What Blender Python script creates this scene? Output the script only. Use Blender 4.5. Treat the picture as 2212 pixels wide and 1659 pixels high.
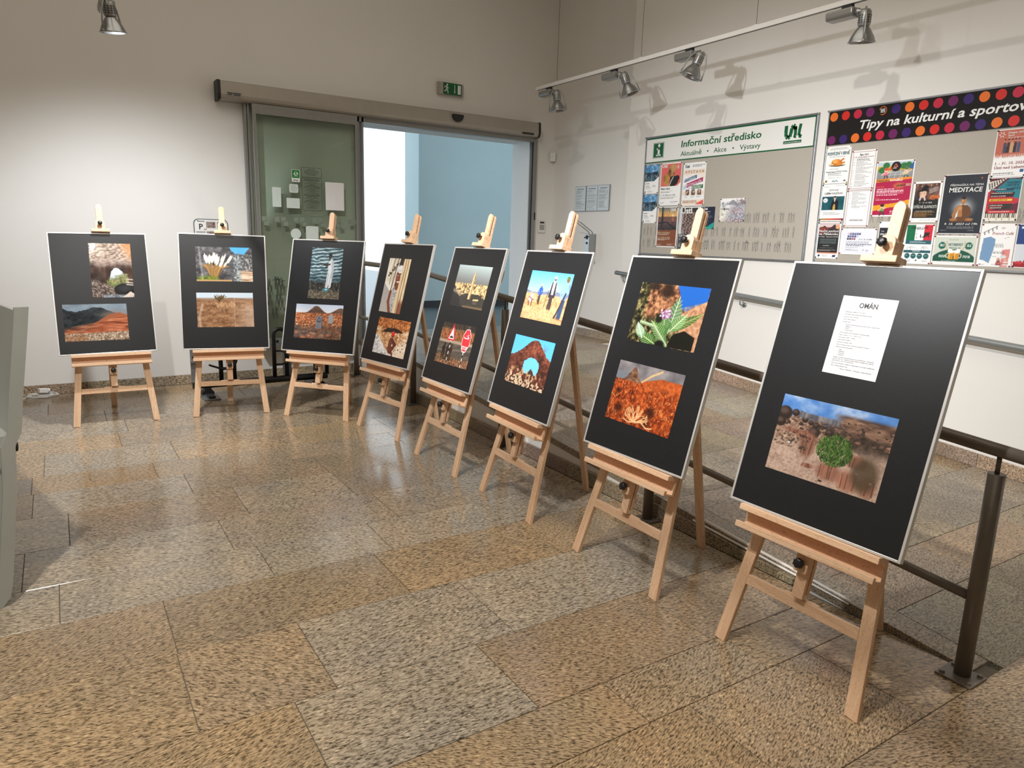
import bpy, bmesh, math, random
import numpy as np
from mathutils import Vector, Matrix

for _o in list(bpy.data.objects):
    bpy.data.objects.remove(_o)
SC = bpy.context.scene
COL = SC.collection
PI = math.pi
random.seed(7)

# ---------------------------------------------------------------- camera
cam_d = bpy.data.cameras.new('camera')
cam = bpy.data.objects.new('camera', cam_d)
COL.objects.link(cam)
cam_d.sensor_fit = 'HORIZONTAL'
cam_d.sensor_width = 36.0
cam_d.lens = 1529.56 / 2212 * 36.0
cam_d.clip_start = 0.02
cam_d.clip_end = 200
_right, _up, _fwd = Vector((0.844086, -0.535434, 0.028807)), Vector((0.084305, 0.185575, 0.979007)), Vector((0.52954, 0.823937, -0.201781))
_m = Matrix((_right, _up, -_fwd)).transposed().to_4x4()
_m.translation = Vector((0.0, 0.0, 1.5936))
cam.matrix_world = _m
SC.camera = cam

# ---------------------------------------------------------------- exposure, world (daylight outside the door), lamps
SC.view_settings.view_transform = 'Standard'
SC.view_settings.look = 'None'
SC.view_settings.gamma = 1.0
SC.view_settings.use_curve_mapping = False
SC.view_settings.exposure = 0.0
SC.cycles.use_denoising = True
SC.cycles.max_bounces = 8
SC.cycles.diffuse_bounces = 5
SC.cycles.glossy_bounces = 4
SC.cycles.transparent_max_bounces = 12
SC.cycles.sample_clamp_indirect = 4.0

world = bpy.data.worlds.new('world')
SC.world = world
world.use_nodes = True
_bg = world.node_tree.nodes['Background']
_bg.inputs[0].default_value = (0.80, 0.92, 1.0, 1)
_bg.inputs[1].default_value = 1.9


def spot(name, loc, target, power, angle=80, blend=0.6, radius=0.05, color=(1, 1, 1)):
    d = bpy.data.lights.new(name, 'SPOT')
    d.energy = power
    d.spot_size = math.radians(angle)
    d.spot_blend = blend
    d.shadow_soft_size = radius
    d.color = color
    o = bpy.data.objects.new(name, d)
    COL.objects.link(o)
    o.location = loc
    o.rotation_euler = (Vector(target) - Vector(loc)).to_track_quat('-Z', 'Y').to_euler()
    return o


def area(name, loc, target, power, sx, sy, color=(1, 1, 1)):
    d = bpy.data.lights.new(name, 'AREA')
    d.energy = power
    d.shape = 'RECTANGLE'
    d.size, d.size_y = sx, sy
    d.color = color
    o = bpy.data.objects.new(name, d)
    COL.objects.link(o)
    o.location = loc
    o.rotation_euler = (Vector(target) - Vector(loc)).to_track_quat('-Z', 'Y').to_euler()
    return o


# high flood behind the viewer's left shoulder: it throws the easels' shadows
spot('ceiling_flood', (-0.5, 1.5, 4.7), (2.2, 3.3, 0.3), 640, 94, 0.6, 0.06, (1.0, 0.955, 0.89))
# spotlights of the left track
spot('track_lamp_back', (0.50, 5.95, 2.90), (0.75, 7.3, 0.4), 235, 130, 0.9, 0.05, (0.94, 0.97, 1.0))
spot('track_lamp_mid', (0.50, 3.10, 2.92), (5.4, 4.8, 0.5), 470, 74, 0.9, 0.05, (0.97, 0.985, 1.0))
spot('track_lamp_near', (0.50, 2.35, 2.92), (5.4, 2.3, 0.5), 300, 74, 0.9, 0.05, (0.97, 0.985, 1.0))
# unseen warm area light, added under the ceiling as ambient fill
area('added_ceiling_fill', (1.2, 2.5, 5.3), (1.2, 2.5, 0), 110, 5.0, 7.0, (1.0, 0.9, 0.76))


# ---------------------------------------------------------------- material helpers
def srgb(r, g, b):
    return tuple(((c / 255) / 12.92 if c / 255 <= 0.04045 else ((c / 255 + 0.055) / 1.055) ** 2.4) for c in (r, g, b))


def new_mat(name):
    m = bpy.data.materials.new(name)
    m.use_nodes = True
    nt = m.node_tree
    return m, nt, nt.nodes['Principled BSDF']


def N(nt, kind, **kw):
    n = nt.nodes.new(kind)
    for k, v in kw.items():
        setattr(n, k, v)
    return n


def L(nt, a, ao, b, bi):
    nt.links.new(a.outputs[ao], b.inputs[bi])


def plain(name, col, rough=0.5, metal=0.0, spec=0.5, vary=0.0, scale=30.0, bump=0.0, bscale=120.0):
    """one colour with a little procedural mottling and relief"""
    m, nt, p = new_mat(name)
    p.inputs['Roughness'].default_value = rough
    p.inputs['Metallic'].default_value = metal
    p.inputs['Specular IOR Level'].default_value = spec
    tc = N(nt, 'ShaderNodeTexCoord')
    if vary:
        no = N(nt, 'ShaderNodeTexNoise')
        no.inputs['Scale'].default_value = scale
        no.inputs['Detail'].default_value = 5
        L(nt, tc, 'Object', no, 'Vector')
        r = N(nt, 'ShaderNodeValToRGB')
        r.color_ramp.elements[0].position = 0.3
        r.color_ramp.elements[1].position = 0.7
        r.color_ramp.elements[0].color = (*[max(c * (1 - vary), 0) for c in col], 1)
        r.color_ramp.elements[1].color = (*[min(c * (1 + vary), 1) for c in col], 1)
        L(nt, no, 'Fac', r, 'Fac')
        L(nt, r, 'Color', p, 'Base Color')
    else:
        p.inputs['Base Color'].default_value = (*col, 1)
    if bump:
        nb = N(nt, 'ShaderNodeTexNoise')
        nb.inputs['Scale'].default_value = bscale
        nb.inputs['Detail'].default_value = 3
        L(nt, tc, 'Object', nb, 'Vector')
        b = N(nt, 'ShaderNodeBump')
        b.inputs['Strength'].default_value = bump
        b.inputs['Distance'].default_value = 0.002
        L(nt, nb, 'Fac', b, 'Height')
        L(nt, b, 'Normal', p, 'Normal')
    return m


def granite(name, rough, tone_scale=1.0, stretch=3.2, polish_bump=0.03):
    """flecked, streaked granite: obj.color carries the tile's own tint, the streaks turn a little from tile to tile"""
    m, nt, p = new_mat(name)
    geo = N(nt, 'ShaderNodeNewGeometry')
    oi = N(nt, 'ShaderNodeObjectInfo')
    rot = N(nt, 'ShaderNodeVectorRotate', rotation_type='Z_AXIS')
    ang = N(nt, 'ShaderNodeMath', operation='MULTIPLY_ADD')
    ang.inputs[1].default_value = 1.0
    ang.inputs[2].default_value = -0.35
    L(nt, oi, 'Random', ang, 0)
    warp = N(nt, 'ShaderNodeTexNoise')
    warp.inputs['Scale'].default_value = 3.0
    L(nt, geo, 'Position', warp, 'Vector')
    wa = N(nt, 'ShaderNodeMath', operation='MULTIPLY_ADD')
    wa.inputs[1].default_value = 1.6
    L(nt, warp, 'Fac', wa, 0)
    L(nt, ang, 0, wa, 2)
    wb = N(nt, 'ShaderNodeMath', operation='SUBTRACT')
    wb.inputs[1].default_value = 0.8
    L(nt, wa, 0, wb, 0)
    off = N(nt, 'ShaderNodeVectorMath', operation='MULTIPLY_ADD')
    L(nt, oi, 'Random', off, 0)
    off.inputs[1].default_value = (31.0, 17.0, 9.0)
    L(nt, geo, 'Position', off, 2)
    L(nt, off, 'Vector', rot, 'Vector')
    L(nt, ang, 0, rot, 'Angle')
    sc = N(nt, 'ShaderNodeVectorMath', operation='MULTIPLY')
    sc.inputs[1].default_value = (1.0, stretch, 2.0)
    L(nt, rot, 'Vector', sc, 0)
    # fine streaks
    n1 = N(nt, 'ShaderNodeTexNoise')
    n1.inputs['Scale'].default_value = 52.0
    n1.inputs['Detail'].default_value = 4.0
    n1.inputs['Roughness'].default_value = 0.62
    n1.inputs['Distortion'].default_value = 0.35
    L(nt, sc, 'Vector', n1, 'Vector')
    r1 = N(nt, 'ShaderNodeValToRGB')
    e = r1.color_ramp.elements
    e[0].position, e[0].color = 0.33, (0.10, 0.095, 0.085, 1)
    e[1].position, e[1].color = 0.72, (1.35, 1.38, 1.40, 1)
    a = e.new(0.43)
    a.color = (0.42, 0.40, 0.37, 1)
    a = e.new(0.50)
    a.color = (0.88, 0.86, 0.84, 1)
    a = e.new(0.60)
    a.color = (1.08, 1.08, 1.08, 1)
    L(nt, n1, 'Fac', r1, 'Fac')
    # pale feldspar flakes
    v = N(nt, 'ShaderNodeTexVoronoi')
    v.inputs['Scale'].default_value = 36.0
    v.inputs['Randomness'].default_value = 1.0
    L(nt, sc, 'Vector', v, 'Vector')
    vr = N(nt, 'ShaderNodeValToRGB')
    vr.color_ramp.elements[0].position, vr.color_ramp.elements[0].color = 0.10, (1, 1, 1, 1)
    vr.color_ramp.elements[1].position, vr.color_ramp.elements[1].color = 0.40, (0, 0, 0, 1)
    L(nt, v, 'Distance', vr, 'Fac')
    vs = N(nt, 'ShaderNodeSeparateColor')
    L(nt, v, 'Color', vs, 'Color')
    vt = N(nt, 'ShaderNodeMath', operation='GREATER_THAN')
    vt.inputs[1].default_value = 0.72
    L(nt, vs, 'Red', vt, 0)
    vm = N(nt, 'ShaderNodeMath', operation='MULTIPLY')
    L(nt, vr, 'Color', vm, 0)
    L(nt, vt, 0, vm, 1)
    flake = N(nt, 'ShaderNodeMix', data_type='RGBA')
    L(nt, vm, 0, flake, 'Factor')
    L(nt, r1, 'Color', flake, 'A')
    flake.inputs['B'].default_value = (1.7, 1.66, 1.6, 1)
    # broad cloudy tone
    n3 = N(nt, 'ShaderNodeTexNoise')
    n3.inputs['Scale'].default_value = 2.3
    n3.inputs['Detail'].default_value = 3
    L(nt, off, 'Vector', n3, 'Vector')
    r3 = N(nt, 'ShaderNodeValToRGB')
    r3.color_ramp.elements[0].position, r3.color_ramp.elements[0].color = 0.3, (0.86, 0.88, 0.93, 1)
    r3.color_ramp.elements[1].position, r3.color_ramp.elements[1].color = 0.7, (1.14, 1.08, 1.0, 1)
    L(nt, n3, 'Fac', r3, 'Fac')
    m1 = N(nt, 'ShaderNodeMix', data_type='RGBA', blend_type='MULTIPLY')
    m1.inputs['Factor'].default_value = 1.0
    L(nt, flake, 'Result', m1, 'A')
    L(nt, r3, 'Color', m1, 'B')
    m2 = N(nt, 'ShaderNodeMix', data_type='RGBA', blend_type='MULTIPLY')
    m2.inputs['Factor'].default_value = 1.0
    L(nt, m1, 'Result', m2, 'A')
    L(nt, oi, 'Color', m2, 'B')
    L(nt, m2, 'Result', p, 'Base Color')
    p.inputs['Roughness'].default_value = rough
    b = N(nt, 'ShaderNodeBump')
    b.inputs['Strength'].default_value = polish_bump
    b.inputs['Distance'].default_value = 0.0015
    L(nt, n1, 'Fac', b, 'Height')
    L(nt, b, 'Normal', p, 'Normal')
    return m


def beech(name):
    m, nt, p = new_mat(name)
    tc = N(nt, 'ShaderNodeTexCoord')
    oi = N(nt, 'ShaderNodeObjectInfo')
    off = N(nt, 'ShaderNodeVectorMath', operation='MULTIPLY_ADD')
    L(nt, oi, 'Random', off, 0)
    off.inputs[1].default_value = (5, 7, 11)
    L(nt, tc, 'UV', off, 2)
    sc = N(nt, 'ShaderNodeVectorMath', operation='MULTIPLY')
    sc.inputs[1].default_value = (2.2, 45.0, 45.0)
    L(nt, off, 'Vector', sc, 0)
    n1 = N(nt, 'ShaderNodeTexNoise')
    n1.inputs['Scale'].default_value = 1.6
    n1.inputs['Detail'].default_value = 4
    L(nt, sc, 'Vector', n1, 'Vector')
    r = N(nt, 'ShaderNodeValToRGB')
    r.color_ramp.elements[0].position, r.color_ramp.elements[0].color = 0.3, (*srgb(220, 178, 142), 1)
    r.color_ramp.elements[1].position, r.color_ramp.elements[1].color = 0.7, (*srgb(236, 202, 168), 1)
    L(nt, n1, 'Fac', r, 'Fac')
    # short dark beech flecks along the grain
    s2 = N(nt, 'ShaderNodeVectorMath', operation='MULTIPLY')
    s2.inputs[1].default_value = (60.0, 420.0, 420.0)
    L(nt, off, 'Vector', s2, 0)
    n2 = N(nt, 'ShaderNodeTexNoise')
    n2.inputs['Scale'].default_value = 1.0
    n2.inputs['Detail'].default_value = 1
    L(nt, s2, 'Vector', n2, 'Vector')
    r2 = N(nt, 'ShaderNodeValToRGB')
    r2.color_ramp.elements[0].position, r2.color_ramp.elements[0].color = 0.28, (0.66, 0.58, 0.5, 1)
    r2.color_ramp.elements[1].position, r2.color_ramp.elements[1].color = 0.38, (1, 1, 1, 1)
    L(nt, n2, 'Fac', r2, 'Fac')
    mx = N(nt, 'ShaderNodeMix', data_type='RGBA', blend_type='MULTIPLY')
    mx.inputs['Factor'].default_value = 1
    L(nt, r, 'Color', mx, 'A')
    L(nt, r2, 'Color', mx, 'B')
    L(nt, mx, 'Result', p, 'Base Color')
    p.inputs['Roughness'].default_value = 0.45
    return m


def print_mat(name, rough, spec=0.5, wave=0.0, coat=0.0):
    """printed paper: its colours come from the sheet's own 'Col' attribute"""
    m, nt, p = new_mat(name)
    at = N(nt, 'ShaderNodeAttribute', attribute_name='Col')
    L(nt, at, 'Color', p, 'Base Color')
    p.inputs['Roughness'].default_value = rough
    p.inputs['Specular IOR Level'].default_value = spec
    p.inputs['Coat Weight'].default_value = coat
    p.inputs['Coat Roughness'].default_value = 0.12
    if wave:
        tc = N(nt, 'ShaderNodeTexCoord')
        nb = N(nt, 'ShaderNodeTexNoise')
        nb.inputs['Scale'].default_value = 7.0
        nb.inputs['Detail'].default_value = 1.5
        L(nt, tc, 'Object', nb, 'Vector')
        b = N(nt, 'ShaderNodeBump')
        b.inputs['Strength'].default_value = wave
        b.inputs['Distance'].default_value = 0.01
        L(nt, nb, 'Fac', b, 'Height')
        L(nt, b, 'Normal', p, 'Normal')
        p.inputs['Coat Normal'].default_value
        L(nt, b, 'Normal', p, 'Coat Normal')
    return m


def clear_glass(name, tint, ior=1.45, rough=0.02):
    """thin pane: tinted see-through plus a Fresnel sheen"""
    m = bpy.data.materials.new(name)
    m.use_nodes = True
    nt = m.node_tree
    nt.nodes.remove(nt.nodes['Principled BSDF'])
    out = nt.nodes['Material Output']
    t = N(nt, 'ShaderNodeBsdfTransparent')
    t.inputs[0].default_value = (*tint, 1)
    g = N(nt, 'ShaderNodeBsdfGlossy')
    g.inputs['Roughness'].default_value = rough
    f = N(nt, 'ShaderNodeFresnel')
    f.inputs['IOR'].default_value = ior
    mx = N(nt, 'ShaderNodeMixShader')
    L(nt, f, 'Fac', mx, 0)
    L(nt, t, 0, mx, 1)
    L(nt, g, 0, mx, 2)
    L(nt, mx, 0, out, 'Surface')
    return m


def emissive(name, col, strength):
    m, nt, p = new_mat(name)
    p.inputs['Base Color'].default_value = (*col, 1)
    p.inputs['Emission Color'].default_value = (*col, 1)
    p.inputs['Emission Strength'].default_value = strength
    return m


# ---------------------------------------------------------------- object helpers
def link(o, parent=None):
    COL.objects.link(o)
    if parent is not None:
        o.parent = parent
    return o


def tag(o, label=None, cat=None, group=None, kind=None):
    if label: o['label'] = label
    if cat: o['category'] = cat
    if group: o['group'] = group
    if kind: o['kind'] = kind
    return o


def thing(name, label, cat, loc=(0, 0, 0), rotz=0.0, group=None):
    o = bpy.data.objects.new(name, None)
    o.empty_display_size = 0.1
    link(o)
    o.location = loc
    o.rotation_euler = (0, 0, rotz)
    return tag(o, label, cat, group)


class MB:
    """collects simple solids and links them as one mesh object; uv.x runs along the long side of each box (wood grain)"""

    def __init__(self):
        self.v, self.f, self.uv, self.sm = [], [], [], []

    def add(self, verts, faces, uvs=None, smooth=False):
        b = len(self.v)
        self.v += [tuple(p) for p in verts]
        for i, fc in enumerate(faces):
            self.f.append([b + k for k in fc])
            self.uv += (uvs[i] if uvs else [(0, 0)] * len(fc))
            self.sm.append(smooth)
        return self

    def hexa(self, p):
        """eight corners: bottom 0-3 counter-clockwise seen from above, top 4-7"""
        fs = [(3, 2, 1, 0), (4, 5, 6, 7), (0, 1, 5, 4), (1, 2, 6, 5), (2, 3, 7, 6), (3, 0, 4, 7)]
        P = [Vector(q) for q in p]
        ex = [(P[1] - P[0]).length, (P[3] - P[0]).length, (P[4] - P[0]).length]
        ax = ex.index(max(ex))
        d = [(P[1] - P[0]), (P[3] - P[0]), (P[4] - P[0])][ax].normalized()
        o1 = [(P[1] - P[0]), (P[3] - P[0]), (P[4] - P[0])][(ax + 1) % 3].normalized()
        o2 = [(P[1] - P[0]), (P[3] - P[0]), (P[4] - P[0])][(ax + 2) % 3].normalized()
        uvs = [[(P[k].dot(d), P[k].dot(o1) + 0.77 * P[k].dot(o2)) for k in fc] for fc in fs]
        return self.add(p, fs, uvs)

    def box(self, x0, x1, y0, y1, z0, z1):
        return self.hexa([(x0, y0, z0), (x1, y0, z0), (x1, y1, z0), (x0, y1, z0), (x0, y0, z1), (x1, y0, z1), (x1, y1, z1), (x0, y1, z1)])

    def prism(self, prof, axis, a, b, smooth=False):
        """2-D profile (counter-clockwise) extruded along axis from a to b; x: (y,z)  y: (x,z)  z: (x,y)"""
        n = len(prof)

        def pt(u, w, t):
            return (t, u, w) if axis == 'x' else (u, t, w) if axis == 'y' else (u, w, t)
        vs = [pt(u, w, a) for u, w in prof] + [pt(u, w, b) for u, w in prof]
        fs = [tuple(range(n - 1, -1, -1)), tuple(range(n, 2 * n))]
        uv = [[(0, u + w) for u, w in prof[::-1]], [(0.3, u + w) for u, w in prof]]
        per = 0
        for i in range(n):
            j = (i + 1) % n
            seg = math.dist(prof[i], prof[j])
            fs.append((i, j, n + j, n + i))
            uv.append([(a, per), (a, per + seg), (b, per + seg), (b, per)])
            per += seg
        if axis == 'y':
            fs = [tuple(reversed(f)) for f in fs]
            uv = [u[::-1] for u in uv]
        return self.add(vs, fs, uv, smooth)

    def tube(self, path, r, n=12, caps=True, closed=False):
        P = [Vector(p) for p in path]
        k = len(P)
        rr = r if isinstance(r, (list, tuple)) else [r] * k
        ref = None
        rings = []
        for i in range(k):
            if closed:
                t = (P[(i + 1) % k] - P[i - 1]).normalized()
            else:
                t = (P[min(i + 1, k - 1)] - P[max(i - 1, 0)]).normalized()
            if ref is None:
                ref = Vector((0, 0, 1)) if abs(t.z) < 0.9 else Vector((1, 0, 0))
            a = t.cross(ref).normalized()
            b = t.cross(a).normalized()
            ref = -b if False else ref - t * ref.dot(t)
            if ref.length < 1e-4:
                ref = a
            ref.normalize()
            rings.append([P[i] + (a * math.cos(2 * PI * j / n) + b * math.sin(2 * PI * j / n)) * rr[i] for j in range(n)])
        vs = [q for ring in rings for q in ring]
        fs = []
        for i in range(k if closed else k - 1):
            i2 = (i + 1) % k
            for j in range(n):
                j2 = (j + 1) % n
                fs.append((i * n + j, i2 * n + j, i2 * n + j2, i * n + j2))
        self.add(vs, fs, None, True)
        if caps and not closed:
            b0 = len(self.v) - len(vs)
            self.f.append([b0 + j for j in range(n)]); self.uv += [(0, 0)] * n; self.sm.append(False)
            self.f.append([b0 + (k - 1) * n + j for j in range(n - 1, -1, -1)]); self.uv += [(0, 0)] * n; self.sm.append(False)
        return self

    def cyl(self, p0, p1, r, n=16):
        return self.tube([p0, p1], r, n)

    def lathe(self, prof, origin, axis, n=20, smooth=True):
        """profile of (radius, distance along axis)"""
        ax = Vector(axis).normalized()
        ref = Vector((0, 0, 1)) if abs(ax.z) < 0.9 else Vector((1, 0, 0))
        a = ax.cross(ref).normalized()
        b = ax.cross(a)
        o = Vector(origin)
        vs, fs = [], []
        for r, t in prof:
            vs += [o + ax * t + (a * math.cos(2 * PI * j / n) + b * math.sin(2 * PI * j / n)) * max(r, 1e-5) for j in range(n)]
        for i in range(len(prof) - 1):
            for j in range(n):
                j2 = (j + 1) % n
                fs.append((i * n + j, i * n + j2, (i + 1) * n + j2, (i + 1) * n + j))
        return self.add(vs, fs, None, smooth)

    def mesh(self, name):
        me = bpy.data.meshes.new(name)
        me.from_pydata(self.v, [], self.f)
        uvl = me.uv_layers.new(name='UVMap')
        uvl.data.foreach_set('uv', np.array(self.uv, dtype=np.float32).ravel())
        me.polygons.foreach_set('use_smooth', self.sm)
        bm = bmesh.new()
        bm.from_mesh(me)
        bmesh.ops.recalc_face_normals(bm, faces=bm.faces)
        bm.to_mesh(me)
        bm.free()
        return me

    def build(self, name, mat, parent=None, bevel=0.0):
        me = self.mesh(name)
        me.materials.append(mat)
        o = bpy.data.objects.new(name, me)
        link(o, parent)
        if bevel:
            md = o.modifiers.new('edge', 'BEVEL')
            md.width = bevel
            md.segments = 2
            md.limit_method = 'ANGLE'
        return o


def inst(name, me, parent=None, loc=(0, 0, 0), rot=(0, 0, 0), bevel=0.0):
    o = bpy.data.objects.new(name, me)
    link(o, parent)
    o.location = loc
    o.rotation_euler = rot
    if bevel:
        md = o.modifiers.new('edge', 'BEVEL')
        md.width = bevel
        md.segments = 2
        md.limit_method = 'ANGLE'
    return o


def structure(o):
    o['kind'] = 'structure'
    return o


# lettering: real glyph outlines turned into flat meshes, laid in the local x-z plane facing -y
_FONT = {}


def glyphs(text, size, bold=0.0, shear=0.0, align='LEFT', width=None, spacing=1.0):
    cu = bpy.data.curves.new('glyphs', 'FONT')
    cu.body = text
    cu.size = size
    cu.offset = bold * size
    cu.shear = shear
    cu.space_character = spacing
    cu.align_x = align
    cu.resolution_u = 2
    ob = bpy.data.objects.new('glyphs', cu)
    COL.objects.link(ob)
    dg = bpy.context.evaluated_depsgraph_get()
    dg.update()
    me = bpy.data.meshes.new_from_object(ob.evaluated_get(dg))
    n = len(me.vertices)
    co = np.empty(n * 3, dtype=np.float32)
    me.vertices.foreach_get('co', co)
    co = co.reshape(-1, 3)[:, :2].copy()
    fs = [list(p.vertices) for p in me.polygons]
    bpy.data.objects.remove(ob)
    bpy.data.curves.remove(cu)
    bpy.data.meshes.remove(me)
    if width and n:
        w = co[:, 0].max() - co[:, 0].min()
        c = {'LEFT': co[:, 0].min(), 'CENTER': (co[:, 0].max() + co[:, 0].min()) / 2, 'RIGHT': co[:, 0].max()}[align]
        co[:, 0] = (co[:, 0] - c) * (width / max(w, 1e-6)) + (0 if align != 'LEFT' else 0)
    return co, fs


class Lettering:
    def __init__(self):
        self.v, self.f = [], []

    def text(self, s, x, z, size, bold=0.0, shear=0.0, align='LEFT', width=None, spacing=1.0, rot=0.0, y=0.0):
        co, fs = glyphs(s, size, bold, shear, align, width, spacing)
        b = len(self.v)
        c, sn = math.cos(rot), math.sin(rot)
        for u, w in co:
            self.v.append((x + u * c - w * sn, y, z + u * sn + w * c))
        self.f += [[b + k for k in f] for f in fs]
        return self

    def poly(self, pts, y=0.0):
        b = len(self.v)
        self.v += [(u, y, w) for u, w in pts]
        self.f.append(list(range(b, b + len(pts))))
        return self

    def rect(self, x0, x1, z0, z1, y=0.0):
        return self.poly([(x0, z0), (x1, z0), (x1, z1), (x0, z1)], y)

    def disc(self, x, z, r, n=24, y=0.0):
        return self.poly([(x + r * math.cos(2 * PI * k / n), z + r * math.sin(2 * PI * k / n)) for k in range(n)], y)

    def band(self, pts, w, y=0.0):
        """a polyline stroke"""
        for (x0, z0), (x1, z1) in zip(pts, pts[1:]):
            d = math.hypot(x1 - x0, z1 - z0) or 1e-6
            nx, nz = -(z1 - z0) / d * w / 2, (x1 - x0) / d * w / 2
            self.poly([(x0 + nx, z0 + nz), (x0 - nx, z0 - nz), (x1 - nx, z1 - nz), (x1 + nx, z1 + nz)], y)
        return self

    def build(self, name, mat, parent, y):
        me = bpy.data.meshes.new(name)
        me.from_pydata([(a, b + y, c) for a, b, c in self.v], [], self.f)
        bm = bmesh.new()
        bm.from_mesh(me)
        for f in bm.faces:
            f.normal_update()
            if f.normal.y > 0:
                f.normal_flip()
        bm.to_mesh(me)
        bm.free()
        me.materials.append(mat)
        o = bpy.data.objects.new(name, me)
        link(o, parent)
        return o

# ---------------------------------------------------------------- materials
M = {}
M['wall'] = plain('wall_paint', (0.80, 0.785, 0.755), 0.6, spec=0.25, vary=0.015, scale=1.5, bump=0.12, bscale=160)
M['ceiling'] = plain('ceiling_paint', (0.78, 0.76, 0.72), 0.8, spec=0.2, vary=0.02, scale=2)
M['granite'] = granite('polished_granite', 0.17)
M['granite_dull'] = granite('honed_granite', 0.34)
M['grout'] = plain('grout', srgb(112, 104, 92), 0.7, vary=0.1, scale=60)
M['wood'] = beech('oiled_beech')
M['knob'] = plain('black_plastic', (0.012, 0.012, 0.014), 0.35, bump=0.05)
M['alu'] = plain('silver_frame', (0.78, 0.77, 0.75), 0.32, metal=0.55, vary=0.03)
M['alu_grey'] = plain('anodised_grey', srgb(150, 150, 147), 0.38, metal=0.6, vary=0.04)
M['hdr'] = plain('anodised_header', srgb(172, 166, 156), 0.42, metal=0.35, vary=0.04, scale=8)
M['rubber'] = plain('black_rubber', (0.015, 0.015, 0.016), 0.5)
M['board'] = plain('black_card', (0.010, 0.0105, 0.012), 0.36, spec=0.5, vary=0.2, scale=200, bump=0.02, bscale=600)
M['rail'] = plain('grey_rail_paint', srgb(112, 104, 94), 0.38, metal=0.15, vary=0.05, bump=0.02)
M['rail_wall'] = plain('wall_rail_paint', srgb(132, 135, 135), 0.36, metal=0.2, vary=0.04)
M['galv'] = plain('galvanised_steel', srgb(150, 153, 156), 0.42, metal=0.75, vary=0.12, scale=25)
M['steel'] = plain('brushed_steel', srgb(165, 168, 170), 0.3, metal=0.9, vary=0.05)
M['black_metal'] = plain('black_powder_coat', (0.012, 0.012, 0.013), 0.4, bump=0.04)
M['white_plastic'] = plain('white_plastic', (0.75, 0.74, 0.71), 0.4, vary=0.02)
M['rack'] = plain('grey_green_steel', srgb(168, 172, 166), 0.4, metal=0.1, vary=0.05, scale=5)
M['slot'] = plain('pale_slot_steel', srgb(196, 198, 198), 0.35, metal=0.4)  # paler steel of the pressed louvres and seams
M['slate'] = plain('dark_vinyl', srgb(70, 82, 88), 0.3, vary=0.12, scale=14)
M['vest'] = plain('vestibule_paint', srgb(176, 196, 200), 0.6, vary=0.02, scale=2, bump=0.1)
M['vest_white'] = plain('pale_reveal_paint', (0.80, 0.82, 0.83), 0.6, vary=0.015, scale=2)
M['pavement'] = plain('pale_paving', (0.7, 0.7, 0.68), 0.8, vary=0.1, scale=3)
M['glass'] = clear_glass('door_glass', (0.92, 0.955, 0.925))
M['ink'] = plain('black_ink', (0.018, 0.018, 0.02), 0.5)
M['white_ink'] = plain('white_ink', (0.82, 0.82, 0.80), 0.5)
M['green_ink'] = plain('green_ink', srgb(0, 92, 52), 0.45)
M['paper'] = plain('white_paper', (0.80, 0.80, 0.81), 0.55, vary=0.01, scale=4)


YB, XN, XF, YS = 7.938, 5.42, 5.65, 6.21      # back wall, near and recessed right wall, the step between them
ZL = 0.39                                     # landing level
RX = 2.87                                     # left edge of the ramp
CEIL = 5.4
DX0, DX1, DZ1 = 2.93, 5.29, 2.83              # door opening


def ramp_z(y):
    return min(max(0.0768 * (y - 1.08), 0.0), ZL)


# ---------------------------------------------------------------- room shell
b = MB()
b.box(-4.6, DX0, YB, YB + 0.43, -0.1, CEIL)
b.box(DX0, DX1, YB, YB + 0.43, DZ1, CEIL)
b.box(DX1, XF + 0.3, YB, YB + 0.43, -0.1, CEIL)
wall_back = structure(b.build('wall_back', M['wall']))
b = MB().box(XN, XF + 0.3, -5.0, YS, -0.1, CEIL).box(XF, XF + 0.3, YS, YB, -0.1, CEIL)
structure(b.build('wall_right', M['wall']))
structure(MB().box(-4.9, -4.6, -5.0, YB + 0.43, -0.1, CEIL).build('wall_left', M['wall']))
structure(MB().box(-4.9, XF + 0.3, -5.3, -5.0, -0.1, CEIL).build('wall_front', M['wall']))
structure(MB().box(-4.9, XF + 0.3, -5.3, YB + 0.43, CEIL, CEIL + 0.2).build('ceiling', M['ceiling']))

# reveals of the door opening, painted pale
b = MB()
b.box(DX1 - 0.012, DX1, YB + 0.02, YB + 0.43, ZL, DZ1)
b.box(DX0, DX1, YB + 0.02, YB + 0.43, DZ1 - 0.012, DZ1)
structure(b.build('trim_1', M['vest_white']))

# floor: a bed with every tile laid on it as its own slab
floor = structure(MB().box(-4.6, RX + 0.1, -5.0, YB, -0.1, -0.006).box(RX + 0.1, XN, -5.0, 1.05, -0.1, -0.006).build('floor', M['grout']))
WARM = [(0.40, 0.30, 0.185), (0.38, 0.28, 0.17), (0.36, 0.27, 0.175), (0.41, 0.31, 0.20), (0.37, 0.285, 0.185)]
GREY = [(0.41, 0.35, 0.265), (0.39, 0.33, 0.25), (0.42, 0.36, 0.275)]
MIX = [(0.365, 0.29, 0.205), (0.35, 0.28, 0.20), (0.38, 0.315, 0.235)]


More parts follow.
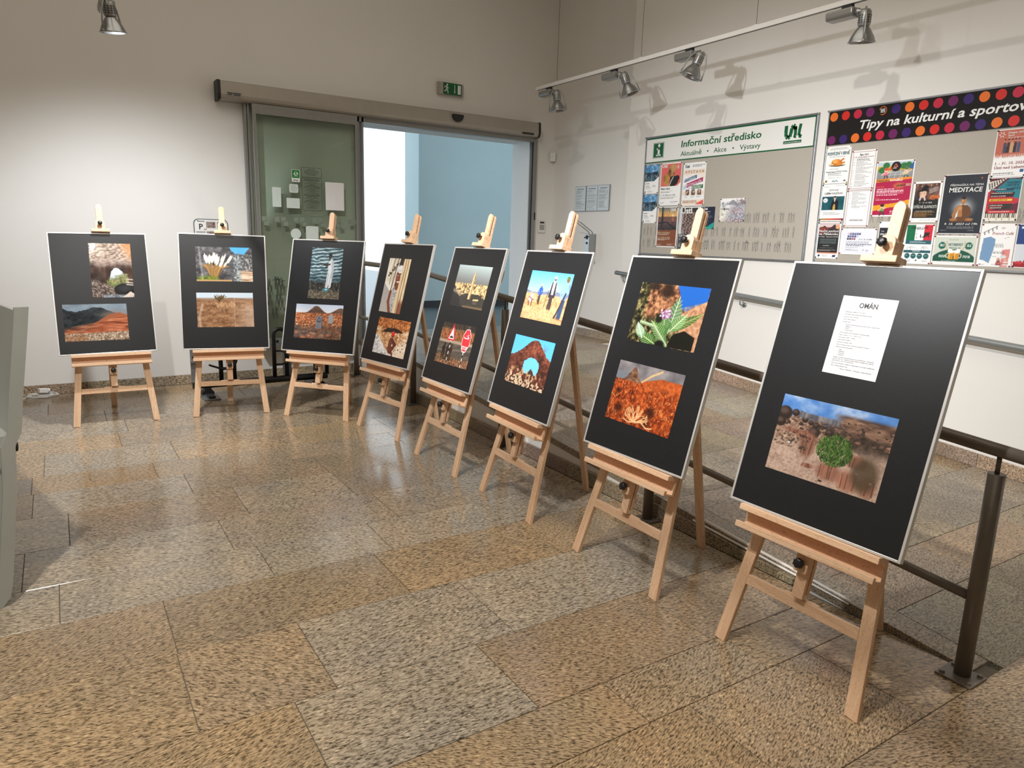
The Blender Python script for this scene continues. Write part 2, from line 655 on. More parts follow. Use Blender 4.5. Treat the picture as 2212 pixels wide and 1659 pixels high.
def tile(x0, x1, y0, y1, parent, mat, tint, zf=lambda y: 0.0, thick=0.02, gap=0.0014, name='tile'):
    c = 0.0015
    X0, X1, Y0, Y1 = x0 + gap, x1 - gap, y0 + gap, y1 - gap
    m = MB()
    vs = []
    for (a, bb, e, f, dz) in ((X0, X1, Y0, Y1, -thick), (X0, X1, Y0, Y1, -c), (X0 + c, X1 - c, Y0 + c, Y1 - c, 0.0)):
        vs += [(a, e, zf(e) + dz), (bb, e, zf(e) + dz), (bb, f, zf(f) + dz), (a, f, zf(f) + dz)]
    fs = [(8, 9, 10, 11)]
    for k in (0, 4):
        for i in range(4):
            j = (i + 1) % 4
            fs.append((k + i, k + j, k + 4 + j, k + 4 + i))
    m.add(vs, fs)
    o = m.build(name, mat, parent)
    o.color = (*tint, 1)
    return o


rt = random.Random(11)
ROWS = [-1.6, -1.15, -0.72, -0.28, 0.16, 0.6, 1.05, 1.515, 1.765, 2.218, 2.725, 3.187, 3.568, 4.012, 4.505, 4.92, 5.265, 5.765, 6.2, 6.62, 7.06, 7.5, YB - 0.02]
JOINTS = {1.515: [1.57, 0.62, 2.2], 1.765: [0.57, 1.288], 2.218: [0.722, 0.265], 2.725: [1.24, 0.27, 2.1], 3.187: [-0.109, 1.35, 0.75], 3.568: [0.645, 1.55],
          4.012: [0.82, -0.06, 1.46], 4.505: [-0.23, 0.597, 1.45], 4.92: [0.447, 1.3], 5.265: [-0.18, 0.62, 1.5], 5.765: [0.3, 1.1, 1.9]}
TONE = {0.6: 'WM', 1.05: 'WM', 1.515: 'WM', 1.765: 'WGWW', 2.218: 'WGGW', 2.725: 'WWWW', 3.187: 'MGGM', 3.568: 'WWWM', 4.012: 'GGMM'}
for r0, r1 in zip(ROWS, ROWS[1:]):
    xe = RX - 0.02 if r0 >= 1.04 else XN - 0.01
    key = round(r0, 3)
    js = sorted(JOINTS.get(key, []))
    if not js:
        js = [-0.4 + rt.uniform(-0.3, 0.3)]
    while js[0] > -3.0:
        js.insert(0, js[0] - rt.uniform(0.68, 0.9))
    while js[-1] < xe - 0.35:
        nx = js[-1] + rt.uniform(0.68, 0.9)
        if nx > xe - 0.3:
            nx = xe
        js.append(nx)
    js[-1] = xe
    for i, (x0, x1) in enumerate(zip(js, js[1:])):
        k = TONE.get(key)
        if key == 1.765 and 0.5 < x0 < 1.0:
            pal = GREY
        elif key == 2.218 and x0 > 0.7:
            pal = GREY
        elif key == 3.187 and x0 > 0.2:
            pal = GREY
        elif key in (1.765, 2.218, 2.725, 1.515, 1.05, 0.6):
            pal = WARM
        elif key in (4.012, 4.505, 4.92) and x0 > 0.3:
            pal = rt.choice([GREY, MIX])
        else:
            pal = rt.choice([WARM, MIX, MIX, GREY])
        t = rt.choice(pal)
        s = rt.uniform(0.94, 1.06)
        tile(x0, x1, r0, r1, floor, M['granite'], [c * s for c in t])

# skirting along the back wall
bb = structure(MB().box(-4.6, RX, YB - 0.012, YB, 0, 0.098).build('baseboard_back', M['grout']))
x = -4.59
while x < RX - 0.03:
    x1 = min(x + rt.uniform(0.55, 0.75), RX - 0.02)
    if RX - 0.02 - x1 < 0.2:
        x1 = RX - 0.02
    d = rt.uniform(0.020, 0.023)
    o = MB().box(x + 0.001, x1 - 0.001, YB - d, YB - 0.010, 0.001, 0.1).build('skirting_tile', M['granite_dull'], bb, bevel=0.002)
    o.color = (*[c * rt.uniform(1.05, 1.2) for c in rt.choice(MIX)], 1)
    x = x1

# ---------------------------------------------------------------- ramp and landing
ramp = thing('ramp', 'granite tiled access ramp rising along the right wall to the sliding door', 'ramp', (0, 0, 0))
prof = [(1.2, -0.03), (YB, -0.03), (YB, ZL - 0.03), (6.158, ZL - 0.03), (1.62, ramp_z(1.62) - 0.03)]
MB().prism(prof, 'x', RX, XN - 0.002).build('side_wall', M['wall'], ramp)
MB().box(XN - 0.002, XF - 0.002, YS + 0.002, YB - 0.001, 0.0, ZL - 0.02).build('landing_core', M['wall'], ramp)
RR = [1.046, 1.48, 1.80, 2.30, 2.78, 3.25, 3.72, 4.2, 4.66, 5.14, 5.62, 6.158, 6.6, 7.05, 7.5, YB - 0.002]
for r0, r1 in zip(RR, RR[1:]):
    xe = XN - 0.004 if r1 < YS + 0.1 else XF - 0.004
    xs = [RX + 0.13, RX + 0.13 + rt.uniform(0.45, 0.8)]
    while xs[-1] < xe - 0.95:
        xs.append(xs[-1] + rt.uniform(0.65, 0.9))
    xs.append(xe)
    for x0, x1 in zip(xs, xs[1:]):
        xx = min(x1, XN - 0.004) if r0 < YS - 0.02 else x1
        tt = rt.choice([MIX, GREY, WARM])
        t = rt.choice(tt)
        tile(x0, xx, r0, r1, ramp, M['granite_dull'], [c * rt.uniform(0.88, 1.0) for c in t], ramp_z, 0.028)
# coping stones along the open edge, the skirting below them
ys = [1.10, 1.9, 2.72, 3.5, 4.3, 5.1, 6.158, 6.75, 7.35, YB - 0.002]
for y0, y1 in zip(ys, ys[1:]):
    o = MB().hexa([(RX - 0.004, y0 + .001, ramp_z(y0) - 0.045), (RX + .128, y0 + .001, ramp_z(y0) - 0.045), (RX + .128, y1 - .001, ramp_z(y1) - 0.045), (RX - 0.004, y1 - .001, ramp_z(y1) - 0.045),
                   (RX - 0.004, y0 + .001, ramp_z(y0) + .001), (RX + .128, y0 + .001, ramp_z(y0) + .001), (RX + .128, y1 - .001, ramp_z(y1) + .001), (RX - 0.004, y1 - .001, ramp_z(y1) + .001)]).build('coping_stone', M['granite_dull'], ramp, bevel=0.002)
    o.color = (*[c * 0.9 for c in rt.choice(MIX + GREY)], 1)
ys = [1.90, 2.5, 3.1, 3.71, 4.33, 4.945, 5.55, 6.16, 6.75, 7.35, YB - 0.025]
for i, (y0, y1) in enumerate(zip(ys, ys[1:])):
    h0, h1 = min(0.1, ramp_z(y0) - 0.03), min(0.1, ramp_z(y1) - 0.03)
    d = 0.02 + (0.012 if i in (4, 6) else 0.0)
    o = MB().hexa([(RX - d, y0 + .001, 0.001), (RX, y0 + .001, 0.001), (RX, y1 - .001, 0.001), (RX - d, y1 - .001, 0.001),
                   (RX - d, y0 + .001, h0), (RX, y0 + .001, h0), (RX, y1 - .001, h1), (RX - d, y1 - .001, h1)]).build('skirting_tile', M['granite_dull'], ramp, bevel=0.002)
    o.color = (*[c * rt.uniform(0.85, 1.05) for c in rt.choice(MIX)], 1)
# worn whitish sealant strip where the low end meets the floor
MB().hexa([(RX - 0.006, 1.62, 0.030), (RX + .02, 1.62, 0.042), (RX + .02, 2.56, 0.118), (RX - 0.006, 2.56, 0.085), (RX - 0.010, 1.62, 0.034), (RX + .016, 1.62, 0.047), (RX + .016, 2.56, 0.123), (RX - 0.010, 2.56, 0.090)]).build('edge_strip', M['white_plastic'], ramp)

# skirting along the right wall, following the slope
br = structure(MB().box(XN - 0.004, XN, 1.0, YS, 0.0, 0.02).build('baseboard_right', M['grout']))
y = -1.2
while y < YS - 0.05:
    y1 = min(y + rt.uniform(0.6, 0.8), YS)
    o = MB().hexa([(XN - .02, y + .001, ramp_z(y) + .001), (XN - .001, y + .001, ramp_z(y) + .001), (XN - .001, y1 - .001, ramp_z(y1) + .001), (XN - .02, y1 - .001, ramp_z(y1) + .001),
                   (XN - .02, y + .001, ramp_z(y) + .1), (XN - .001, y + .001, ramp_z(y) + .1), (XN - .001, y1 - .001, ramp_z(y1) + .1), (XN - .02, y1 - .001, ramp_z(y1) + .1)]).build('skirting_tile', M['granite_dull'], br, bevel=0.002)
    o.color = (*[c * rt.uniform(1.05, 1.2) for c in rt.choice(MIX)], 1)
    y = y1
y = YS + 0.002
while y < YB - 0.02:
    y1 = min(y + 0.59, YB - 0.002)
    o = MB().box(XF - .02, XF - .001, y + .001, y1 - .001, ZL + .001, ZL + .1).build('skirting_tile', M['granite_dull'], br, bevel=0.002)
    o.color = (*[c * rt.uniform(1.05, 1.2) for c in rt.choice(MIX)], 1)
    y = y1

# ---------------------------------------------------------------- vestibule seen through the open door, daylight beyond it
structure(MB().box(2.2, 9.0, YB + 0.001, 30.0, ZL - 0.1, ZL - 0.001).build('floor_vestibule', M['slate']))
structure(MB().box(5.16, 9.0, 11.05, 11.6, ZL, 4.2).build('wall_vestibule', M['vest']))
structure(MB().box(5.16, 9.0, 11.03, 11.05, ZL, ZL + 0.11).build('baseboard_vestibule', M['rubber']))
structure(MB().box(2.0, 2.2, YB + 0.43, 10.2, ZL, 4.2).build('wall_vestibule_left', M['vest_white']))
structure(MB().box(8.8, 9.0, YB + 0.43, 11.6, ZL, 4.2).build('wall_vestibule_right', M['vest']))
structure(MB().box(2.0, 9.0, YB + 0.43, 11.6, 4.2, 4.3).build('ceiling_vestibule', M['vest_white']))
structure(MB().box(-20, 30, 11.6, 60, ZL - 0.2, ZL - 0.05).build('pavement_outside', M['pavement']))

# ---------------------------------------------------------------- sliding door
door = thing('door_1', None, None, (0, 0, 0))
structure(door)
# header box with rounded lower edge
hp = [(YB, 2.85), (YB, 3.025), (7.785, 3.025), (7.772, 3.015), (7.768, 2.90), (7.775, 2.872), (7.79, 2.856), (7.81, 2.85)]
MB().prism(hp, 'x', 1.505, 5.285).build('header', M['hdr'], door)
ec = [(YB, 2.845), (YB, 3.03), (7.782, 3.03), (7.767, 3.018), (7.762, 2.90), (7.77, 2.868), (7.788, 2.85), (7.81, 2.845)]
MB().prism(ec, 'x', 1.475, 1.505).build('end_cap', M['rubber'], door)
MB().prism(ec, 'x', 5.285, 5.312).build('end_cap', M['rubber'], door)
MB().box(1.49, 3.1, YB - 0.02, YB, 3.026, 3.034).build('header_gap', M['wall'], door)
# radar sensor: a half disc under the header's face
b = MB()
pf = [(4.122 + 0.072 * math.cos(a), 2.985 + 0.072 * 1.05 * math.sin(a)) for a in [PI + k * PI / 14 for k in range(15)]]
b.prism(pf, 'y', 7.735, 7.768)
b.box(4.05, 4.194, 7.738, 7.768, 2.984, 2.992)
b.build('motion_sensor', M['knob'], door, bevel=0.004)
b = MB().box(5.04, 5.205, 7.755, 7.768, 2.868, 2.888)
b.build('light_barrier', M['rubber'], door, bevel=0.003)
o = MB().box(1.56, 1.70, 7.7655, 7.7675, 2.885, 2.925).build('maker_plate', M['alu_grey'], door)
lt = Lettering()
for k, (a, w) in enumerate(((1.567, 0.05), (1.622, 0.07))):
    lt.rect(a, a + w, 2.908, 2.917)
    lt.rect(a, a + w * 0.9, 2.894, 2.902)
lt.build('plate_lettering', M['ink'], o, 7.765)
# fixed uprights of the frame
b = MB()
for x0, x1, y0, y1 in ((1.735, 1.757, 7.86, 7.93), (1.763, 1.782, 7.85, 7.93)):
    b.box(x0, x1, y0, y1, 0.37, 2.85)
b.build('frame_post', M['alu_grey'], door)
MB().box(1.757, 1.763, 7.87, 7.93, 0.37, 2.85).build('frame_gasket', M['rubber'], door)
MB().box(2.925, 2.95, 7.86, 7.93, ZL, 2.85).build('frame_post', M['alu_grey'], door)
MB().box(2.978, 3.0, 7.86, 7.99, ZL, 2.85).build('frame_post', M['alu_grey'], door)
b = MB().box(5.29, 5.35, 7.88, 7.937, ZL, 2.85)
b.build('frame_post', M['alu_grey'], door, bevel=0.003)
MB().box(5.276, 5.29, 7.89, 7.937, ZL, 2.85).build('frame_gasket', M['rubber'], door)
MB().box(5.352, 5.372, 7.90, 7.937, ZL, 2.85).build('frame_post', M['white_plastic'], door)
MB().box(5.330, 5.343, 7.872, 7.881, 1.835, 1.93).build('door_lock', M['rubber'], door)
MB().box(DX0, DX1, 7.86, 7.93, 2.80, 2.85).build('track_rail', M['alu_grey'], door)
MB().box(DX0, DX1, 7.87, YB + 0.44, ZL - 0.002, ZL + 0.003).build('threshold', M['alu_grey'], door)

# the leaf, parked open in front of the wall
leaf = MB()
LX0, LX1, LZ0, LZ1 = 1.80, 2.905, 0.395, 2.80
leaf.box(LX0, LX0 + 0.035, 7.79, 7.83, LZ0, LZ1).box(LX1 - 0.028, LX1, 7.79, 7.83, LZ0, LZ1)
leaf.box(LX0 + .035, LX1 - .028, 7.79, 7.83, LZ1 - 0.05, LZ1).box(LX0 + .035, LX1 - .028, 7.79, 7.83, LZ0, LZ0 + 0.06)
leaf.box(LX0, LX1, 7.80, 7.86, LZ1, 2.85)
lf = leaf.build('door_leaf', M['alu_grey'], door, bevel=0.002)
MB().box(LX0 + .033, LX1 - .026, 7.806, 7.814, LZ0 + .055, LZ1 - .045).build('glass_pane', M['glass'], lf)
MB().box(1.78, 2.93, 7.76, 7.87, 0.372, 0.392).build('floor_guide', M['alu_grey'], door)
# wall behind the leaf carries a pale green skin up to the opening
MB().box(1.79, 2.925, YB - 0.006, YB, 0.395, 2.85).build('back_panel', plain('pale_green_panel', srgb(212, 220, 208), 0.5, vary=0.02, scale=3), door)

# stickers on the leaf
M['frost'] = plain('frosted_film', srgb(205, 216, 210), 0.6, vary=0.02, scale=20)
M['film_grey'] = plain('grey_film', srgb(122, 132, 118), 0.6, vary=0.04, scale=20)
M['film_dark'] = plain('dark_film', srgb(62, 68, 58), 0.6, vary=0.04, scale=20)
M['badge_green'] = plain('badge_green', srgb(22, 128, 52), 0.4)
YG = 7.8055
T_FILM = 0.0006


def decal(name, mat, build):
    l = Lettering()
    build(l)
    return l.build(name, mat, lf, YG)


def rrect(l, x0, x1, z0, z1, r, y=0.0):
    pts = []
    for cx, cz, a0 in ((x1 - r, z1 - r, 0), (x0 + r, z1 - r, PI / 2), (x0 + r, z0 + r, PI), (x1 - r, z0 + r, 1.5 * PI)):
        pts += [(cx + r * math.cos(a0 + k * PI / 10), cz + r * math.sin(a0 + k * PI / 10)) for k in range(6)]
    return l.poly(pts, y)


def outline(l, x0, x1, z0, z1, r, w):
    pts = []
    for cx, cz, a0 in ((x1 - r, z1 - r, 0), (x0 + r, z1 - r, PI / 2), (x0 + r, z0 + r, PI), (x1 - r, z0 + r, 1.5 * PI)):
        pts += [(cx + r * math.cos(a0 + k * PI / 10), cz + r * math.sin(a0 + k * PI / 10)) for k in range(6)]
    return l.band(pts + [pts[0]], w)


bd = decal('rating_badge', M['white_ink'], lambda l: rrect(l, 2.178, 2.264, 2.110, 2.236, 0.008))
l = Lettering(); rrect(l, 2.182, 2.260, 2.150, 2.232, 0.008); l.build('badge_field', M['badge_green'], bd, YG - 0.0006)
l = Lettering(); l.text('4,9', 2.221, 2.178, 0.044, 0.03, 0, 'CENTER', 0.05); l.rect(2.197, 2.245, 2.167, 2.170); l.band([(2.209, 2.218), (2.215, 2.212), (2.221, 2.216), (2.227, 2.212), (2.233, 2.218)], 0.002)
l.build('badge_lettering', M['white_ink'], bd, YG - 0.0012)
l = Lettering(); l.text('Firmy', 2.221, 2.122, 0.018, 0.03, 0.2, 'CENTER', 0.055); l.build('badge_lettering', M['ink'], bd, YG - 0.0012)
rr_ = random.Random(3)


def notice(l):
    outline(l, 2.282, 2.497, 2.168, 2.264, 0.008, 0.0032)
    outline(l, 2.285, 2.497, 1.822, 2.159, 0.010, 0.0035)
    for z, w in ((2.247, .07), (2.233, .15), (2.219, .17), (2.204, .15), (2.190, .10)):
        l.rect(2.39 - w / 2, 2.39 + w / 2, z, z + 0.004)
    for k in range(24):
        z = 2.142 - k * 0.0128
        w = (0.165, 0.175, 0.10, 0.15, 0.06, 0.13)[k % 6]
        x = 2.39 - w / 2
        while x < 2.39 + w / 2 - 0.006:
            a = rr_.uniform(0.008, 0.024)
            l.rect(x, min(x + a, 2.39 + w / 2), z, z + (0.0062 if k in (0, 1, 13, 14) else 0.0042))
            x += a + 0.004


decal('opening_hours', M['ink'], notice)
decal('paper_notice', M['paper'], lambda l: l.rect(2.537, 2.744, 1.835, 2.130))
decal('frosted_sticker', M['frost'], lambda l: l.rect(1.970, 2.061, 1.844, 2.044))
ig = decal('frosted_sticker', M['frost'], lambda l: rrect(l, 2.148, 2.243, 1.998, 2.086, 0.014))
l = Lettering(); outline(l, 2.170, 2.222, 2.016, 2.068, 0.014, 0.003); pts = [(2.196 + .013 * math.cos(k * PI / 8), 2.042 + .013 * math.sin(k * PI / 8)) for k in range(17)]; l.band(pts, 0.003)
l.build('camera_outline', M['film_grey'], ig, YG - 0.0006)
decal('frosted_sticker', M['frost'], lambda l: l.rect(2.116, 2.255, 1.838, 1.942))
decal('frosted_sticker', M['frost'], lambda l: l.disc(2.204, 1.572, 0.055, 32))
bk = decal('frosted_sticker', M['frost'], lambda l: l.rect(2.312, 2.449, 1.50, 1.657))


def bike(l):
    for cx in (2.345, 2.415):
        l.band([(cx + .022 * math.cos(k * PI / 8), 1.565 + .022 * math.sin(k * PI / 8)) for k in range(17)], 0.003)
    l.band([(2.345, 1.565), (2.362, 1.602), (2.398, 1.602), (2.375, 1.565), (2.345, 1.565)], 0.003)
    l.band([(2.415, 1.565), (2.396, 1.612), (2.386, 1.614)], 0.003)
    l.band([(2.375, 1.565), (2.360, 1.612)], 0.003)
    l.band([(2.352, 1.612), (2.368, 1.612)], 0.004)


l = Lettering(); bike(l); l.build('bicycle_mark', M['white_ink'], bk, YG - 0.0006)


def squares(l):
    for k in range(-1, 5):
        x = 1.987 + 0.2 * k
        for dx, dz in ((0, 0), (0.067, 0), (0.088, -0.044)):
            if 1.85 < x + dx < 2.86:
                l.rect(x + dx, x + dx + 0.047, 1.695 + dz, 1.742 + dz)


decal('square_marks', M['film_grey'], squares)


def crowd(l, x0, x1, rows, h, rnd, walkers=False):
    """little standing and striding silhouettes"""
    for z in rows:
        x = x0
        while x < x1:
            n = rnd.choice([1, 1, 2, 3])
            for k in range(n):
                hh = h * rnd.uniform(0.85, 1.08)
                lean = rnd.uniform(-0.06, 0.06) * hh
                st = rnd.uniform(0.02, 0.14) * hh
                cx = x + k * h * 0.26
                if cx > x1:
                    break
                l.disc(cx + lean, z + hh * 0.93, hh * 0.066, 8)
                l.poly([(cx - .10 * hh, z + .80 * hh), (cx - .07 * hh, z + .45 * hh), (cx + .08 * hh, z + .45 * hh), (cx + .12 * hh, z + .80 * hh), (cx + lean + .03 * hh, z + .87 * hh), (cx + lean - .03 * hh, z + .87 * hh)])
                l.poly([(cx - .07 * hh, z + .46 * hh), (cx - st - .045 * hh, z), (cx - st + .02 * hh, z), (cx + .015 * hh, z + .46 * hh)])
                l.poly([(cx - .01 * hh, z + .46 * hh), (cx + st - .02 * hh, z), (cx + st + .045 * hh, z), (cx + .075 * hh, z + .46 * hh)])
                if rnd.random() < 0.45:
                    l.band([(cx + .08 * hh, z + .76 * hh), (cx + rnd.uniform(.16, .3) * hh, z + rnd.uniform(.5, .95) * hh)], .05 * hh)
                if rnd.random() < 0.3:
                    l.band([(cx - .08 * hh, z + .76 * hh), (cx - rnd.uniform(.16, .26) * hh, z + rnd.uniform(.5, .95) * hh)], .05 * hh)
            x += h * rnd.uniform(0.45, 0.75) + (n - 1) * h * 0.26


decal('people_marks', M['film_dark'], lambda l: crowd(l, 1.87, 2.80, (0.98, 0.82, 0.67), 0.135, random.Random(5)))

# ---------------------------------------------------------------- easels and the framed boards standing on them
EAS = [(0.3238, 6.4904, -0.0253, 0.2522, 0.6877, 0.0045, -0.0161, 0.0092),
       (1.1992, 6.3967, -0.1694, 0.192, 0.565, 0.0047, -0.0148, -0.0118),
       (1.7987, 5.9586, -0.8349, 0.2497, 0.6409, -0.0027, -0.0013, -0.0),
       (2.0922, 5.2869, -1.395, 0.2643, 0.619, -0.0052, 0.0058, 0.0087),
       (2.137, 4.3302, -1.5529, 0.2853, 0.6494, -0.0002, 0.0071, 0.0098),
       (2.1601, 3.4303, -1.6131, 0.2741, 0.6242, 0.0002, 0.002, 0.0107),
       (2.1612, 2.4247, -1.5761, 0.2766, 0.6302, 0.0033, -0.002, 0.0124),
       (2.1769, 1.4636, -1.5646, 0.266, 0.662, 0.0092, -0.0042, 0.0038)]
SH = 0.0308     # the mast leans this much less than the board


def lean(m, v0):
    m.v = [(x, y + v0 - SH * z, z) for x, y, z in m.v]
    return m


def round_top(hw, s0, s1, r=None, n=7):
    r = r or hw
    pts = [(-hw, s0), (hw, s0)]
    for k in range(n):
        a = k * PI / (n - 1)
        pts.append((hw * math.cos(a), s1 - r + r * math.sin(a)))
    return pts


def knob_mesh(m, u, s, v0, v1, r):
    """lobed clamping knob on a stem, pointing to -y"""
    m.tube([(u, v0, s), (u, v1 + 0.012, s)], 0.0045, 8)
    n = 28
    prof = [(0.45, 0.014), (0.95, 0.011), (1.0, 0.004), (0.93, -0.006), (0.6, -0.009), (0.0, -0.0095)]
    vs, fs = [], []
    for q, t in prof:
        for j in range(n):
            a = 2 * PI * j / n
            rr = r * q * (1 + 0.085 * math.cos(7 * a) * (1 if q > 0.5 else 0.2))
            vs.append((u + rr * math.cos(a), v1 + t, s + rr * math.sin(a)))
    for i in range(len(prof) - 1):
        for j in range(n):
            j2 = (j + 1) % n
            fs.append((i * n + j, (i + 1) * n + j, (i + 1) * n + j2, i * n + j2))
    m.add(vs, fs, None, True)
    return m


def leg_me(sg):
    m = MB()
    c0, c1, h0, h1 = sg * 0.290, sg * 0.150, 0.025, 0.022
    m.hexa([(c0 - h0, 0, 0.004), (c0 + h0, 0, 0.0), (c0 + h0, .022, 0.0), (c0 - h0, .022, 0.004), (c1 - h1, 0, 1.44), (c1 + h1, 0, 1.44), (c1 + h1, .022, 1.44), (c1 - h1, .022, 1.44)])
    return m.mesh('leg')


ME = {'leg_a': leg_me(-1), 'leg_b': leg_me(1)}
m = MB()
w0, w1 = 0.290 - 0.0972 * 0.262 - 0.024, 0.290 - 0.0972 * 0.305 - 0.024
m.hexa([(-w0, -.001, .262), (w0, -.001, .262), (w0, .020, .262), (-w0, .020, .262), (-w1, -.001, .305), (w1, -.001, .305), (w1, .020, .305), (-w1, .020, .305)])
m.prism([(-.085, .300), (.085, .300), (.072, .311), (-.072, .311)], 'y', .004, .021)
ME['crossbar'] = m.mesh('crossbar')
m = MB().prism(round_top(.023, .312, 1.806), 'y', 0, .017)
ME['mast'] = lean(m, -.0205).mesh('mast')
m = MB().prism(round_top(.023, .33, 1.80), 'y', 0, .016)
m.box(-.008, .008, -.008, .002, .4, .46).box(-.008, .008, -.008, .002, 1.2, 1.26)
ME['slat'] = lean(m, .005).mesh('mast_back_slat')
m = MB().box(-.19, .19, .022, .040, 1.36, 1.44)
ME['head'] = m.mesh('head_rail')
ME['tray'] = MB().box(-.285, .285, -.052, -.038, .478, .571).mesh('tray')
ME['ledge_a'] = MB().prism([(-.106, .547), (-.052, .553), (-.052, .571), (-.106, .571)], 'x', -.287, .287).mesh('ledge')
ME['ledge_b'] = MB().prism([(-.106, .477), (-.052, .477), (-.052, .488), (-.090, .488), (-.090, .501), (-.106, .501)], 'x', -.287, .287).mesh('ledge')
ME['block'] = MB().prism([(-.027, .402), (.027, .402), (.027, .478), (-.027, .478)], 'y', -.058, -.035).mesh('tray_block')
ME['knob_a'] = knob_mesh(MB(), 0.0, .436, -.058, -.080, .019).mesh('knob')
m = MB().prism(round_top(.034, 1.586, 1.668, .026), 'y', -.098, -.072).box(.024, .033, -.076, -.034, 1.588, 1.65).box(-.033, -.024, -.076, -.034, 1.588, 1.65)
ME['clamp'] = m.mesh('clamp')
ME['clamp_ledge'] = MB().box(-.067, .067, -.122, -.050, 1.5635, 1.588).mesh('clamp_ledge')
ME['knob_b'] = knob_mesh(MB(), 0.0, 1.634, -.098, -.128, .017).mesh('knob')
for k, me in ME.items():
    me.materials.append(M['knob'] if k.startswith('knob') else M['wood'])

m = MB()
m.box(-.35, -.3405, 0, .02, 0, .989).box(.3405, .35, 0, .02, 0, .989).box(-.3405, .3405, 0, .02, 0, .0095).box(-.3405, .3405, 0, .02, .9795, .989)
ME['frame'] = m.mesh('frame')
ME['frame'].materials.append(M['alu'])
ME['panel'] = MB().box(-.3405, .3405, .0025, .016, .0095, .9795).mesh('panel')
ME['panel'].materials.append(M['board'])

EL = ['farthest left easel by the white wall, holding the board with the cave arch photo',
      'easel in front of the black bicycle stand, holding the pampas grass board',
      'easel at the bend of the row holding the man in white photo',
      'easel holding the board with the smiling face between planks',
      'easel holding the board with the minaret and stop sign photos',
      'easel holding the board with four people under blue sky',
      'easel holding the board with the green leaves and purple flower',
      'nearest beech easel, holding the board with the OMÁN text sheet']
BL = ['black framed board with a rock arch photo above a red valley photo',
      'black framed board with a pampas grass photo above a sandy camel photo',
      'black framed board with a man in white by the sea above a stony graveyard photo',
      'black framed board with a smiling face photo above a crouching figure in red cap',
      'black framed board with a minaret photo above a road with a red stop sign',
      'black framed board with four people on sand above a rock hole photo',
      'black framed board with a leafy purple flower photo above a red hillside',
      'black framed board with a white OMÁN text sheet above a green bush photo']
BOARDS = []
for i, (ex_, ey_, yaw, t, dr, dz, du, ro) in enumerate(EAS):
    e = thing('easel', EL[i], 'easel', (ex_, ey_, 0), yaw, 'beech easels in a curved row')
    R = (-t, 0, 0)
    for k, nm in (('leg_a', 'leg'), ('leg_b', 'leg'), ('crossbar', 'crossbar'), ('head', 'head_rail')):
        inst(nm, ME[k], e, (0, 0, 0), R, bevel=0.003)
    ms = inst('mast', ME['mast'], e, (0, 0, 0), R, bevel=0.002)
    inst('back_slat', ME['slat'], ms, (0, 0, 0), (0, 0, 0), bevel=0.002)
    up = Vector((0, math.sin(t), math.cos(t)))
    tr = inst('tray', ME['tray'], e, up * dz, R, bevel=0.002)
    inst('ledge', ME['ledge_a'], tr, bevel=0.002)
    inst('ledge', ME['ledge_b'], tr, bevel=0.002)
    bl = inst('tray_block', ME['block'], e, up * dz, R, bevel=0.002)
    tag(inst('knob', ME['knob_a'], bl), 'black lobed plastic knob')
    cl = inst('clamp', ME['clamp'], e, up * (dz + .001), R, bevel=0.002)
    inst('clamp_ledge', ME['clamp_ledge'], cl, bevel=0.002)
    tag(inst('knob', ME['knob_b'], cl), 'black lobed plastic knob')
    # rear leg from the hinge behind the head rail to its foot
    hz = Vector((0, 1.38 * math.sin(t) + .031 * math.cos(t), 1.38 * math.cos(t) - .031 * math.sin(t)))
    ft = Vector((0, dr, 0))
    d = (ft - hz).normalized()
    nn = Vector((0, d.z, -d.y))
    m = MB()
    c = [hz + nn * .011, hz - nn * .011]
    fz = []
    for a in (1, -1):
        p = ft + nn * .011 * a
        fz.append(p + d * (-p.z / d.z))
    lo, hi = fz, c
    m.hexa([(-.023, lo[1].y, lo[1].z), (.023, lo[1].y, lo[1].z), (.023, lo[0].y, lo[0].z), (-.023, lo[0].y, lo[0].z), (-.023, hi[1].y, hi[1].z), (.023, hi[1].y, hi[1].z), (.023, hi[0].y, hi[0].z), (-.023, hi[0].y, hi[0].z)])
    m.build('rear_leg', M['wood'], e, bevel=0.003)
    # the board: its own thing, standing on the upper ledge
    cy, sy = math.cos(yaw), math.sin(yaw)
    ex, ey, ez = Vector((cy, sy, 0)), Vector((-sy, cy, 0)), Vector((0, 0, 1))
    upw = ez * math.cos(t) + ey * math.sin(t)
    nb = ey * math.cos(t) - ez * math.sin(t)
    a = ex * math.cos(ro) + upw * math.sin(ro)
    bv = -ex * math.sin(ro) + upw * math.cos(ro)
    o0 = Vector((ex_, ey_, 0)) - nb * 0.09 + upw * (.572 + dz) + a * du
    bd = thing('display_board', BL[i], 'display board', (0, 0, 0), 0, 'black framed boards on the easels')
    mm = Matrix((a, nb, bv)).transposed().to_4x4()
    mm.translation = o0
    bd.matrix_world = mm
    inst('frame', ME['frame'], bd, bevel=0.0015)
    inst('panel', ME['panel'], bd)
    BOARDS.append(bd)

# ---------------------------------------------------------------- ramp railing
rl = thing('ramp_railing', 'grey tubular railing with two rails along the open side of the ramp', 'railing', (2.80, 0, 0))


def tz(y): return min(0.895 + 0.0768 * (y - 1.07), 1.282)
def mz(y): return min(0.323 + 0.0755 * (y - 1.109), 0.692)


def bend(zf, y0, y1, yk):
    pts = [(0, y0, zf(y0))]
    y = y0
    while y < y1 - 0.3:
        y += 0.25
        pts.append((0, y, zf(y)))
    pts.append((0, y1, zf(y1)))
    return pts


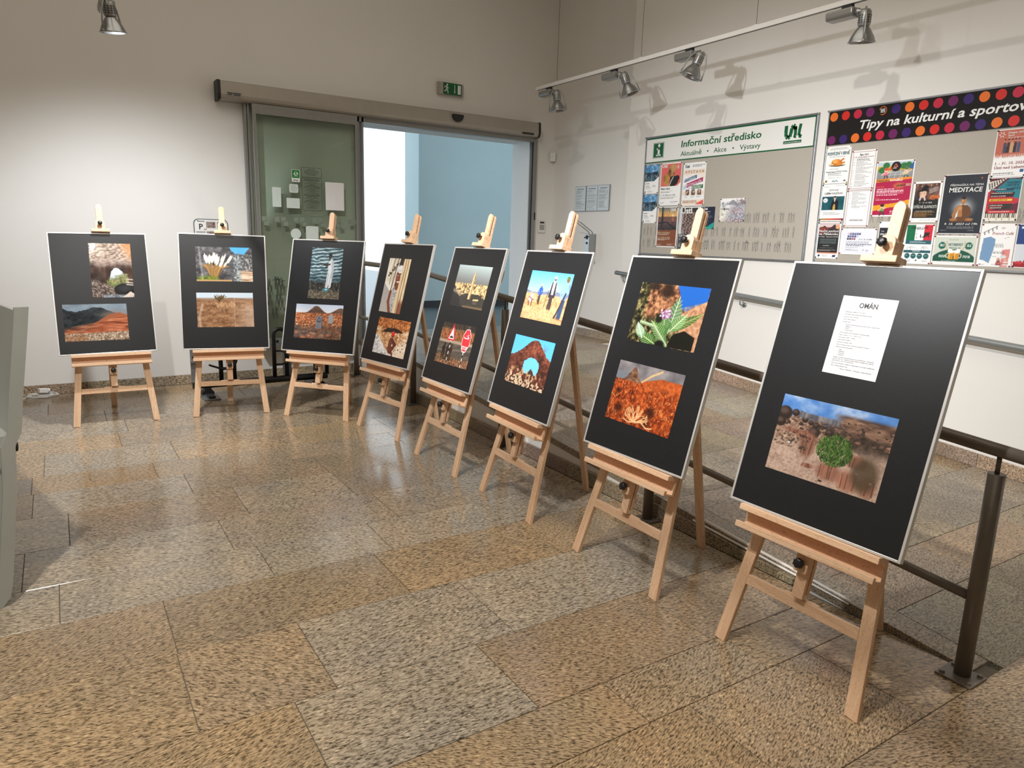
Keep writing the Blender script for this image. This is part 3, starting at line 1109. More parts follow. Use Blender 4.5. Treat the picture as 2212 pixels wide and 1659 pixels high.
tp = MB().tube(bend(tz, 0.985, 7.72, 6.1), 0.0245, 16)
tp.build('top_rail', M['rail'], rl)
for k, (ya, yb_) in enumerate(zip((1.107, 2.85, 4.48, 6.11), (2.85, 4.48, 6.11, 7.65))):
    MB().tube(bend(mz, ya + .025, yb_ - .025, 6.1), 0.019, 14).build('mid_rail', M['rail'], rl)
for y in (1.107, 2.85, 4.48, 6.11, 7.65):
    p = MB().tube([(0, y, 0.008), (0, y, tz(y) - 0.085)], 0.029, 18).build('post', M['rail'], rl)
    MB().tube([(0, y, tz(y) - 0.09), (0, y, tz(y) - 0.02)], 0.0085, 10).build('stem', M['rail'], p)
    pl = MB().box(-.075, .055, y - .065, y + .065, 0.0005, 0.009)
    for dx in (-.055, .037):
        for dy in (-.047, .047):
            pl.lathe([(.0, .009), (.011, .008), (.011, .001), (.0125, 0)], (dx, y + dy, .009), (0, 0, 1), 6, False)
    pl.build('base_plate', M['rail'], p, bevel=0.0015)

# handrail on the right wall
wr = thing('wall_handrail', 'grey tubular handrail on brackets along the right wall below the noticeboards', 'handrail', (5.35, 0, 0))
def wz(y): return 0.975 + (y - 2.086) * 0.0655
MB().tube([(0, -0.5, wz(-0.5)), (0, 2.0, wz(2)), (0, 4.2, wz(4.2)), (0, 6.215, wz(6.215))], 0.0235, 16).build('rail', M['rail_wall'], wr)
for y in (0.9, 2.65, 4.44, 6.09):
    z = wz(y)
    m = MB().tube([(0, y, z - .02), (0, y, z - .07), (.006, y, z - .082), (.02, y, z - .088), (.066, y, z - .088)], 0.0065, 8)
    m.lathe([(.0, -.006), (.022, -.005), (.024, 0)], (.069, y, z - .088), (1, 0, 0), 14)
    m.build('bracket', M['rail_wall'], wr)

# ---------------------------------------------------------------- lighting tracks and their spotlights
def spotlight(loc, aim, label, side=-1):
    """gear box under the track, knuckle, vented lamp holder, flared reflector between two curved arms"""
    t = thing('spotlight', label, 'spotlight', loc, 0, 'silver track spotlights')
    m = MB()
    gb = [(-.045, .0), (.045, .0), (.05, .012), (.05, .04), (.038, .058), (-.038, .058), (-.05, .04), (-.05, .012)]
    m.prism([(a, -w) for a, w in gb][::-1], 'y', -.03, .165)
    m.build('gear_box', M['alu_grey'], t, bevel=0.006)
    MB().box(-.018, .018, .0, .07, -.001, .028).build('track_adapter', M['rubber'], t)
    kb = MB().lathe([(.0, 0), (.022, .002), (.022, .022), (.012, .03), (.009, .06)], (0, -.03, -.03), (0, -1, 0), 14)
    kb.build('knuckle', M['alu_grey'], t)
    d = Vector(aim).normalized()
    hp = Vector((0, -.098, -.028))
    hd = bpy.data.objects.new('lamp_head', None)
    m = MB()
    m.lathe([(.0, 0), (.026, .004), (.036, .018), (.039, .04), (.039, .10), (.037, .104), (.030, .106)], (0, 0, 0), (0, 0, -1), 22)
    hd = m.build('lamp_head', M['alu_grey'], t)
    hd.location = hp - d * 0.005
    hd.rotation_euler = d.to_track_quat('-Z', 'Y').to_euler()
    vents = MB()
    for k in range(12):
        a = 2 * PI * k / 12
        for z in (.038, .052, .066, .080):
            x, y = math.cos(a), math.sin(a)
            vents.hexa([(x * .0385 - y * .004, y * .0385 + x * .004, -z - .008), (x * .0398 - y * .004, y * .0398 + x * .004, -z - .008), (x * .0398 + y * .004, y * .0398 - x * .004, -z - .008), (x * .0385 + y * .004, y * .0385 - x * .004, -z - .008),
                        (x * .0385 - y * .004, y * .0385 + x * .004, -z), (x * .0398 - y * .004, y * .0398 + x * .004, -z), (x * .0398 + y * .004, y * .0398 - x * .004, -z), (x * .0385 + y * .004, y * .0385 - x * .004, -z)])
    vents.build('vent', M['rubber'], hd)
    m = MB().lathe([(.030, .106), (.038, .114), (.055, .140), (.072, .170), (.081, .195), (.086, .200), (.086, .206), (.079, .206), (.076, .196), (.060, .160), (.034, .125), (.0, .118)], (0, 0, 0), (0, 0, -1), 30)
    m.build('reflector', M['steel'], hd)
    m = MB()
    for sx in (-1, 1):
        m.tube([(0, sx * .010, .008), (0, sx * .045, -.012), (0, sx * .068, -.06), (0, sx * .084, -.13), (0, sx * .092, -.198)], .0055, 8)
        m.lathe([(.0, -.008), (.010, -.006), (.010, .006), (.0, .008)], (0, sx * .091, -.197), (0, 1, 0), 10)
    m.build('arm', M['alu_grey'], hd)
    return t


def track(x, y0, y1, z, label, wires):
    t = thing('light_track', label, 'light track', (x, 0, z))
    MB().box(-.017, .017, y0, y1, 0, .034).build('rail', M['white_plastic'], t, bevel=0.002)
    MB().box(-.006, .006, y0 + .01, y1 - .01, -.001, .002).build('groove', M['rubber'], t)
    for y in wires:
        w = MB().cyl((0, y, .034), (0, y, CEIL - z), .0016, 6).build('wire', M['rubber'], t)
        MB().box(-.012, .012, y - .02, y + .02, .033, .04).build('clip', M['white_plastic'], w)
    return t


track(4.6, -1.0, 6.83, 3.178, 'white light track hung on wires along the right wall', (6.46, 5.17, 3.907, 2.6))
track(0.45, -1.0, 6.55, 3.155, 'light track at the upper left, only its dark end showing', (6.3, 4.6))
for y, aim, lb in ((6.56, (.10, -.08, -1), 'spotlight at the far end of the white track, above the door side'),
                   (5.50, (.30, -.28, -1), 'second spotlight from the far end of the white track'),
                   (4.54, (-.30, .25, -1), 'third spotlight from the far end, tilted to the left'),
                   (3.12, (.12, .10, -1), 'nearest spotlight on the white track, above the dotted banner')):
    spotlight((4.6, y, 3.150), aim, lb)
spotlight((0.45, 6.03, 3.127), (.10, .10, -1), 'spotlight hanging at the upper left, lit rim showing')

# ---------------------------------------------------------------- small things on the walls
def place(name, label, cat, loc, rotz=0.0, group=None):
    return thing(name, label, cat, loc, rotz, group)


# exit sign
ex = place('exit_sign', 'green emergency exit sign with a running figure above the sliding door', 'sign', (4.10, YB, 3.288))
MB().box(-.166, .166, -.05, -.001, -.068, .068).build('housing', plain('clear_housing', srgb(176, 170, 158), 0.3, vary=0.05), ex, bevel=0.004)
MB().box(-.105, .135, -.054, -.05, -.064, .064).build('face', plain('exit_green', srgb(0, 96, 48), 0.35), ex)
l = Lettering()
l.disc(-.055, .042, .0105)
l.poly([(-.072, .030), (-.058, .030), (-.048, .006), (-.066, -.004)])
l.band([(-.060, .026), (-.046, .008), (-.034, .006)], .008).band([(-.068, .026), (-.084, .022), (-.090, .006)], .008)
l.band([(-.060, .0), (-.048, -.024), (-.044, -.050)], .010).band([(-.064, .0), (-.072, -.026), (-.094, -.028)], .010)
l.rect(.040, .0475, -.018, .050).poly([(.0437, -.050), (.053, -.020), (.0345, -.020)])
l.rect(.083, .124, -.050, .050)
l.build('pictogram', M['white_ink'], ex, -.0545)
b = MB()
for x in (-.153, .150):
    for k in range(5):
        b.box(x - .010, x + .010, -.0515, -.05, -.05 + k * .022, -.042 + k * .022)
b.build('ribs', M['alu_grey'], ex)

# keypad, corner detector, hand sanitiser dispenser, three framed notices
kp = place('alarm_keypad', 'white alarm keypad on the wall right of the sliding door', 'keypad', (5.484, YB, 1.757))
MB().box(-.055, .055, -.026, -.001, -.084, .084).build('body', M['white_plastic'], kp, bevel=0.006)
MB().box(-.034, .034, -.028, -.026, .038, .060).build('display', M['knob'], kp)
b = MB()
for r in range(4):
    for c in range(4):
        b.box(-.036 + c * .019, -.022 + c * .019, -.029, -.026, .008 - r * .017, .019 - r * .017)
b.build('key', plain('grey_keys', srgb(120, 120, 116), 0.5), kp)
tag(bpy.data.objects['key'], kind='stuff')
dt = place('motion_detector', 'small white detector in the corner right of the door', 'detector', (5.615, YB - 0.035, 2.645), -PI / 4)
MB().prism([(-.036, -.028), (.036, -.028), (.036, .0), (.012, .02), (-.012, .02), (-.036, .0)], 'z', -.055, .055).build('body', M['white_plastic'], dt, bevel=0.004)
MB().box(-.012, .012, -.030, -.028, .01, .016).build('lens', M['alu_grey'], dt)

RW = -PI / 2     # things on the right wall: their x runs to the viewer's right, their y into the wall
dp = place('sanitiser_dispenser', 'steel hand sanitiser dispenser with a long lever arm on the right wall', 'dispenser', (XF, 7.02, 1.50), RW)
MB().box(-.046, .046, -.105, -.004, -.16, .165).build('body', M['steel'], dp, bevel=0.003)
MB().box(-.05, .05, -.012, -.001, -.19, .17).build('back_plate', M['galv'], dp, bevel=0.002)
m = MB().tube([(-.034, -.05, .13), (-.034, -.05, .185), (-.036, -.07, .205), (-.040, -.24, .30), (-.030, -.262, .312), (0, -.268, .316), (.030, -.262, .312), (.040, -.24, .30), (.036, -.07, .205), (.034, -.05, .185), (.034, -.05, .13)], .0055, 8)
m.build('lever', M['steel'], dp)
m = MB().lathe([(0, .0), (.014, .001), (.014, .006), (.0, .008)], (0, -.105, .06), (0, -1, 0), 14)
m.build('lock', M['knob'], dp)
m = MB().tube([(-.05, -.108, .12), (-.02, -.118, .135), (.03, -.112, .138), (.05, -.108, .136)], .005, 6).box(-.005, .005, -.118, -.105, .105, .155)
m.build('spring_clip', M['knob'], dp)
for k, (yc, lb) in enumerate(((7.305, 'left of the three framed notices on the right wall'), (7.075, 'middle of the three framed notices on the right wall'), (6.855, 'right of the three framed notices on the right wall'))):
    nt_ = place('framed_notice', lb, 'notice', (XF, yc, 2.10), RW, 'framed notices beside the door')
    MB().box(-.110, .110, -.016, -.001, -.153, .153).build('frame', M['galv'], nt_, bevel=0.002)
    MB().box(-.104, .104, -.0175, -.016, -.147, .147).build('sheet', plain('blue_white_sheet', srgb(205, 214, 218), 0.3), nt_)
    l = Lettering()
    rn = random.Random(20 + k)
    l.rect(-.07, .07, .112, .121)
    outline(l, -.094, .094, -.138, .138, .004, .0012)
    z = .095
    while z > -.12:
        if rn.random() < .16:
            z -= .010
        w = rn.uniform(.08, .17)
        x = -.082
        while x < -.082 + w:
            a = rn.uniform(.008, .026)
            l.rect(x, min(x + a, .084), z, z + .0032)
            x += a + .004
        z -= .0085
    l.build('lettering', plain('grey_ink', srgb(96, 104, 108), 0.5), nt_, -.018)

# parking sign behind the second easel
ps = place('bicycle_parking_sign', 'rounded sign with a large P on the back wall behind the second easel', 'sign', (1.375, YB, 1.53))
l = Lettering(); rrect(l, -.165, .165, -.165, .165, .045)
pts = [p for p in l.v]
m = MB().prism([(a, c) for a, _b, c in pts], 'y', -.010, -.001)
m.build('plate', plain('sign_edge', srgb(90, 94, 98), 0.4), ps)
l = Lettering(); rrect(l, -.157, .157, -.157, .157, .040); l.build('sign_face', M['white_ink'], ps, -.0105)
l = Lettering(); l.text('P', -.118, .060, .078, .02); l.text('68', -.072, .052, .026, 0, .25); l.rect(-.128, -.060, .137, .143); l.band([(-.13, .142), (-.124, .150), (-.119, .141)], .004)
for z in (.034, .024): l.rect(-.145, -.055, z, z + .004)
l.text('stojan', -.10, .0, .014, .01, 0, 'CENTER')
l.build('lettering', M['ink'], ps, -.0112)
l = Lettering()
for (x0, z0) in ((-.045, .075), (.058, .075), (-.045, -.02), (.058, -.02), (-.045, -.11), (.058, -.11)):
    l.rect(x0, x0 + .088, z0, z0 + .062)
pc = l.build('picture_field', plain('sign_pictures', srgb(150, 132, 124), 0.5, vary=0.5, scale=60), ps, -.011)
l = Lettering()
rn = random.Random(4)
for (x0, z0) in ((-.045, .075), (.058, .075), (-.045, -.02), (.058, -.02)):
    for k in range(7):
        a, c = x0 + rn.uniform(.008, .07), z0 + rn.uniform(.006, .05)
        l.poly([(a, c), (a + rn.uniform(.004, .016), c + rn.uniform(-.004, .006)), (a + rn.uniform(0, .016), min(c + rn.uniform(.008, .03), z0 + .06))])
l.build('picture_marks', plain('sign_navy', srgb(38, 36, 56), 0.5), ps, -.0115)

# ---------------------------------------------------------------- bicycle stand along the back wall
bs = thing('bicycle_stand', 'black tubular bicycle stand lying along the back wall behind the easels', 'bicycle stand', (0, 7.30, 0))
MB().tube([(1.02, 0, .105), (2.34, 0, .105)], .034, 16).build('base_tube', M['black_metal'], bs)
for x in (1.15, 2.25):
    MB().box(x - .075, x + .075, -.27, .27, .0005, .016).build('foot_plate', M['galv'], bs, bevel=0.003)
    ft_ = MB().prism([(-.06, .016), (.06, .016), (.05, .045), (.03, .055), (.03, .078), (-.03, .078), (-.03, .055), (-.05, .045)], 'y', -.05, .05).build('saddle_block', M['black_metal'], bs, bevel=0.003)
    ft_.location.x = x
    fb = MB().box(-.03, .03, -.255, -.13, .016, .04).build('foot_block', M['rubber'], bs, bevel=0.003)
    fb.location.x = x
for x0 in (1.285, 1.80, 2.22):
    pts = [(x0, 0, .12), (x0, 0, .56)] + [(x0 + .062 - .062 * math.cos(a), 0, .56 + .062 * math.sin(a)) for a in [k * PI / 8 for k in range(1, 8)]] + [(x0 + .124, 0, .56), (x0 + .124, 0, .12)]
    hp_ = MB().tube(pts, .0205, 14).build('hoop', M['black_metal'], bs)
    k = [(x0, -.005, .40), (x0 + .07, -.03, .40), (x0 + .115, -.06, .38), (x0 + .135, -.075, .335), (x0 + .118, -.06, .285), (x0 + .07, -.03, .262), (x0, -.005, .258)]
    MB().tube(k, .010, 8).build('lock_hook', M['black_metal'], hp_)
    MB().lathe([(0, -.004), (.016, -.003), (.016, .003), (0, .004)], (x0 + .03, -.03, .50), (0, 1, 0), 12).build('bolt', M['rubber'], hp_)
kk = [(1.41, -.005, .345), (1.40, -.03, .29), (1.36, -.06, .262), (1.29, -.09, .262), (1.20, -.11, .30), (1.165, -.115, .315), (1.16, -.115, .322)]
MB().tube(kk, .010, 8).build('wheel_hook', M['black_metal'], bs)
for x, fl in ((1.085, 1), (1.98, -1)):
    br_ = MB()
    br_.box(x - .045, x + .045, .20, .21, .10, .50).box(x - .045, x + .045, .02, .21, .10, .11)
    bo = br_.build('wall_bracket', M['galv'], bs, bevel=0.002)
    if fl > 0:
        MB().box(x - .05, x + .05, .16, .20, .30, .312).build('bracket_lip', M['galv'], bo)
        for z in (.46, .345):
            MB().lathe([(0, -.022), (.017, -.02), (.020, -.006), (.027, -.004), (.027, 0)], (x, .20, z), (0, 1, 0), 16).build('bolt', M['rubber'], bo)

# ---------------------------------------------------------------- cable with an adapter by the skirting
cb = thing('power_cable', 'coiled white cable with a plug adapter on the floor by the back wall', 'cable', (-0.20, 7.84, 0))
pts = [(-.30, -.02, .006), (-.22, -.03, .005), (-.15, -.02, .005)]
for k in range(46):
    a = PI + k * 2 * PI / 14
    pts.append((-.01 + (.12 + .012 * math.sin(k)) * math.cos(a), -.005 + (.050 + .006 * math.cos(1.7 * k)) * math.sin(a), .006 + .0007 * k + .004 * math.sin(k * .9)))
MB().tube(pts, .0045, 7).build('cord', M['white_plastic'], cb)
ad = MB().box(-.045, .03, -.022, .022, .040, .082).build('plug', M['white_plastic'], cb, bevel=0.006)
ad.rotation_euler = (0, .12, .35)
MB().lathe([(0, 0), (.021, .001), (.021, .014), (.018, .016)], (.03, 0, .061), (1, 0, 0), 14).build('socket_ring', M['white_plastic'], ad)

# ---------------------------------------------------------------- brochure rack cut by the left edge
ra = math.radians(13.5)
rk = thing('brochure_rack', 'grey perforated steel brochure rack at the left edge of the picture', 'rack', (-0.313, 3.446, 0), 0)
DV, NV = Vector((-math.sin(ra), math.cos(ra), 0)), Vector((math.cos(ra), math.sin(ra), 0))


def rp(w, d, z):
    q = NV * w + DV * d
    return (q.x, q.y, z)


def ledge_w(z):
    return float(np.interp(z, [0, .04, .105, .50, .69, .75, .91, 1.165, 1.26], [0, .033, .048, .099, .111, .138, .159, .197, .21]))


LEN = 1.3
# lower box
m = MB()
for zz0, zz1 in ((0.0005, .105), (.105, .50), (.50, .60)):
    a0, a1 = ledge_w(zz0) - (.03 if zz0 > .05 else .0), ledge_w(zz1) - .03
    m.hexa([rp(-.42, 0.012, zz0), rp(a0, 0.012, zz0), rp(a0, LEN, zz0), rp(-.42, LEN, zz0), rp(-.42, 0.012, zz1), rp(a1, 0.012, zz1), rp(a1, LEN, zz1), rp(-.42, LEN, zz1)])
m.build('lower_box', M['rack'], rk)
# end plate
zs = [0.0005, .04, .105, .30, .50, .60, .69, .75, .91, 1.165, 1.262]
m = MB()
for z0, z1 in zip(zs, zs[1:]):
    b0, b1 = ledge_w(z0) - (.05 if z0 > .03 else .012), ledge_w(z1) - .05
    m.hexa([rp(b0, -.004, z0), rp(ledge_w(z0), -.004, z0), rp(ledge_w(z0), .012, z0), rp(b0, .012, z0), rp(b1, -.004, z1), rp(ledge_w(z1), -.004, z1), rp(ledge_w(z1), .012, z1), rp(b1, .012, z1)])
m.build('end_plate', M['rack'], rk)
# perforated back panel with pressed louvres
pz0, pz1 = .735, 1.245
pw0, pw1 = ledge_w(pz0) - .022, ledge_w(pz1) - .028
MB().hexa([rp(pw0 - .012, .012, pz0), rp(pw0, .012, pz0), rp(pw0, LEN, pz0), rp(pw0 - .012, LEN, pz0), rp(pw1 - .012, .012, pz1), rp(pw1, .012, pz1), rp(pw1, LEN, pz1), rp(pw1 - .012, LEN, pz1)]).build('perforated_panel', M['rack'], rk)
m = MB()
for c in range(9):
    d0 = .085 + c * .115
    for r in range(34):
        z = pz0 + .022 + r * .0142
        if r % 9 == 8:
            continue
        w = pw0 + (pw1 - pw0) * (z - pz0) / (pz1 - pz0)
        dd = d0 + r * .0007
        m.hexa([rp(w - .001, dd, z - .003), rp(w + .0045, dd + .006, z - .001), rp(w + .0045, dd + .040, z - .001), rp(w - .001, dd + .046, z - .003), rp(w - .001, dd, z + .003), rp(w + .003, dd + .006, z + .0015), rp(w + .003, dd + .040, z + .0015), rp(w - .001, dd + .046, z + .003)])
tag(m.build('louvre', M['slot'], rk), kind='stuff')
for r in (8, 17, 26):
    z = pz0 + .022 + r * .0142
    w = pw0 + (pw1 - pw0) * (z - pz0) / (pz1 - pz0)
    MB().hexa([rp(w, .014, z - .0025), rp(w + .006, .014, z - .0015), rp(w + .006, LEN, z - .0015), rp(w, LEN, z - .0025), rp(w, .014, z + .0025), rp(w + .006, .014, z + .002), rp(w + .006, LEN, z + .002), rp(w, LEN, z + .0025)]).build('seam', M['slot'], rk)
# sloping tray and the acrylic lip holding the brochures
MB().hexa([rp(-.30, .012, .60), rp(.085, .012, .575), rp(.085, LEN, .575), rp(-.30, LEN, .60), rp(-.30, .012, .74), rp(pw0 - .012, .012, .735), rp(pw0 - .012, LEN, .735), rp(-.30, LEN, .74)]).build('sloping_tray', M['rack'], rk)
o = MB().lathe([(0, -.012), (.013, -.010), (.013, .004), (.019, .006), (.019, .010), (0, .012)], rp(.112, .02, .69), tuple(NV), 16).build('catch', M['steel'], rk)
MB().tube([rp(.117, .02 + .024 * math.cos(k * PI / 8), .69 + .024 * math.sin(k * PI / 8)) for k in range(16)], .004, 6, closed=True).build('catch_ring', M['rubber'], o)
# brochures standing in the tray
for k, lb in enumerate(('brochure with a pale landscape cover, front one of the stack in the rack', 'second brochure of the stack in the rack, only its edge showing', 'third brochure of the stack in the rack, dark edged')):
    br2 = thing('brochure', lb, 'brochure', (-0.313, 3.446, 0), 0, 'brochures in the steel rack')
    w0, w1 = .108 - k * .008, .122 - k * .008
    z0, z1 = .555 - k * .006, .715
    dn = .035 + k * .004
    cs = [rp(w0 - .007, dn, z0), rp(w0, dn + .012, z0), rp(w0, dn + .34, z0), rp(w0 - .007, dn + .34, z0), rp(w1 - .007, dn - .008, z1), rp(w1, dn, z1), rp(w1, dn + .34, z1), rp(w1 - .007, dn + .34, z1)]
    MB().hexa(cs).build('pages', M['paper'] if k < 2 else M['ink'], br2)
    if k == 0:
        m = MB().hexa([rp(w0 + .0003, dn + .014, z0 + .002), rp(w0 + .001, dn + .014, z0 + .002), rp(w0 + .001, dn + .338, z0 + .002), rp(w0 + .0003, dn + .338, z0 + .002), rp(w0 + .0003 + .0095, dn + .004, z0 + .105), rp(w0 + .001 + .0095, dn + .004, z0 + .105), rp(w0 + .001 + .0095, dn + .338, z0 + .105), rp(w0 + .0003 + .0095, dn + .338, z0 + .105)])
        m.build('cover_picture', plain('brochure_cover', srgb(205, 190, 172), 0.4, vary=0.22, scale=26), br2)
        pts = [rp(w0 + .0066, dn + .085 + .016 * math.cos(a), z0 + .055 + .014 * math.sin(a)) for a in [q * PI / 8 for q in range(16)]]
        MB().tube(pts, .003, 5, closed=True).build('cover_lettering', M['ink'], br2)

# ---------------------------------------------------------------- painted prints: colours computed on a fine grid of each sheet
def vnoise(H, W, fy, fx, seed):
    r = np.random.RandomState(seed)
    gy, gx = int(fy) + 3, int(fx) + 3
    g = r.rand(gy, gx)
    y = np.linspace(0, fy, H)
    x = np.linspace(0, fx, W)
    iy, ix = y.astype(int), x.astype(int)
    ty, tx = y - iy, x - ix
    ty, tx = (ty * ty * (3 - 2 * ty))[:, None], (tx * tx * (3 - 2 * tx))[None, :]
    a = g[iy][:, ix]; b = g[iy][:, ix + 1]; c = g[iy + 1][:, ix]; d = g[iy + 1][:, ix + 1]
    return (a * (1 - tx) + b * tx) * (1 - ty) + (c * (1 - tx) + d * tx) * ty


def sstep(a, b, x):
    t = np.clip((x - a) / (b - a), 0, 1)
    return t * t * (3 - 2 * t)


class Cv:
    """a picture in 0..1 coordinates, y downwards; colours are sRGB 0..255"""

    def __init__(s, w, h, ppm, bg=(255, 255, 255)):
        s.w, s.h = w, h
        s.W, s.H = max(int(w * ppm), 8), max(int(h * ppm), 8)
        s.X, s.Y = np.meshgrid(np.linspace(0, 1, s.W), np.linspace(0, 1, s.H))
        s.C = np.ones((s.H, s.W, 3)) * np.array(bg, float)
        s.px = 1.0 / s.W
        s.rnd = random.Random(s.W * 31 + s.H)

    def n(s, fx, fy, seed, octs=4, gain=0.55):
        t, a, tot = 0, 1, 0
        for o in range(octs):
            if fx * 2 ** o > s.W or fy * 2 ** o > s.H:
                break
            t = t + a * vnoise(s.H, s.W, fy * 2 ** o, fx * 2 ** o, seed + o * 17)
            tot += a
            a *= gain
        if tot == 0:
            return np.full((s.H, s.W), .5)
        return t / tot

    def mix(s, mask, col):
        c = np.asarray(col, float)
        m = np.clip(mask, 0, 1)[..., None]
        s.C = s.C * (1 - m) + c * m
        return s

    def ramp(s, t, cols):
        """colour array from a 0..1 field through a list of (position, colour)"""
        ps = [p for p, _ in cols]
        return np.stack([np.interp(t, ps, [c[k] for _, c in cols]) for k in range(3)], -1)

    def rect(s, x0, x1, y0, y1, col, a=1.0):
        return s.mix(((s.X >= x0) & (s.X <= x1) & (s.Y >= y0) & (s.Y <= y1)) * a, col)

    def ell(s, cx, cy, rx, ry, col, soft=0.12, a=1.0):
        d = np.sqrt(((s.X - cx) / rx) ** 2 + ((s.Y - cy) / ry) ** 2)
        return s.mix(sstep(1 + soft, 1 - soft, d) * a if False else (1 - sstep(1 - soft, 1 + soft, d)) * a, col)

    def poly(s, pts, col, a=1.0):
        x, y = s.X, s.Y
        ins = np.zeros(x.shape, bool)
        j = len(pts) - 1
        for i in range(len(pts)):
            xi, yi = pts[i]
            xj, yj = pts[j]
            if yi != yj:
                ins ^= ((yi > y) != (yj > y)) & (x < (xj - xi) * (y - yi) / (yj - yi) + xi)
            j = i
        return s.mix(ins * a, col)

    def line(s, pts, wd, col, a=1.0):
        asp = s.h / s.w
        for (x0, y0), (x1, y1) in zip(pts, pts[1:]):
            dx, dy = x1 - x0, (y1 - y0) * asp
            l2 = dx * dx + dy * dy + 1e-12
            px, py = s.X - x0, (s.Y - y0) * asp
            t = np.clip((px * dx + py * dy) / l2, 0, 1)
            d = np.sqrt((px - t * dx) ** 2 + (py - t * dy) ** 2)
            s.mix((1 - sstep(wd * .35, wd * .65 + s.px * .5, d)) * a, col)
        return s

    def words(s, x0, x1, y0, y1, n, col, a=0.8, just=False, hfrac=0.45):
        """lines of print too small to read"""
        dy = (y1 - y0) / n
        for k in range(n):
            y = y0 + k * dy
            x = x0
            end = x1 if just else x0 + (x1 - x0) * s.rnd.uniform(.55, 1)
            while x < end:
                w = s.rnd.uniform(.02, .07)
                s.rect(x, min(x + w, end), y, y + dy * hfrac, col, a)
                x += w + .015
        return s


def lin(c):
    c = np.clip(c / 255.0, 0, 1)
    return np.where(c <= 0.04045, c / 12.92, ((c + 0.055) / 1.055) ** 2.4)


def sheet(name, cv, mat, parent, cx, cz, y, ang=0.0, thick=0.0005, curl=0.0, gain=1.0):
    """the painted picture as a fine grid in the parent's x-z plane, facing -y"""
    W, H = cv.W, cv.H
    xs = np.linspace(-cv.w / 2, cv.w / 2, W)
    zs = np.linspace(cv.h / 2, -cv.h / 2, H)
    gx, gz = np.meshgrid(xs, zs)
    c, sn = math.cos(ang), math.sin(ang)
    vx, vz = cx + gx * c - gz * sn, cz + gx * sn + gz * c
    vy = np.full_like(vx, y)
    if curl:
        vy = vy - curl * (np.sin(gx / cv.w * 5.0 + 1.0) * .5 + .5) * (np.cos(gz / cv.h * 4.0) * .5 + .5)
    co = np.stack([vx, vy, vz], -1).reshape(-1, 3).astype(np.float32)
    idx = np.arange(W * H).reshape(H, W)
    q = np.stack([idx[1:, :-1], idx[1:, 1:], idx[:-1, 1:], idx[:-1, :-1]], -1).reshape(-1, 4).astype(np.int32)
    me = bpy.data.meshes.new(name)
    me.vertices.add(W * H)
    me.vertices.foreach_set('co', co.ravel())
    me.loops.add(q.size)
    me.loops.foreach_set('vertex_index', q.ravel())
    me.polygons.add(len(q))
    me.polygons.foreach_set('loop_start', np.arange(0, q.size, 4, dtype=np.int32))
    me.polygons.foreach_set('loop_total', np.full(len(q), 4, dtype=np.int32))
    at = me.attributes.new('Col', 'FLOAT_COLOR', 'POINT')
    rgba = np.ones((W * H, 4), dtype=np.float32)
    rgba[:, :3] = np.clip(lin(cv.C).reshape(-1, 3) * gain, 0, 0.9)
    at.data.foreach_set('color', rgba.ravel())
    me.update()
    me.validate()
    me.materials.append(mat)
    o = bpy.data.objects.new(name, me)
    link(o, parent)
    return o


M['photo'] = print_mat('photo_print', 0.33, 0.5, wave=0.05)
M['photo_gloss'] = print_mat('glossy_photo_print', 0.20, 0.5, wave=0.35, coat=0.3)
M['poster'] = print_mat('poster_print', 0.45, 0.4)


def stones(c, ymin, ymax, n, cols, smin, smax, seed, dark=(40, 30, 26), flat=.6):
    r = random.Random(seed)
    for k in range(n):
        y = ymin + (ymax - ymin) * (k / n)
        t = (y - ymin) / max(ymax - ymin, 1e-6)
        s_ = smin + (smax - smin) * t
        x = r.uniform(-.02, 1.02)
        s_ *= r.uniform(.6, 1.3)
        col = np.array(r.choice(cols), float) * r.uniform(.8, 1.12)
        pts = []
        for j in range(6):
            a = 2 * PI * j / 6 + r.uniform(-.3, .3)
            q = s_ * r.uniform(.75, 1.1)
            pts.append((x + q * math.cos(a), y + q * flat * c.w / c.h * math.sin(a)))
        c.poly([(a + s_ * .12, b + s_ * .25) for a, b in pts], dark, .75)
        c.poly(pts, col)
        c.poly([(x + (a - x) * .62 - s_ * .1, y + (b - y) * .5 - s_ * .22) for a, b in pts], np.clip(col * 1.22 + 8, 0, 255), .7)


def person(c, x, y, h, top, legs, skin=(120, 78, 56), cap=None, pose=0):
    """standing figure: y is the feet, h the height in picture units"""
    k = c.h / c.w
    w = h * k * .16
    c.line([(x - w * .35, y), (x - w * .15, y - h * .48)], w * .62, legs).line([(x + w * (.35 + .5 * pose), y), (x + w * .18, y - h * .48)], w * .62, legs)
    c.poly([(x - w * .75, y - h * .80), (x - w * .5, y - h * .42), (x + w * .55, y - h * .42), (x + w * .8, y - h * .80), (x + w * .2, y - h * .86), (x - w * .2, y - h * .86)], top)
    c.line([(x - w * .7, y - h * .78), (x - w * 1.1, y - h * .6), (x - w * .8, y - h * .46)], w * .34, top)
    c.line([(x + w * .75, y - h * .78), (x + w * 1.15, y - h * .6), (x + w * (.8 + pose), y - h * .46)], w * .34, np.array(top) * .8)
    c.ell(x, y - h * .925, w * .42, h * .07, skin)
    if cap is not None:
        c.ell(x, y - h * .965, w * .46, h * .045, cap)


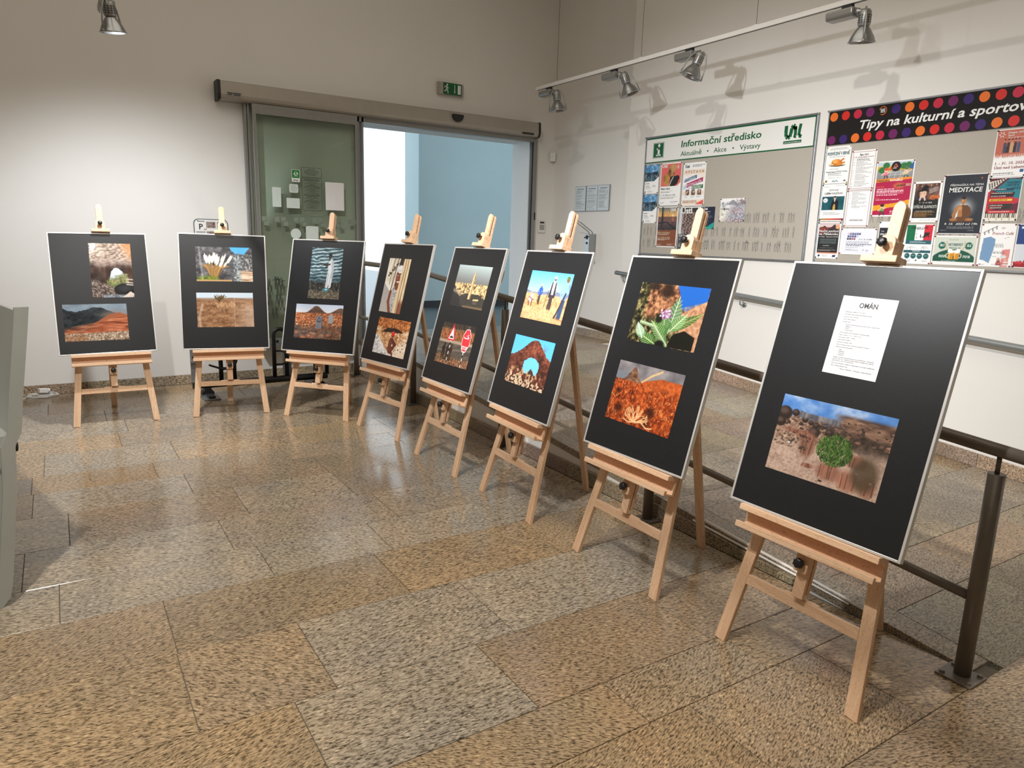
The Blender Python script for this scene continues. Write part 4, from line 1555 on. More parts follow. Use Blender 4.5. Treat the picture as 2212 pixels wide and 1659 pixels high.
def ph_arch():
    c = Cv(.30, .446, 330)
    n = c.n(5, 22, 3)
    d = c.n(9, 6, 8)
    st = np.abs(np.sin((c.Y * 26 + c.X * 14 + n * 9)))
    c.mix(np.ones_like(n), c.ramp(np.clip(.55 * n + .45 * st, 0, 1), [(0, (74, 58, 50)), (.4, (140, 118, 104)), (.7, (198, 180, 164)), (1, (226, 216, 206))]))  # grey glare on the glossy print is painted into these rock tones
    c.mix(sstep(.55, 1.0, c.X - c.Y * .8) * .8, (214, 130, 70))
    c.mix(sstep(.25, .42, c.Y - .1 * d), c.ramp(d, [(0, (26, 18, 15)), (.5, (62, 42, 34)), (1, (112, 82, 66))]))
    c.mix((1 - sstep(.02, .12, np.abs(c.Y - .36 - .1 * (n - .5)))) * .45 * (c.X > .1), (170, 150, 140))
    sky = [(.38, .78), (.44, .66), (.49, .52), (.57, .455), (.66, .46), (.75, .52), (.82, .62), (.80, .70), (.6, .76)]
    c.poly(sky, (206, 219, 240))
    c.poly([(.03, .01), (.03, .12), (.07, .17), (.15, .09), (.17, .01)], (208, 222, 244))
    g = c.n(24, 30, 40)
    m = sstep(.57, .66, c.Y + .30 * (1 - np.abs(c.X - .75)) - .25 + .12 * (g - .5)) * (c.X > .36) * (c.X < .90)
    c.mix(m, c.ramp(g, [(0, (58, 62, 34)), (.5, (124, 126, 78)), (1, (190, 180, 140))]))
    c.ell(.56, .80, .13, .05, (96, 128, 48), .6, .6)
    w = c.n(34, 50, 60)
    m = sstep(.62, .70, c.Y - .25 * c.X) * (1 - sstep(.35, .55, c.X - .25 * c.Y))
    c.mix(m * .9, c.ramp(w, [(.2, (40, 32, 30)), (.5, (104, 88, 80)), (.8, (176, 158, 148))]))
    c.ell(.80, .86, .27, .12, (28, 27, 29), .1)
    c.ell(.80, .83, .20, .06, (48, 48, 52), .5)
    c.mix(sstep(.94, .96, c.Y) * (c.X > .25), c.ramp(g, [(0, (60, 66, 76)), (1, (196, 200, 206))]))
    for k in range(5):
        c.line([(.74 + k * .05, 1.0), (.92 + k * .02, .90 + .01 * k)], .02, (226, 208, 192))
    for y in (.66, .72, .76):
        c.line([(.84, y), (.99, y + .012)], .024, (196, 184, 178))
    return c


def ph_valley():
    c = Cv(.449, .296, 330, (120, 140, 158))
    n, f = c.n(6, 5, 2), c.n(60, 44, 9)
    c.mix(1 - sstep(.02, .3, c.Y), c.ramp(n, [(0, (96, 112, 126)), (1, (176, 188, 196))]))
    ridge = .10 + .10 * c.X + .07 * np.sin(c.X * 9) + .06 * (c.n(16, 1, 5) - .5)
    c.mix(sstep(0, .02, c.Y - ridge) * (c.X < .72 + .4 * c.Y), c.ramp(c.n(12, 14, 7), [(.2, (16, 22, 28)), (.6, (38, 46, 50)), (.9, (62, 66, 66))]))
    c.mix(sstep(0, .03, c.Y - (.33 + .3 * (1 - c.X) + .05 * (n - .5))) * .9, c.ramp(c.n(18, 20, 21), [(.2, (38, 32, 30)), (.6, (92, 74, 62)), (.9, (136, 112, 94))]))
    c.ell(.83, .33, .26, .16, (150, 132, 122), .5, .55)
    lay = c.n(7, 26, 33)
    hill = [(.30, .72), (.50, .50), (.72, .28), (.88, .24), (1.0, .32), (1, .84), (.30, .84)]
    c.poly(hill, (158, 92, 62))
    mask = sstep(.5, .62, c.Y + .4 * c.X - .15)
    c.mix(mask * (c.Y < .86) * .9, c.ramp(lay, [(.15, (96, 48, 34)), (.45, (160, 84, 54)), (.75, (198, 120, 84)), (.95, (226, 168, 140))]))
    c.line([(.14, .80), (.34, .66), (.52, .58)], .012, (150, 120, 96), .8)
    c.mix(sstep(.78, .83, c.Y + .04 * c.X), c.ramp(f, [(.2, (92, 70, 52)), (.5, (168, 144, 122)), (.8, (226, 208, 190))]))
    c.mix(sstep(.8, .9, c.Y) * (c.X < .35) * .45, (150, 92, 52))
    return c


def ph_pampas():
    c = Cv(.451, .294, 330)
    n = c.n(14, 12, 4)
    c.mix(np.ones_like(n), c.ramp(n, [(.2, (52, 50, 52)), (.6, (98, 96, 98)), (.9, (142, 142, 144))]))
    c.poly([(.60, 0), (.96, 0), (.84, .24), (.80, .18), (.70, .20)], (86, 170, 226))
    c.poly([(.60, 0), (.72, 0), (.80, .2), (.64, .12)], (86, 170, 226))
    g = c.n(40, 26, 12)
    c.mix(sstep(.66, .74, c.X + .05 * g) * sstep(.16, .28, c.Y), c.ramp(g, [(.2, (56, 58, 58)), (.55, (124, 122, 122)), (.85, (196, 194, 190))]))
    c.mix(sstep(.66, .74, c.Y + .02 * g) * sstep(.72, .80, c.X), c.ramp(c.n(6, 40, 31), [(.2, (118, 84, 66)), (.5, (214, 184, 154)), (.9, (246, 228, 206))]))
    c.mix(sstep(.55, .75, c.X) * (1 - sstep(.3, .6, np.abs(c.Y - .66))) * (c.X < .8) * .6, c.ramp(g, [(.2, (96, 104, 110)), (.8, (196, 206, 210))]))
    r = random.Random(2)
    for k in range(60):
        x0 = .30 + r.uniform(-.05, .05)
        a = r.uniform(-.55, .75)
        c.line([(x0, .92), (x0 + a * .18, .62), (x0 + a * .34, .48 + abs(a) * .1)], .008, np.array((188, 142, 84)) * r.uniform(.7, 1.15), .7)
    c.mix(sstep(.82, .95, c.Y + .1 * g - .25 * np.abs(c.X - .2)) * (1 - sstep(.34, .44, c.X)), c.ramp(g, [(.2, (66, 88, 28)), (.8, (150, 160, 70))]))
    for k in range(34):
        a = r.uniform(-.5, 1.0)
        ln = r.uniform(.22, .5)
        bx, by = .30 + a * ln * .66, .60 - ln * .62 + abs(a) * .15
        dx, dy = a * .075, -.16 * r.uniform(.7, 1.1)
        for q in range(7):
            t = q / 6
            c.ell(bx + dx * t, by + dy * t, .016 * (1 - abs(t - .4) * .9), .034, np.array((242, 234, 222)) * r.uniform(.9, 1.03), .4)
    c.mix((1 - sstep(.0, .035, np.abs(c.X - .06 - .05 * c.Y))) * .35, (230, 230, 230))
    c.mix(sstep(.94, .97, c.Y) * (c.X < .62), (198, 158, 110))
    return c


def ph_camel():
    c = Cv(.453, .295, 330)
    n, f = c.n(10, 16, 6), c.n(50, 40, 16)
    c.mix(np.ones_like(n), c.ramp(.6 * n + .4 * f, [(.2, (108, 74, 50)), (.5, (154, 112, 80)), (.8, (192, 154, 122))]))
    c.mix(1 - sstep(.15, .19, c.Y - .02 * np.sin(c.X * 8)), (206, 220, 232))
    c.mix((sstep(.14, .16, c.Y) * (1 - sstep(.2, .26, c.Y))) * .7, (150, 120, 96))
    c.mix(sstep(.55, 1.0, c.X) * sstep(.2, .5, c.Y) * .5, (226, 206, 190))
    r = random.Random(9)
    for k in range(30):
        c.line([(.40, .26), (.40 + r.uniform(-.09, .11), .05 + r.uniform(0, .14))], .006, (84, 62, 42), .8)
    for k in range(24):
        c.ell(.42 + r.uniform(-.09, .09), .15 + r.uniform(-.05, .05), .014, .016, (104, 84, 52), .5, .8)
    for cx, s_ in ((.44, 1.0), (.62, 1.25)):
        col = (190, 148, 110)
        c.ell(cx, .36, .055 * s_, .065 * s_, col, .2)
        c.ell(cx - .005, .30, .022 * s_, .045 * s_, col, .3)
        c.line([(cx - .05 * s_, .36), (cx - .075 * s_, .42), (cx - .088 * s_, .30), (cx - .105 * s_, .29)], .022, col)
        for q in (-.04, -.025, .025, .042):
            c.line([(cx + q * s_, .40), (cx + q * s_ * 1.05, .40 + .15 * s_)], .011, np.array(col) * .82)
    c.mix((1 - sstep(0, .02, np.abs(c.X - .66))) * .25, (235, 228, 222))
    c.mix((1 - sstep(0, .04, np.abs(c.X - .07 - .03 * np.sin(c.Y * 6)))) * sstep(.2, .4, c.Y) * .4, (236, 224, 212))
    return c


def ph_sea():
    c = Cv(.30, .446, 330)
    n = c.n(7, 34, 3, 3)
    w = np.sin((c.Y * 95 + 6 * c.n(6, 8, 7) + c.X * 7)) * .5 + .5
    c.mix(np.ones_like(n), c.ramp(np.clip(.5 * w + .6 * n - .1, 0, 1), [(.15, (30, 52, 62)), (.45, (84, 112, 122)), (.7, (168, 190, 194)), (.95, (222, 232, 230))]))
    c.mix(sstep(.42, .66, c.Y) * .55, (44, 66, 74))
    f = c.n(26, 34, 20)
    c.mix(sstep(.64, .70, c.Y + .06 * (f - .5)), c.ramp(f, [(.2, (18, 18, 18)), (.6, (58, 56, 52)), (.9, (112, 108, 100))]))
    c.mix(sstep(.80, .88, c.Y + .05 * (f - .5)), c.ramp(f, [(.2, (70, 64, 54)), (.8, (132, 122, 104))]))
    wh = (204, 208, 214)
    c.poly([(.58, .27), (.66, .22), (.73, .25), (.76, .40), (.73, .60), (.70, .78), (.63, .80), (.62, .70), (.60, .79), (.53, .78), (.55, .58), (.58, .45), (.56, .36)], wh)
    c.poly([(.66, .24), (.73, .25), (.76, .42), (.72, .62), (.68, .60), (.69, .42)], (168, 174, 184))
    c.line([(.60, .50), (.57, .76)], .012, (150, 156, 166)).line([(.70, .46), (.66, .60), (.66, .78)], .012, (158, 164, 172))
    c.ell(.61, .155, .055, .052, (30, 22, 20)).ell(.60, .185, .045, .035, (64, 42, 34))
    c.line([(.62, .32), (.52, .35), (.43, .335)], .036, (62, 40, 32))
    c.ell(.385, .335, .035, .022, (20, 20, 20)).ell(.385, .335, .018, .010, (150, 170, 176))
    c.ell(.55, .825, .10, .032, (60, 124, 140)).ell(.57, .815, .05, .015, (150, 196, 204))
    return c


def ph_graves():
    c = Cv(.454, .299, 330)
    c.mix(np.ones_like(c.X), c.ramp(c.Y, [(0, (186, 200, 222)), (.25, (222, 224, 230)), (1, (222, 224, 230))]))
    hl = .26 - .22 * np.exp(-((c.X - .44) / .15) ** 2) + .02 * (c.n(20, 1, 3) - .5)
    hl = np.minimum(hl, .25 - .17 * np.exp(-((c.X - .95) / .16) ** 2))
    c.mix(sstep(0, .015, c.Y - hl), c.ramp(c.n(14, 10, 9), [(.2, (74, 52, 44)), (.8, (124, 92, 76))]))
    c.mix(sstep(.23, .27, c.Y), c.ramp(c.n(40, 46, 5), [(.2, (94, 54, 34)), (.5, (176, 104, 66)), (.8, (226, 160, 116))]))
    c.mix(sstep(.45, .7, c.Y) * .6, (86, 72, 62))
    stones(c, .28, .62, 150, [(206, 128, 84), (180, 106, 70), (222, 158, 116), (150, 92, 66)], .008, .026, 4)
    stones(c, .62, 1.0, 46, [(108, 86, 76), (134, 100, 84), (92, 78, 72), (150, 96, 74)], .03, .10, 6)
    for x, y, w, h, col in ((.51, .50, .062, .20, (132, 134, 142)), (.755, .40, .05, .13, (156, 158, 164))):
        c.poly([(x - w, y + h), (x - w * .95, y - h * .72), (x, y - h * .9), (x + w, y - h * .72), (x + w * 1.0, y + h)], col)
        c.poly([(x + w, y + h), (x + w * 1.0, y - h * .72), (x + w * 1.25, y - h * .6), (x + w * 1.2, y + h * .9)], np.array(col) * .6)
    c.line([(.47, .50), (.51, .36), (.555, .50)], .008, (70, 70, 78)).ell(.51, .50, .03, .03, (80, 80, 88), .5)
    c.words(.47, .56, .58, .68, 3, (84, 84, 92))
    return c


def ph_smile():
    c = Cv(.306, .447, 330, (46, 34, 30))
    n = c.n(26, 6, 3)
    c.mix((c.X < .52 - .08 * c.Y) * 1.0, c.ramp(n, [(.2, (196, 184, 164)), (.8, (240, 232, 216))]))
    c.line([(.27, 0), (.22, .5), (.18, 1)], .02, (104, 90, 72))
    c.line([(.44, .0), (.36, .5), (.30, 1.0)], .03, (70, 58, 46))
    r = random.Random(3)
    for k in range(12):
        t = k / 11
        c.ell(.46 - .36 * t + r.uniform(-.04, .04), .10 + .22 * t + r.uniform(-.03, .03), .035, .018, (76, 60, 50), .3)
    c.line([(.5, .08), (.3, .22), (.14, .32)], .012, (76, 60, 50))
    c.poly([(.0, .52), (.16, .42), (.34, .62), (.36, 1), (0, 1)], (232, 228, 222))
    for k in range(14):
        c.line([(.02 + k * .025, .48 + .012 * k), (.0 + k * .028, 1.0)], .010, (96, 84, 76), .8)
    c.mix((c.X > .72 - .02 * c.Y) * 1.0, c.ramp(n, [(.2, (204, 176, 136)), (.8, (238, 218, 184))]))
    for x in (.80, .90):
        c.line([(x, 0), (x - .03, 1)], .02, (112, 86, 58))
    c.poly([(.36, .60), (.52, .50), (.70, .52), (.70, 1), (.30, 1)], (176, 172, 170))
    for k in range(26):
        c.ell(r.uniform(.38, .68), r.uniform(.54, .98), .02, .012, r.choice([(230, 228, 226), (96, 92, 92)]), .3)
    sk = (126, 66, 46)
    c.line([(.36, .62), (.34, .80), (.48, 1.0)], .10, sk)
    c.ell(.60, .335, .135, .165, sk)
    c.ell(.56, .36, .07, .10, (150, 84, 60), .6, .7)
    c.ell(.62, .195, .15, .075, (222, 222, 224)).rect(.47, .76, .20, .235, (206, 206, 210))
    c.line([(.50, .285), (.57, .280)], .02, (34, 18, 14)).line([(.64, .280), (.71, .287)], .02, (34, 18, 14))
    c.ell(.54, .305, .026, .012, (232, 224, 216)).ell(.67, .307, .026, .012, (232, 224, 216)).ell(.54, .305, .012, .011, (18, 10, 8)).ell(.67, .307, .012, .011, (18, 10, 8))
    c.line([(.61, .30), (.60, .365), (.62, .375)], .022, (100, 50, 36))
    c.poly([(.53, .405), (.60, .415), (.69, .402), (.64, .445), (.57, .445)], (236, 226, 220))
    c.line([(.52, .402), (.60, .412), (.70, .398)], .016, (96, 36, 34)).line([(.55, .448), (.61, .456), (.66, .447)], .020, (132, 58, 52))
    c.ell(.60, .53, .09, .05, sk)
    c.poly([(.70, .0), (.76, .0), (.70, 1), (.62, 1)], (222, 196, 154))
    c.mix((c.X > .70) * sstep(.7, .85, c.Y) * (c.X > .8) * .8, (120, 60, 42))
    return c


def ph_crouch():
    c = Cv(.453, .295, 330)
    n, f = c.n(9, 10, 3), c.n(30, 26, 9)
    c.mix(np.ones_like(n), c.ramp(.5 * n + .5 * f, [(.2, (120, 70, 36)), (.45, (190, 134, 86)), (.65, (228, 200, 164)), (.85, (244, 232, 214))]))
    c.mix((1 - sstep(.22, .36, c.Y + .15 * (n - .5))) * .9, c.ramp(f, [(.2, (104, 50, 22)), (.6, (188, 110, 52)), (.9, (224, 160, 96))]))
    c.poly([(.15, .40), (.35, .26), (.62, .24), (.86, .34), (.62, .36), (.4, .38)], (28, 18, 14), .9)
    c.mix(sstep(.0, .08, c.Y - .42 - .9 * c.X + .1 * (n - .5)), c.ramp(f, [(.2, (150, 146, 146)), (.5, (206, 202, 200)), (.8, (236, 234, 232))]))
    c.mix(sstep(.55, .9, c.X * c.Y * 1.5) * .7, (238, 228, 214))
    r = random.Random(4)
    for k in range(40):
        c.ell(r.uniform(.5, 1), r.uniform(.35, .85), .018, .022, r.choice([(96, 62, 40), (248, 238, 222), (170, 120, 80)]), .3, .8)
    br = (112, 60, 44)
    c.poly([(.47, .52), (.55, .50), (.64, .66), (.66, .78), (.60, .90), (.52, .94), (.46, .86), (.45, .68)], br)
    c.line([(.55, .56), (.67, .68), (.60, .78)], .05, (92, 46, 34)).line([(.50, .90), (.62, .93), (.63, .99)], .04, (98, 52, 38))
    c.ell(.575, .71, .02, .03, (226, 206, 186))
    c.ell(.545, .44, .038, .055, (70, 36, 26)).ell(.545, .395, .05, .07, (206, 34, 34)).ell(.53, .37, .02, .02, (236, 74, 70))
    return c


def ph_minaret():
    c = Cv(.446, .298, 280)
    c.mix(np.ones_like(c.X), c.ramp(c.Y, [(0, (168, 184, 184)), (.35, (122, 124, 122)), (.42, (116, 114, 110)), (1, (116, 114, 110))]))
    n, f = c.n(34, 22, 3), c.n(20, 14, 9)
    city = sstep(.42, .45, c.Y + .03 * (n - .5))
    c.mix(city, c.ramp(np.round(n * 7) / 7, [(.2, (66, 52, 36)), (.42, (150, 120, 82)), (.55, (222, 186, 132)), (.8, (240, 208, 156))]))
    r = random.Random(8)
    for k in range(90):
        y = .45 + .4 * r.random()
        x = r.random()
        w = .012 + .03 * (y - .4)
        c.rect(x, x + w, y, y + w * .9, r.choice([(236, 200, 146), (206, 168, 116), (96, 78, 56), (60, 50, 40)]), .9)
    dk = sstep(.0, .06, c.Y - .58 - .35 * np.abs(c.X - .62) + .0 - .10 * (f - .5)) * (c.Y > .66)
    c.mix(dk * .92, (46, 44, 42))
    c.poly([(0, .48), (.08, .62), (.22, .74), (.34, 1), (0, 1)], (40, 39, 38))
    c.mix((c.X < .28) * (1 - sstep(0, .07, np.abs(c.Y - .62 - .3 * c.X))) * .8, (150, 138, 116))
    c.poly([(.50, .80), (.585, .80), (.585, .30), (.575, .20), (.555, .11), (.535, .20), (.515, .30)], (224, 190, 138))
    c.poly([(.552, .80), (.585, .80), (.585, .30), (.575, .20), (.558, .12)], (150, 112, 70))
    for y in (.22, .34, .46, .60):
        c.rect(.505, .597, y, y + .016, (196, 158, 108))
    c.line([(.68, .80), (.82, .79)], .02, (224, 190, 138)).rect(.68, .80, .83, .90, (96, 88, 76), .7)
    c.mix(sstep(.94, .97, c.Y) * (c.X > .4) * .8, (126, 100, 70))
    return c


def ph_signs():
    c = Cv(.456, .295, 280)
    n, f = c.n(10, 12, 3), c.n(50, 40, 6)
    c.mix(np.ones_like(n), c.ramp(f, [(.2, (78, 56, 40)), (.6, (122, 92, 66)), (.9, (160, 128, 96))]))
    c.mix(1 - sstep(.10, .18, c.Y + .06 * (n - .5)), (44, 38, 34))
    c.mix(sstep(.13, .2, c.Y) * (1 - sstep(.38, .43, c.Y)), c.ramp(f, [(.2, (86, 48, 28)), (.5, (144, 86, 50)), (.85, (188, 126, 80))]))
    c.mix((1 - sstep(.02, .05, np.abs(c.Y - .45))), (166, 150, 128))
    c.mix(sstep(.48, .50, c.Y) * (1 - sstep(.74, .78, c.Y - .1 * c.X)), c.ramp(n, [(.2, (70, 62, 56)), (.8, (104, 94, 84))]))
    c.line([(0, .70), (1, .58)], .02, (132, 120, 104), .7)
    c.mix(sstep(.83, .88, c.Y + .15 * c.X - .1), c.ramp(f, [(.2, (74, 44, 30)), (.5, (134, 92, 66)), (.85, (196, 150, 116))]))
    r = random.Random(6)
    for k in range(16):
        x = r.uniform(.02, .98)
        c.line([(x, .18), (x + r.uniform(-.08, .08), .02)], .005, (150, 112, 70), .6)
    for gx, s_ in ((.20, 1), (.33, 1.1), (.42, .95)):
        col = r.choice([(38, 26, 20), (58, 36, 26)])
        c.ell(gx, .64, .05 * s_, .075 * s_, col).ell(gx + .012, .53, .022 * s_, .045 * s_, col)
        for q in (-.032, -.012, .015, .034):
            c.line([(gx + q, .68), (gx + q, .86)], .012, col)
    c.ell(.34, .885, .14, .02, (30, 22, 18), .4, .7)
    for x, y0 in ((.36, .40), (.80, .64)):
        for k in range(9):
            ya = y0 + k * .075
            c.line([(x, ya), (x, ya + .075)], .020, (24, 22, 22) if k % 2 else (222, 216, 206))
    red = (224, 36, 52)
    c.poly([(.355, .015), (.225, .42), (.455, .42)], red).poly([(.352, .11), (.262, .385), (.425, .385)], (236, 232, 230))
    c.poly([(.285, .37), (.30, .33), (.33, .325), (.345, .30), (.37, .325), (.395, .33), (.40, .37)], (22, 20, 20))
    oc = [(.80 + .115 * math.cos(PI / 8 + k * PI / 4), .36 + .275 * math.sin(PI / 8 + k * PI / 4)) for k in range(8)]
    c.poly([(.80 + (x - .80) * 1.09, .36 + (y - .36) * 1.07) for x, y in oc], (240, 226, 224)).poly(oc, (226, 52, 62))
    return c


def ph_people():
    c = Cv(.448, .297, 330)
    c.mix(np.ones_like(c.X), c.ramp(c.Y, [(0, (88, 176, 240)), (.40, (158, 206, 244)), (1, (158, 206, 244))]))
    n, f = c.n(8, 10, 3), c.n(50, 40, 6)
    hl = .40 + .03 * np.sin(c.X * 7) + .03 * (c.n(14, 1, 5) - .5)
    c.mix(sstep(0, .012, c.Y - hl), (116, 124, 146))
    c.mix(sstep(.45, .48, c.Y + .02 * (n - .5)), c.ramp(.5 * n + .5 * f, [(.2, (176, 116, 74)), (.5, (218, 160, 112)), (.8, (242, 194, 150))]))
    stones(c, .46, .66, 110, [(232, 180, 130), (206, 150, 102), (186, 126, 84)], .012, .026, 5, (120, 80, 54))
    c.mix(sstep(.66, .72, c.Y) * .9, c.ramp(.4 * n + .6 * f, [(.2, (196, 134, 90)), (.5, (224, 166, 118)), (.85, (242, 196, 150))]))
    r = random.Random(3)
    for k in range(60):
        c.ell(r.random(), r.uniform(.72, .99), .010, .007, (170, 112, 74), .4, .7)
    c.ell(.14, .47, .028, .035, (214, 160, 150)).poly([(.09, .64), (.12, .50), (.18, .49), (.20, .62), (.16, .66)], (222, 206, 214)).line([(.11, .64), (.12, .72)], .025, (120, 78, 60)).line([(.18, .62), (.19, .72)], .025, (120, 78, 60)).line([(.10, .55), (.20, .60)], .012, (140, 60, 80))
    person(c, .34, .66, .40, (52, 86, 176), (66, 58, 62), cap=(230, 230, 234))
    person(c, .62, .72, .64, (214, 210, 212), (64, 56, 54), cap=(206, 210, 220))
    c.poly([(.565, .20), (.59, .19), (.60, .52), (.545, .50)], (52, 48, 58)).poly([(.645, .19), (.67, .20), (.70, .50), (.645, .52)], (52, 48, 58))
    c.line([(.53, .36), (.50, .74)], .008, (60, 44, 34))
    person(c, .91, .86, .80, (128, 162, 206), (56, 74, 108), cap=(96, 104, 60), pose=-.6)
    c.line([(.93, .40), (.83, .80), (.80, .88)], .03, (60, 52, 60))
    c.rect(.27, .325, .63, .71, (238, 150, 62))
    c.mix((1 - sstep(0, .03, np.abs(c.Y - .90 - .2 * (c.X - .9)))) * (c.X > .82) * .6, (120, 84, 64))
    return c


def ph_hole():
    c = Cv(.44, .294, 330)
    c.mix(np.ones_like(c.X), c.ramp(c.Y, [(0, (84, 176, 238)), (1, (120, 200, 246))]))
    n, f = c.n(9, 9, 3), c.n(28, 24, 6)
    top = .42 - .40 * np.exp(-((c.X - .55) / .30) ** 2) + .05 * (c.n(24, 1, 8) - .5)
    rock = sstep(0, .012, c.Y - top)
    c.mix(rock, c.ramp(.45 * n + .55 * f, [(.15, (36, 20, 18)), (.4, (86, 44, 34)), (.6, (136, 70, 50)), (.85, (176, 116, 86))]))
    c.mix(rock * sstep(.25, .55, c.Y) * .25, (30, 18, 16))
    jag = .05 * (c.n(30, 20, 14) - .5)
    d = np.sqrt(((c.X - .575) / .215) ** 2 + ((c.Y - .58) / .20) ** 2) + jag * 4
    c.mix(1 - sstep(.92, .96, d), c.ramp(c.Y, [(0, (96, 190, 240)), (1, (128, 206, 246))]))
    pk = .74 - .12 * np.exp(-((c.X - .60) / .08) ** 2) + .05 * (c.n(40, 1, 4) - .5)
    c.mix(sstep(0, .012, c.Y - pk) * (d < 1.0), (70, 44, 36))
    c.mix(sstep(.62, .70, c.Y) * (1 - sstep(.3, .5, np.abs(c.X - .45))) * sstep(.5, .62, f) * .8, (216, 178, 136))
    c.mix(sstep(.84, .9, c.Y + .1 * (1 - c.X)) * sstep(.45, .6, f), (214, 190, 158))
    for k in range(5):
        c.line([(.80, .24), (.76 + k * .03, .08 + .015 * k)], .006, (120, 110, 112), .7)
    return c


def leaf(c, x0, y0, x1, y1, wd, col, vein):
    dx, dy = x1 - x0, y1 - y0
    ln = math.hypot(dx, dy)
    nx, ny = -dy / ln, dx / ln
    pts = []
    for sg in (1, -1):
        rng = range(0, 11) if sg > 0 else range(10, -1, -1)
        for k in rng:
            t = k / 10
            w = wd * math.sin(PI * min(t ** .75, 1)) * sg
            pts.append((x0 + dx * t + nx * w, y0 + dy * t + ny * w))
    c.poly(pts, col)
    c.poly(pts[:11] + [(x0, y0)], np.array(col) * 1.16, .6)
    c.line([(x0, y0), (x1, y1)], .008, vein)
    for k in range(2, 9):
        t = k / 10
        w = wd * math.sin(PI * t ** .75) * .85
        for sg in (1, -1):
            c.line([(x0 + dx * t, y0 + dy * t), (x0 + dx * (t + .12) + nx * w * sg, y0 + dy * (t + .12) + ny * w * sg)], .004, vein, .7)


def ph_leaves():
    c = Cv(.449, .296, 430)
    n, f = c.n(8, 7, 3), c.n(34, 24, 6)
    c.mix(np.ones_like(n), c.ramp(f, [(.3, (20, 18, 12)), (.55, (70, 66, 38)), (.8, (168, 150, 104))]))
    c.mix(sstep(.14, .22, c.X + .05 * n) * (1 - sstep(.56, .62, c.X - .25 * c.Y)) * (1 - sstep(.50, .62, c.Y)), c.ramp(.4 * n + .6 * f, [(.25, (36, 22, 16)), (.45, (122, 78, 52)), (.65, (190, 138, 98)), (.9, (220, 172, 132))]))
    c.ell(.42, .10, .09, .13, (34, 22, 16), .4, .9).ell(.20, .05, .10, .06, (34, 24, 18), .4, .9)
    c.poly([(.55, .0), (1, 0), (1, .22), (.86, .30), (.74, .42), (.68, .36), (.62, .16)], (30, 92, 178))
    c.poly([(.66, .50), (.74, .40), (.88, .29), (1.0, .20), (1, 1), (.80, 1)], (188, 138, 104))
    c.mix((c.X > .66) * sstep(.0, .02, c.Y - .62 + .42 * c.X) * .5 * (c.X + c.Y > 1.05), c.ramp(f, [(.3, (120, 80, 56)), (.8, (222, 178, 142))]))
    c.poly([(.60, 1), (.66, .78), (.80, .70), (.96, .78), (.96, 1)], (18, 18, 12))
    G, V = (58, 92, 44), (176, 196, 136)
    leaf(c, .60, .72, .99, .40, .075, (74, 92, 46), (150, 160, 96))
    leaf(c, .58, .78, .62, .18, .11, (86, 112, 78), (190, 202, 168))
    leaf(c, .60, .74, .78, .44, .085, (92, 128, 74), (200, 214, 170))
    leaf(c, .52, .78, .46, .46, .09, (64, 98, 54), (160, 184, 130))
    leaf(c, .56, .84, .30, .62, .10, (66, 104, 50), V)
    leaf(c, .44, .99, .14, .84, .10, G, V)
    leaf(c, .60, .97, .30, .66, .07, (72, 108, 58), V)
    leaf(c, .22, .92, .10, .68, .07, (118, 148, 112), (220, 232, 210))
    c.line([(.14, .66), (.36, .70), (.60, .98)], .035, (126, 146, 106)).line([(.14, .655), (.36, .69), (.60, .965)], .010, (178, 194, 158))
    c.ell(.40, .56, .05, .08, (24, 30, 18), .3).ell(.50, .98, .07, .07, (16, 18, 12), .3)
    r = random.Random(4)
    for k in range(56):
        a, q = r.uniform(0, 2 * PI), r.uniform(0, 1) ** .6
        c.ell(.475 + .085 * q * math.cos(a), .47 + .085 * q * math.sin(a), .013, .017, r.choice([(206, 182, 202), (120, 72, 110), (168, 128, 164), (232, 220, 230)]), .3)
    return c


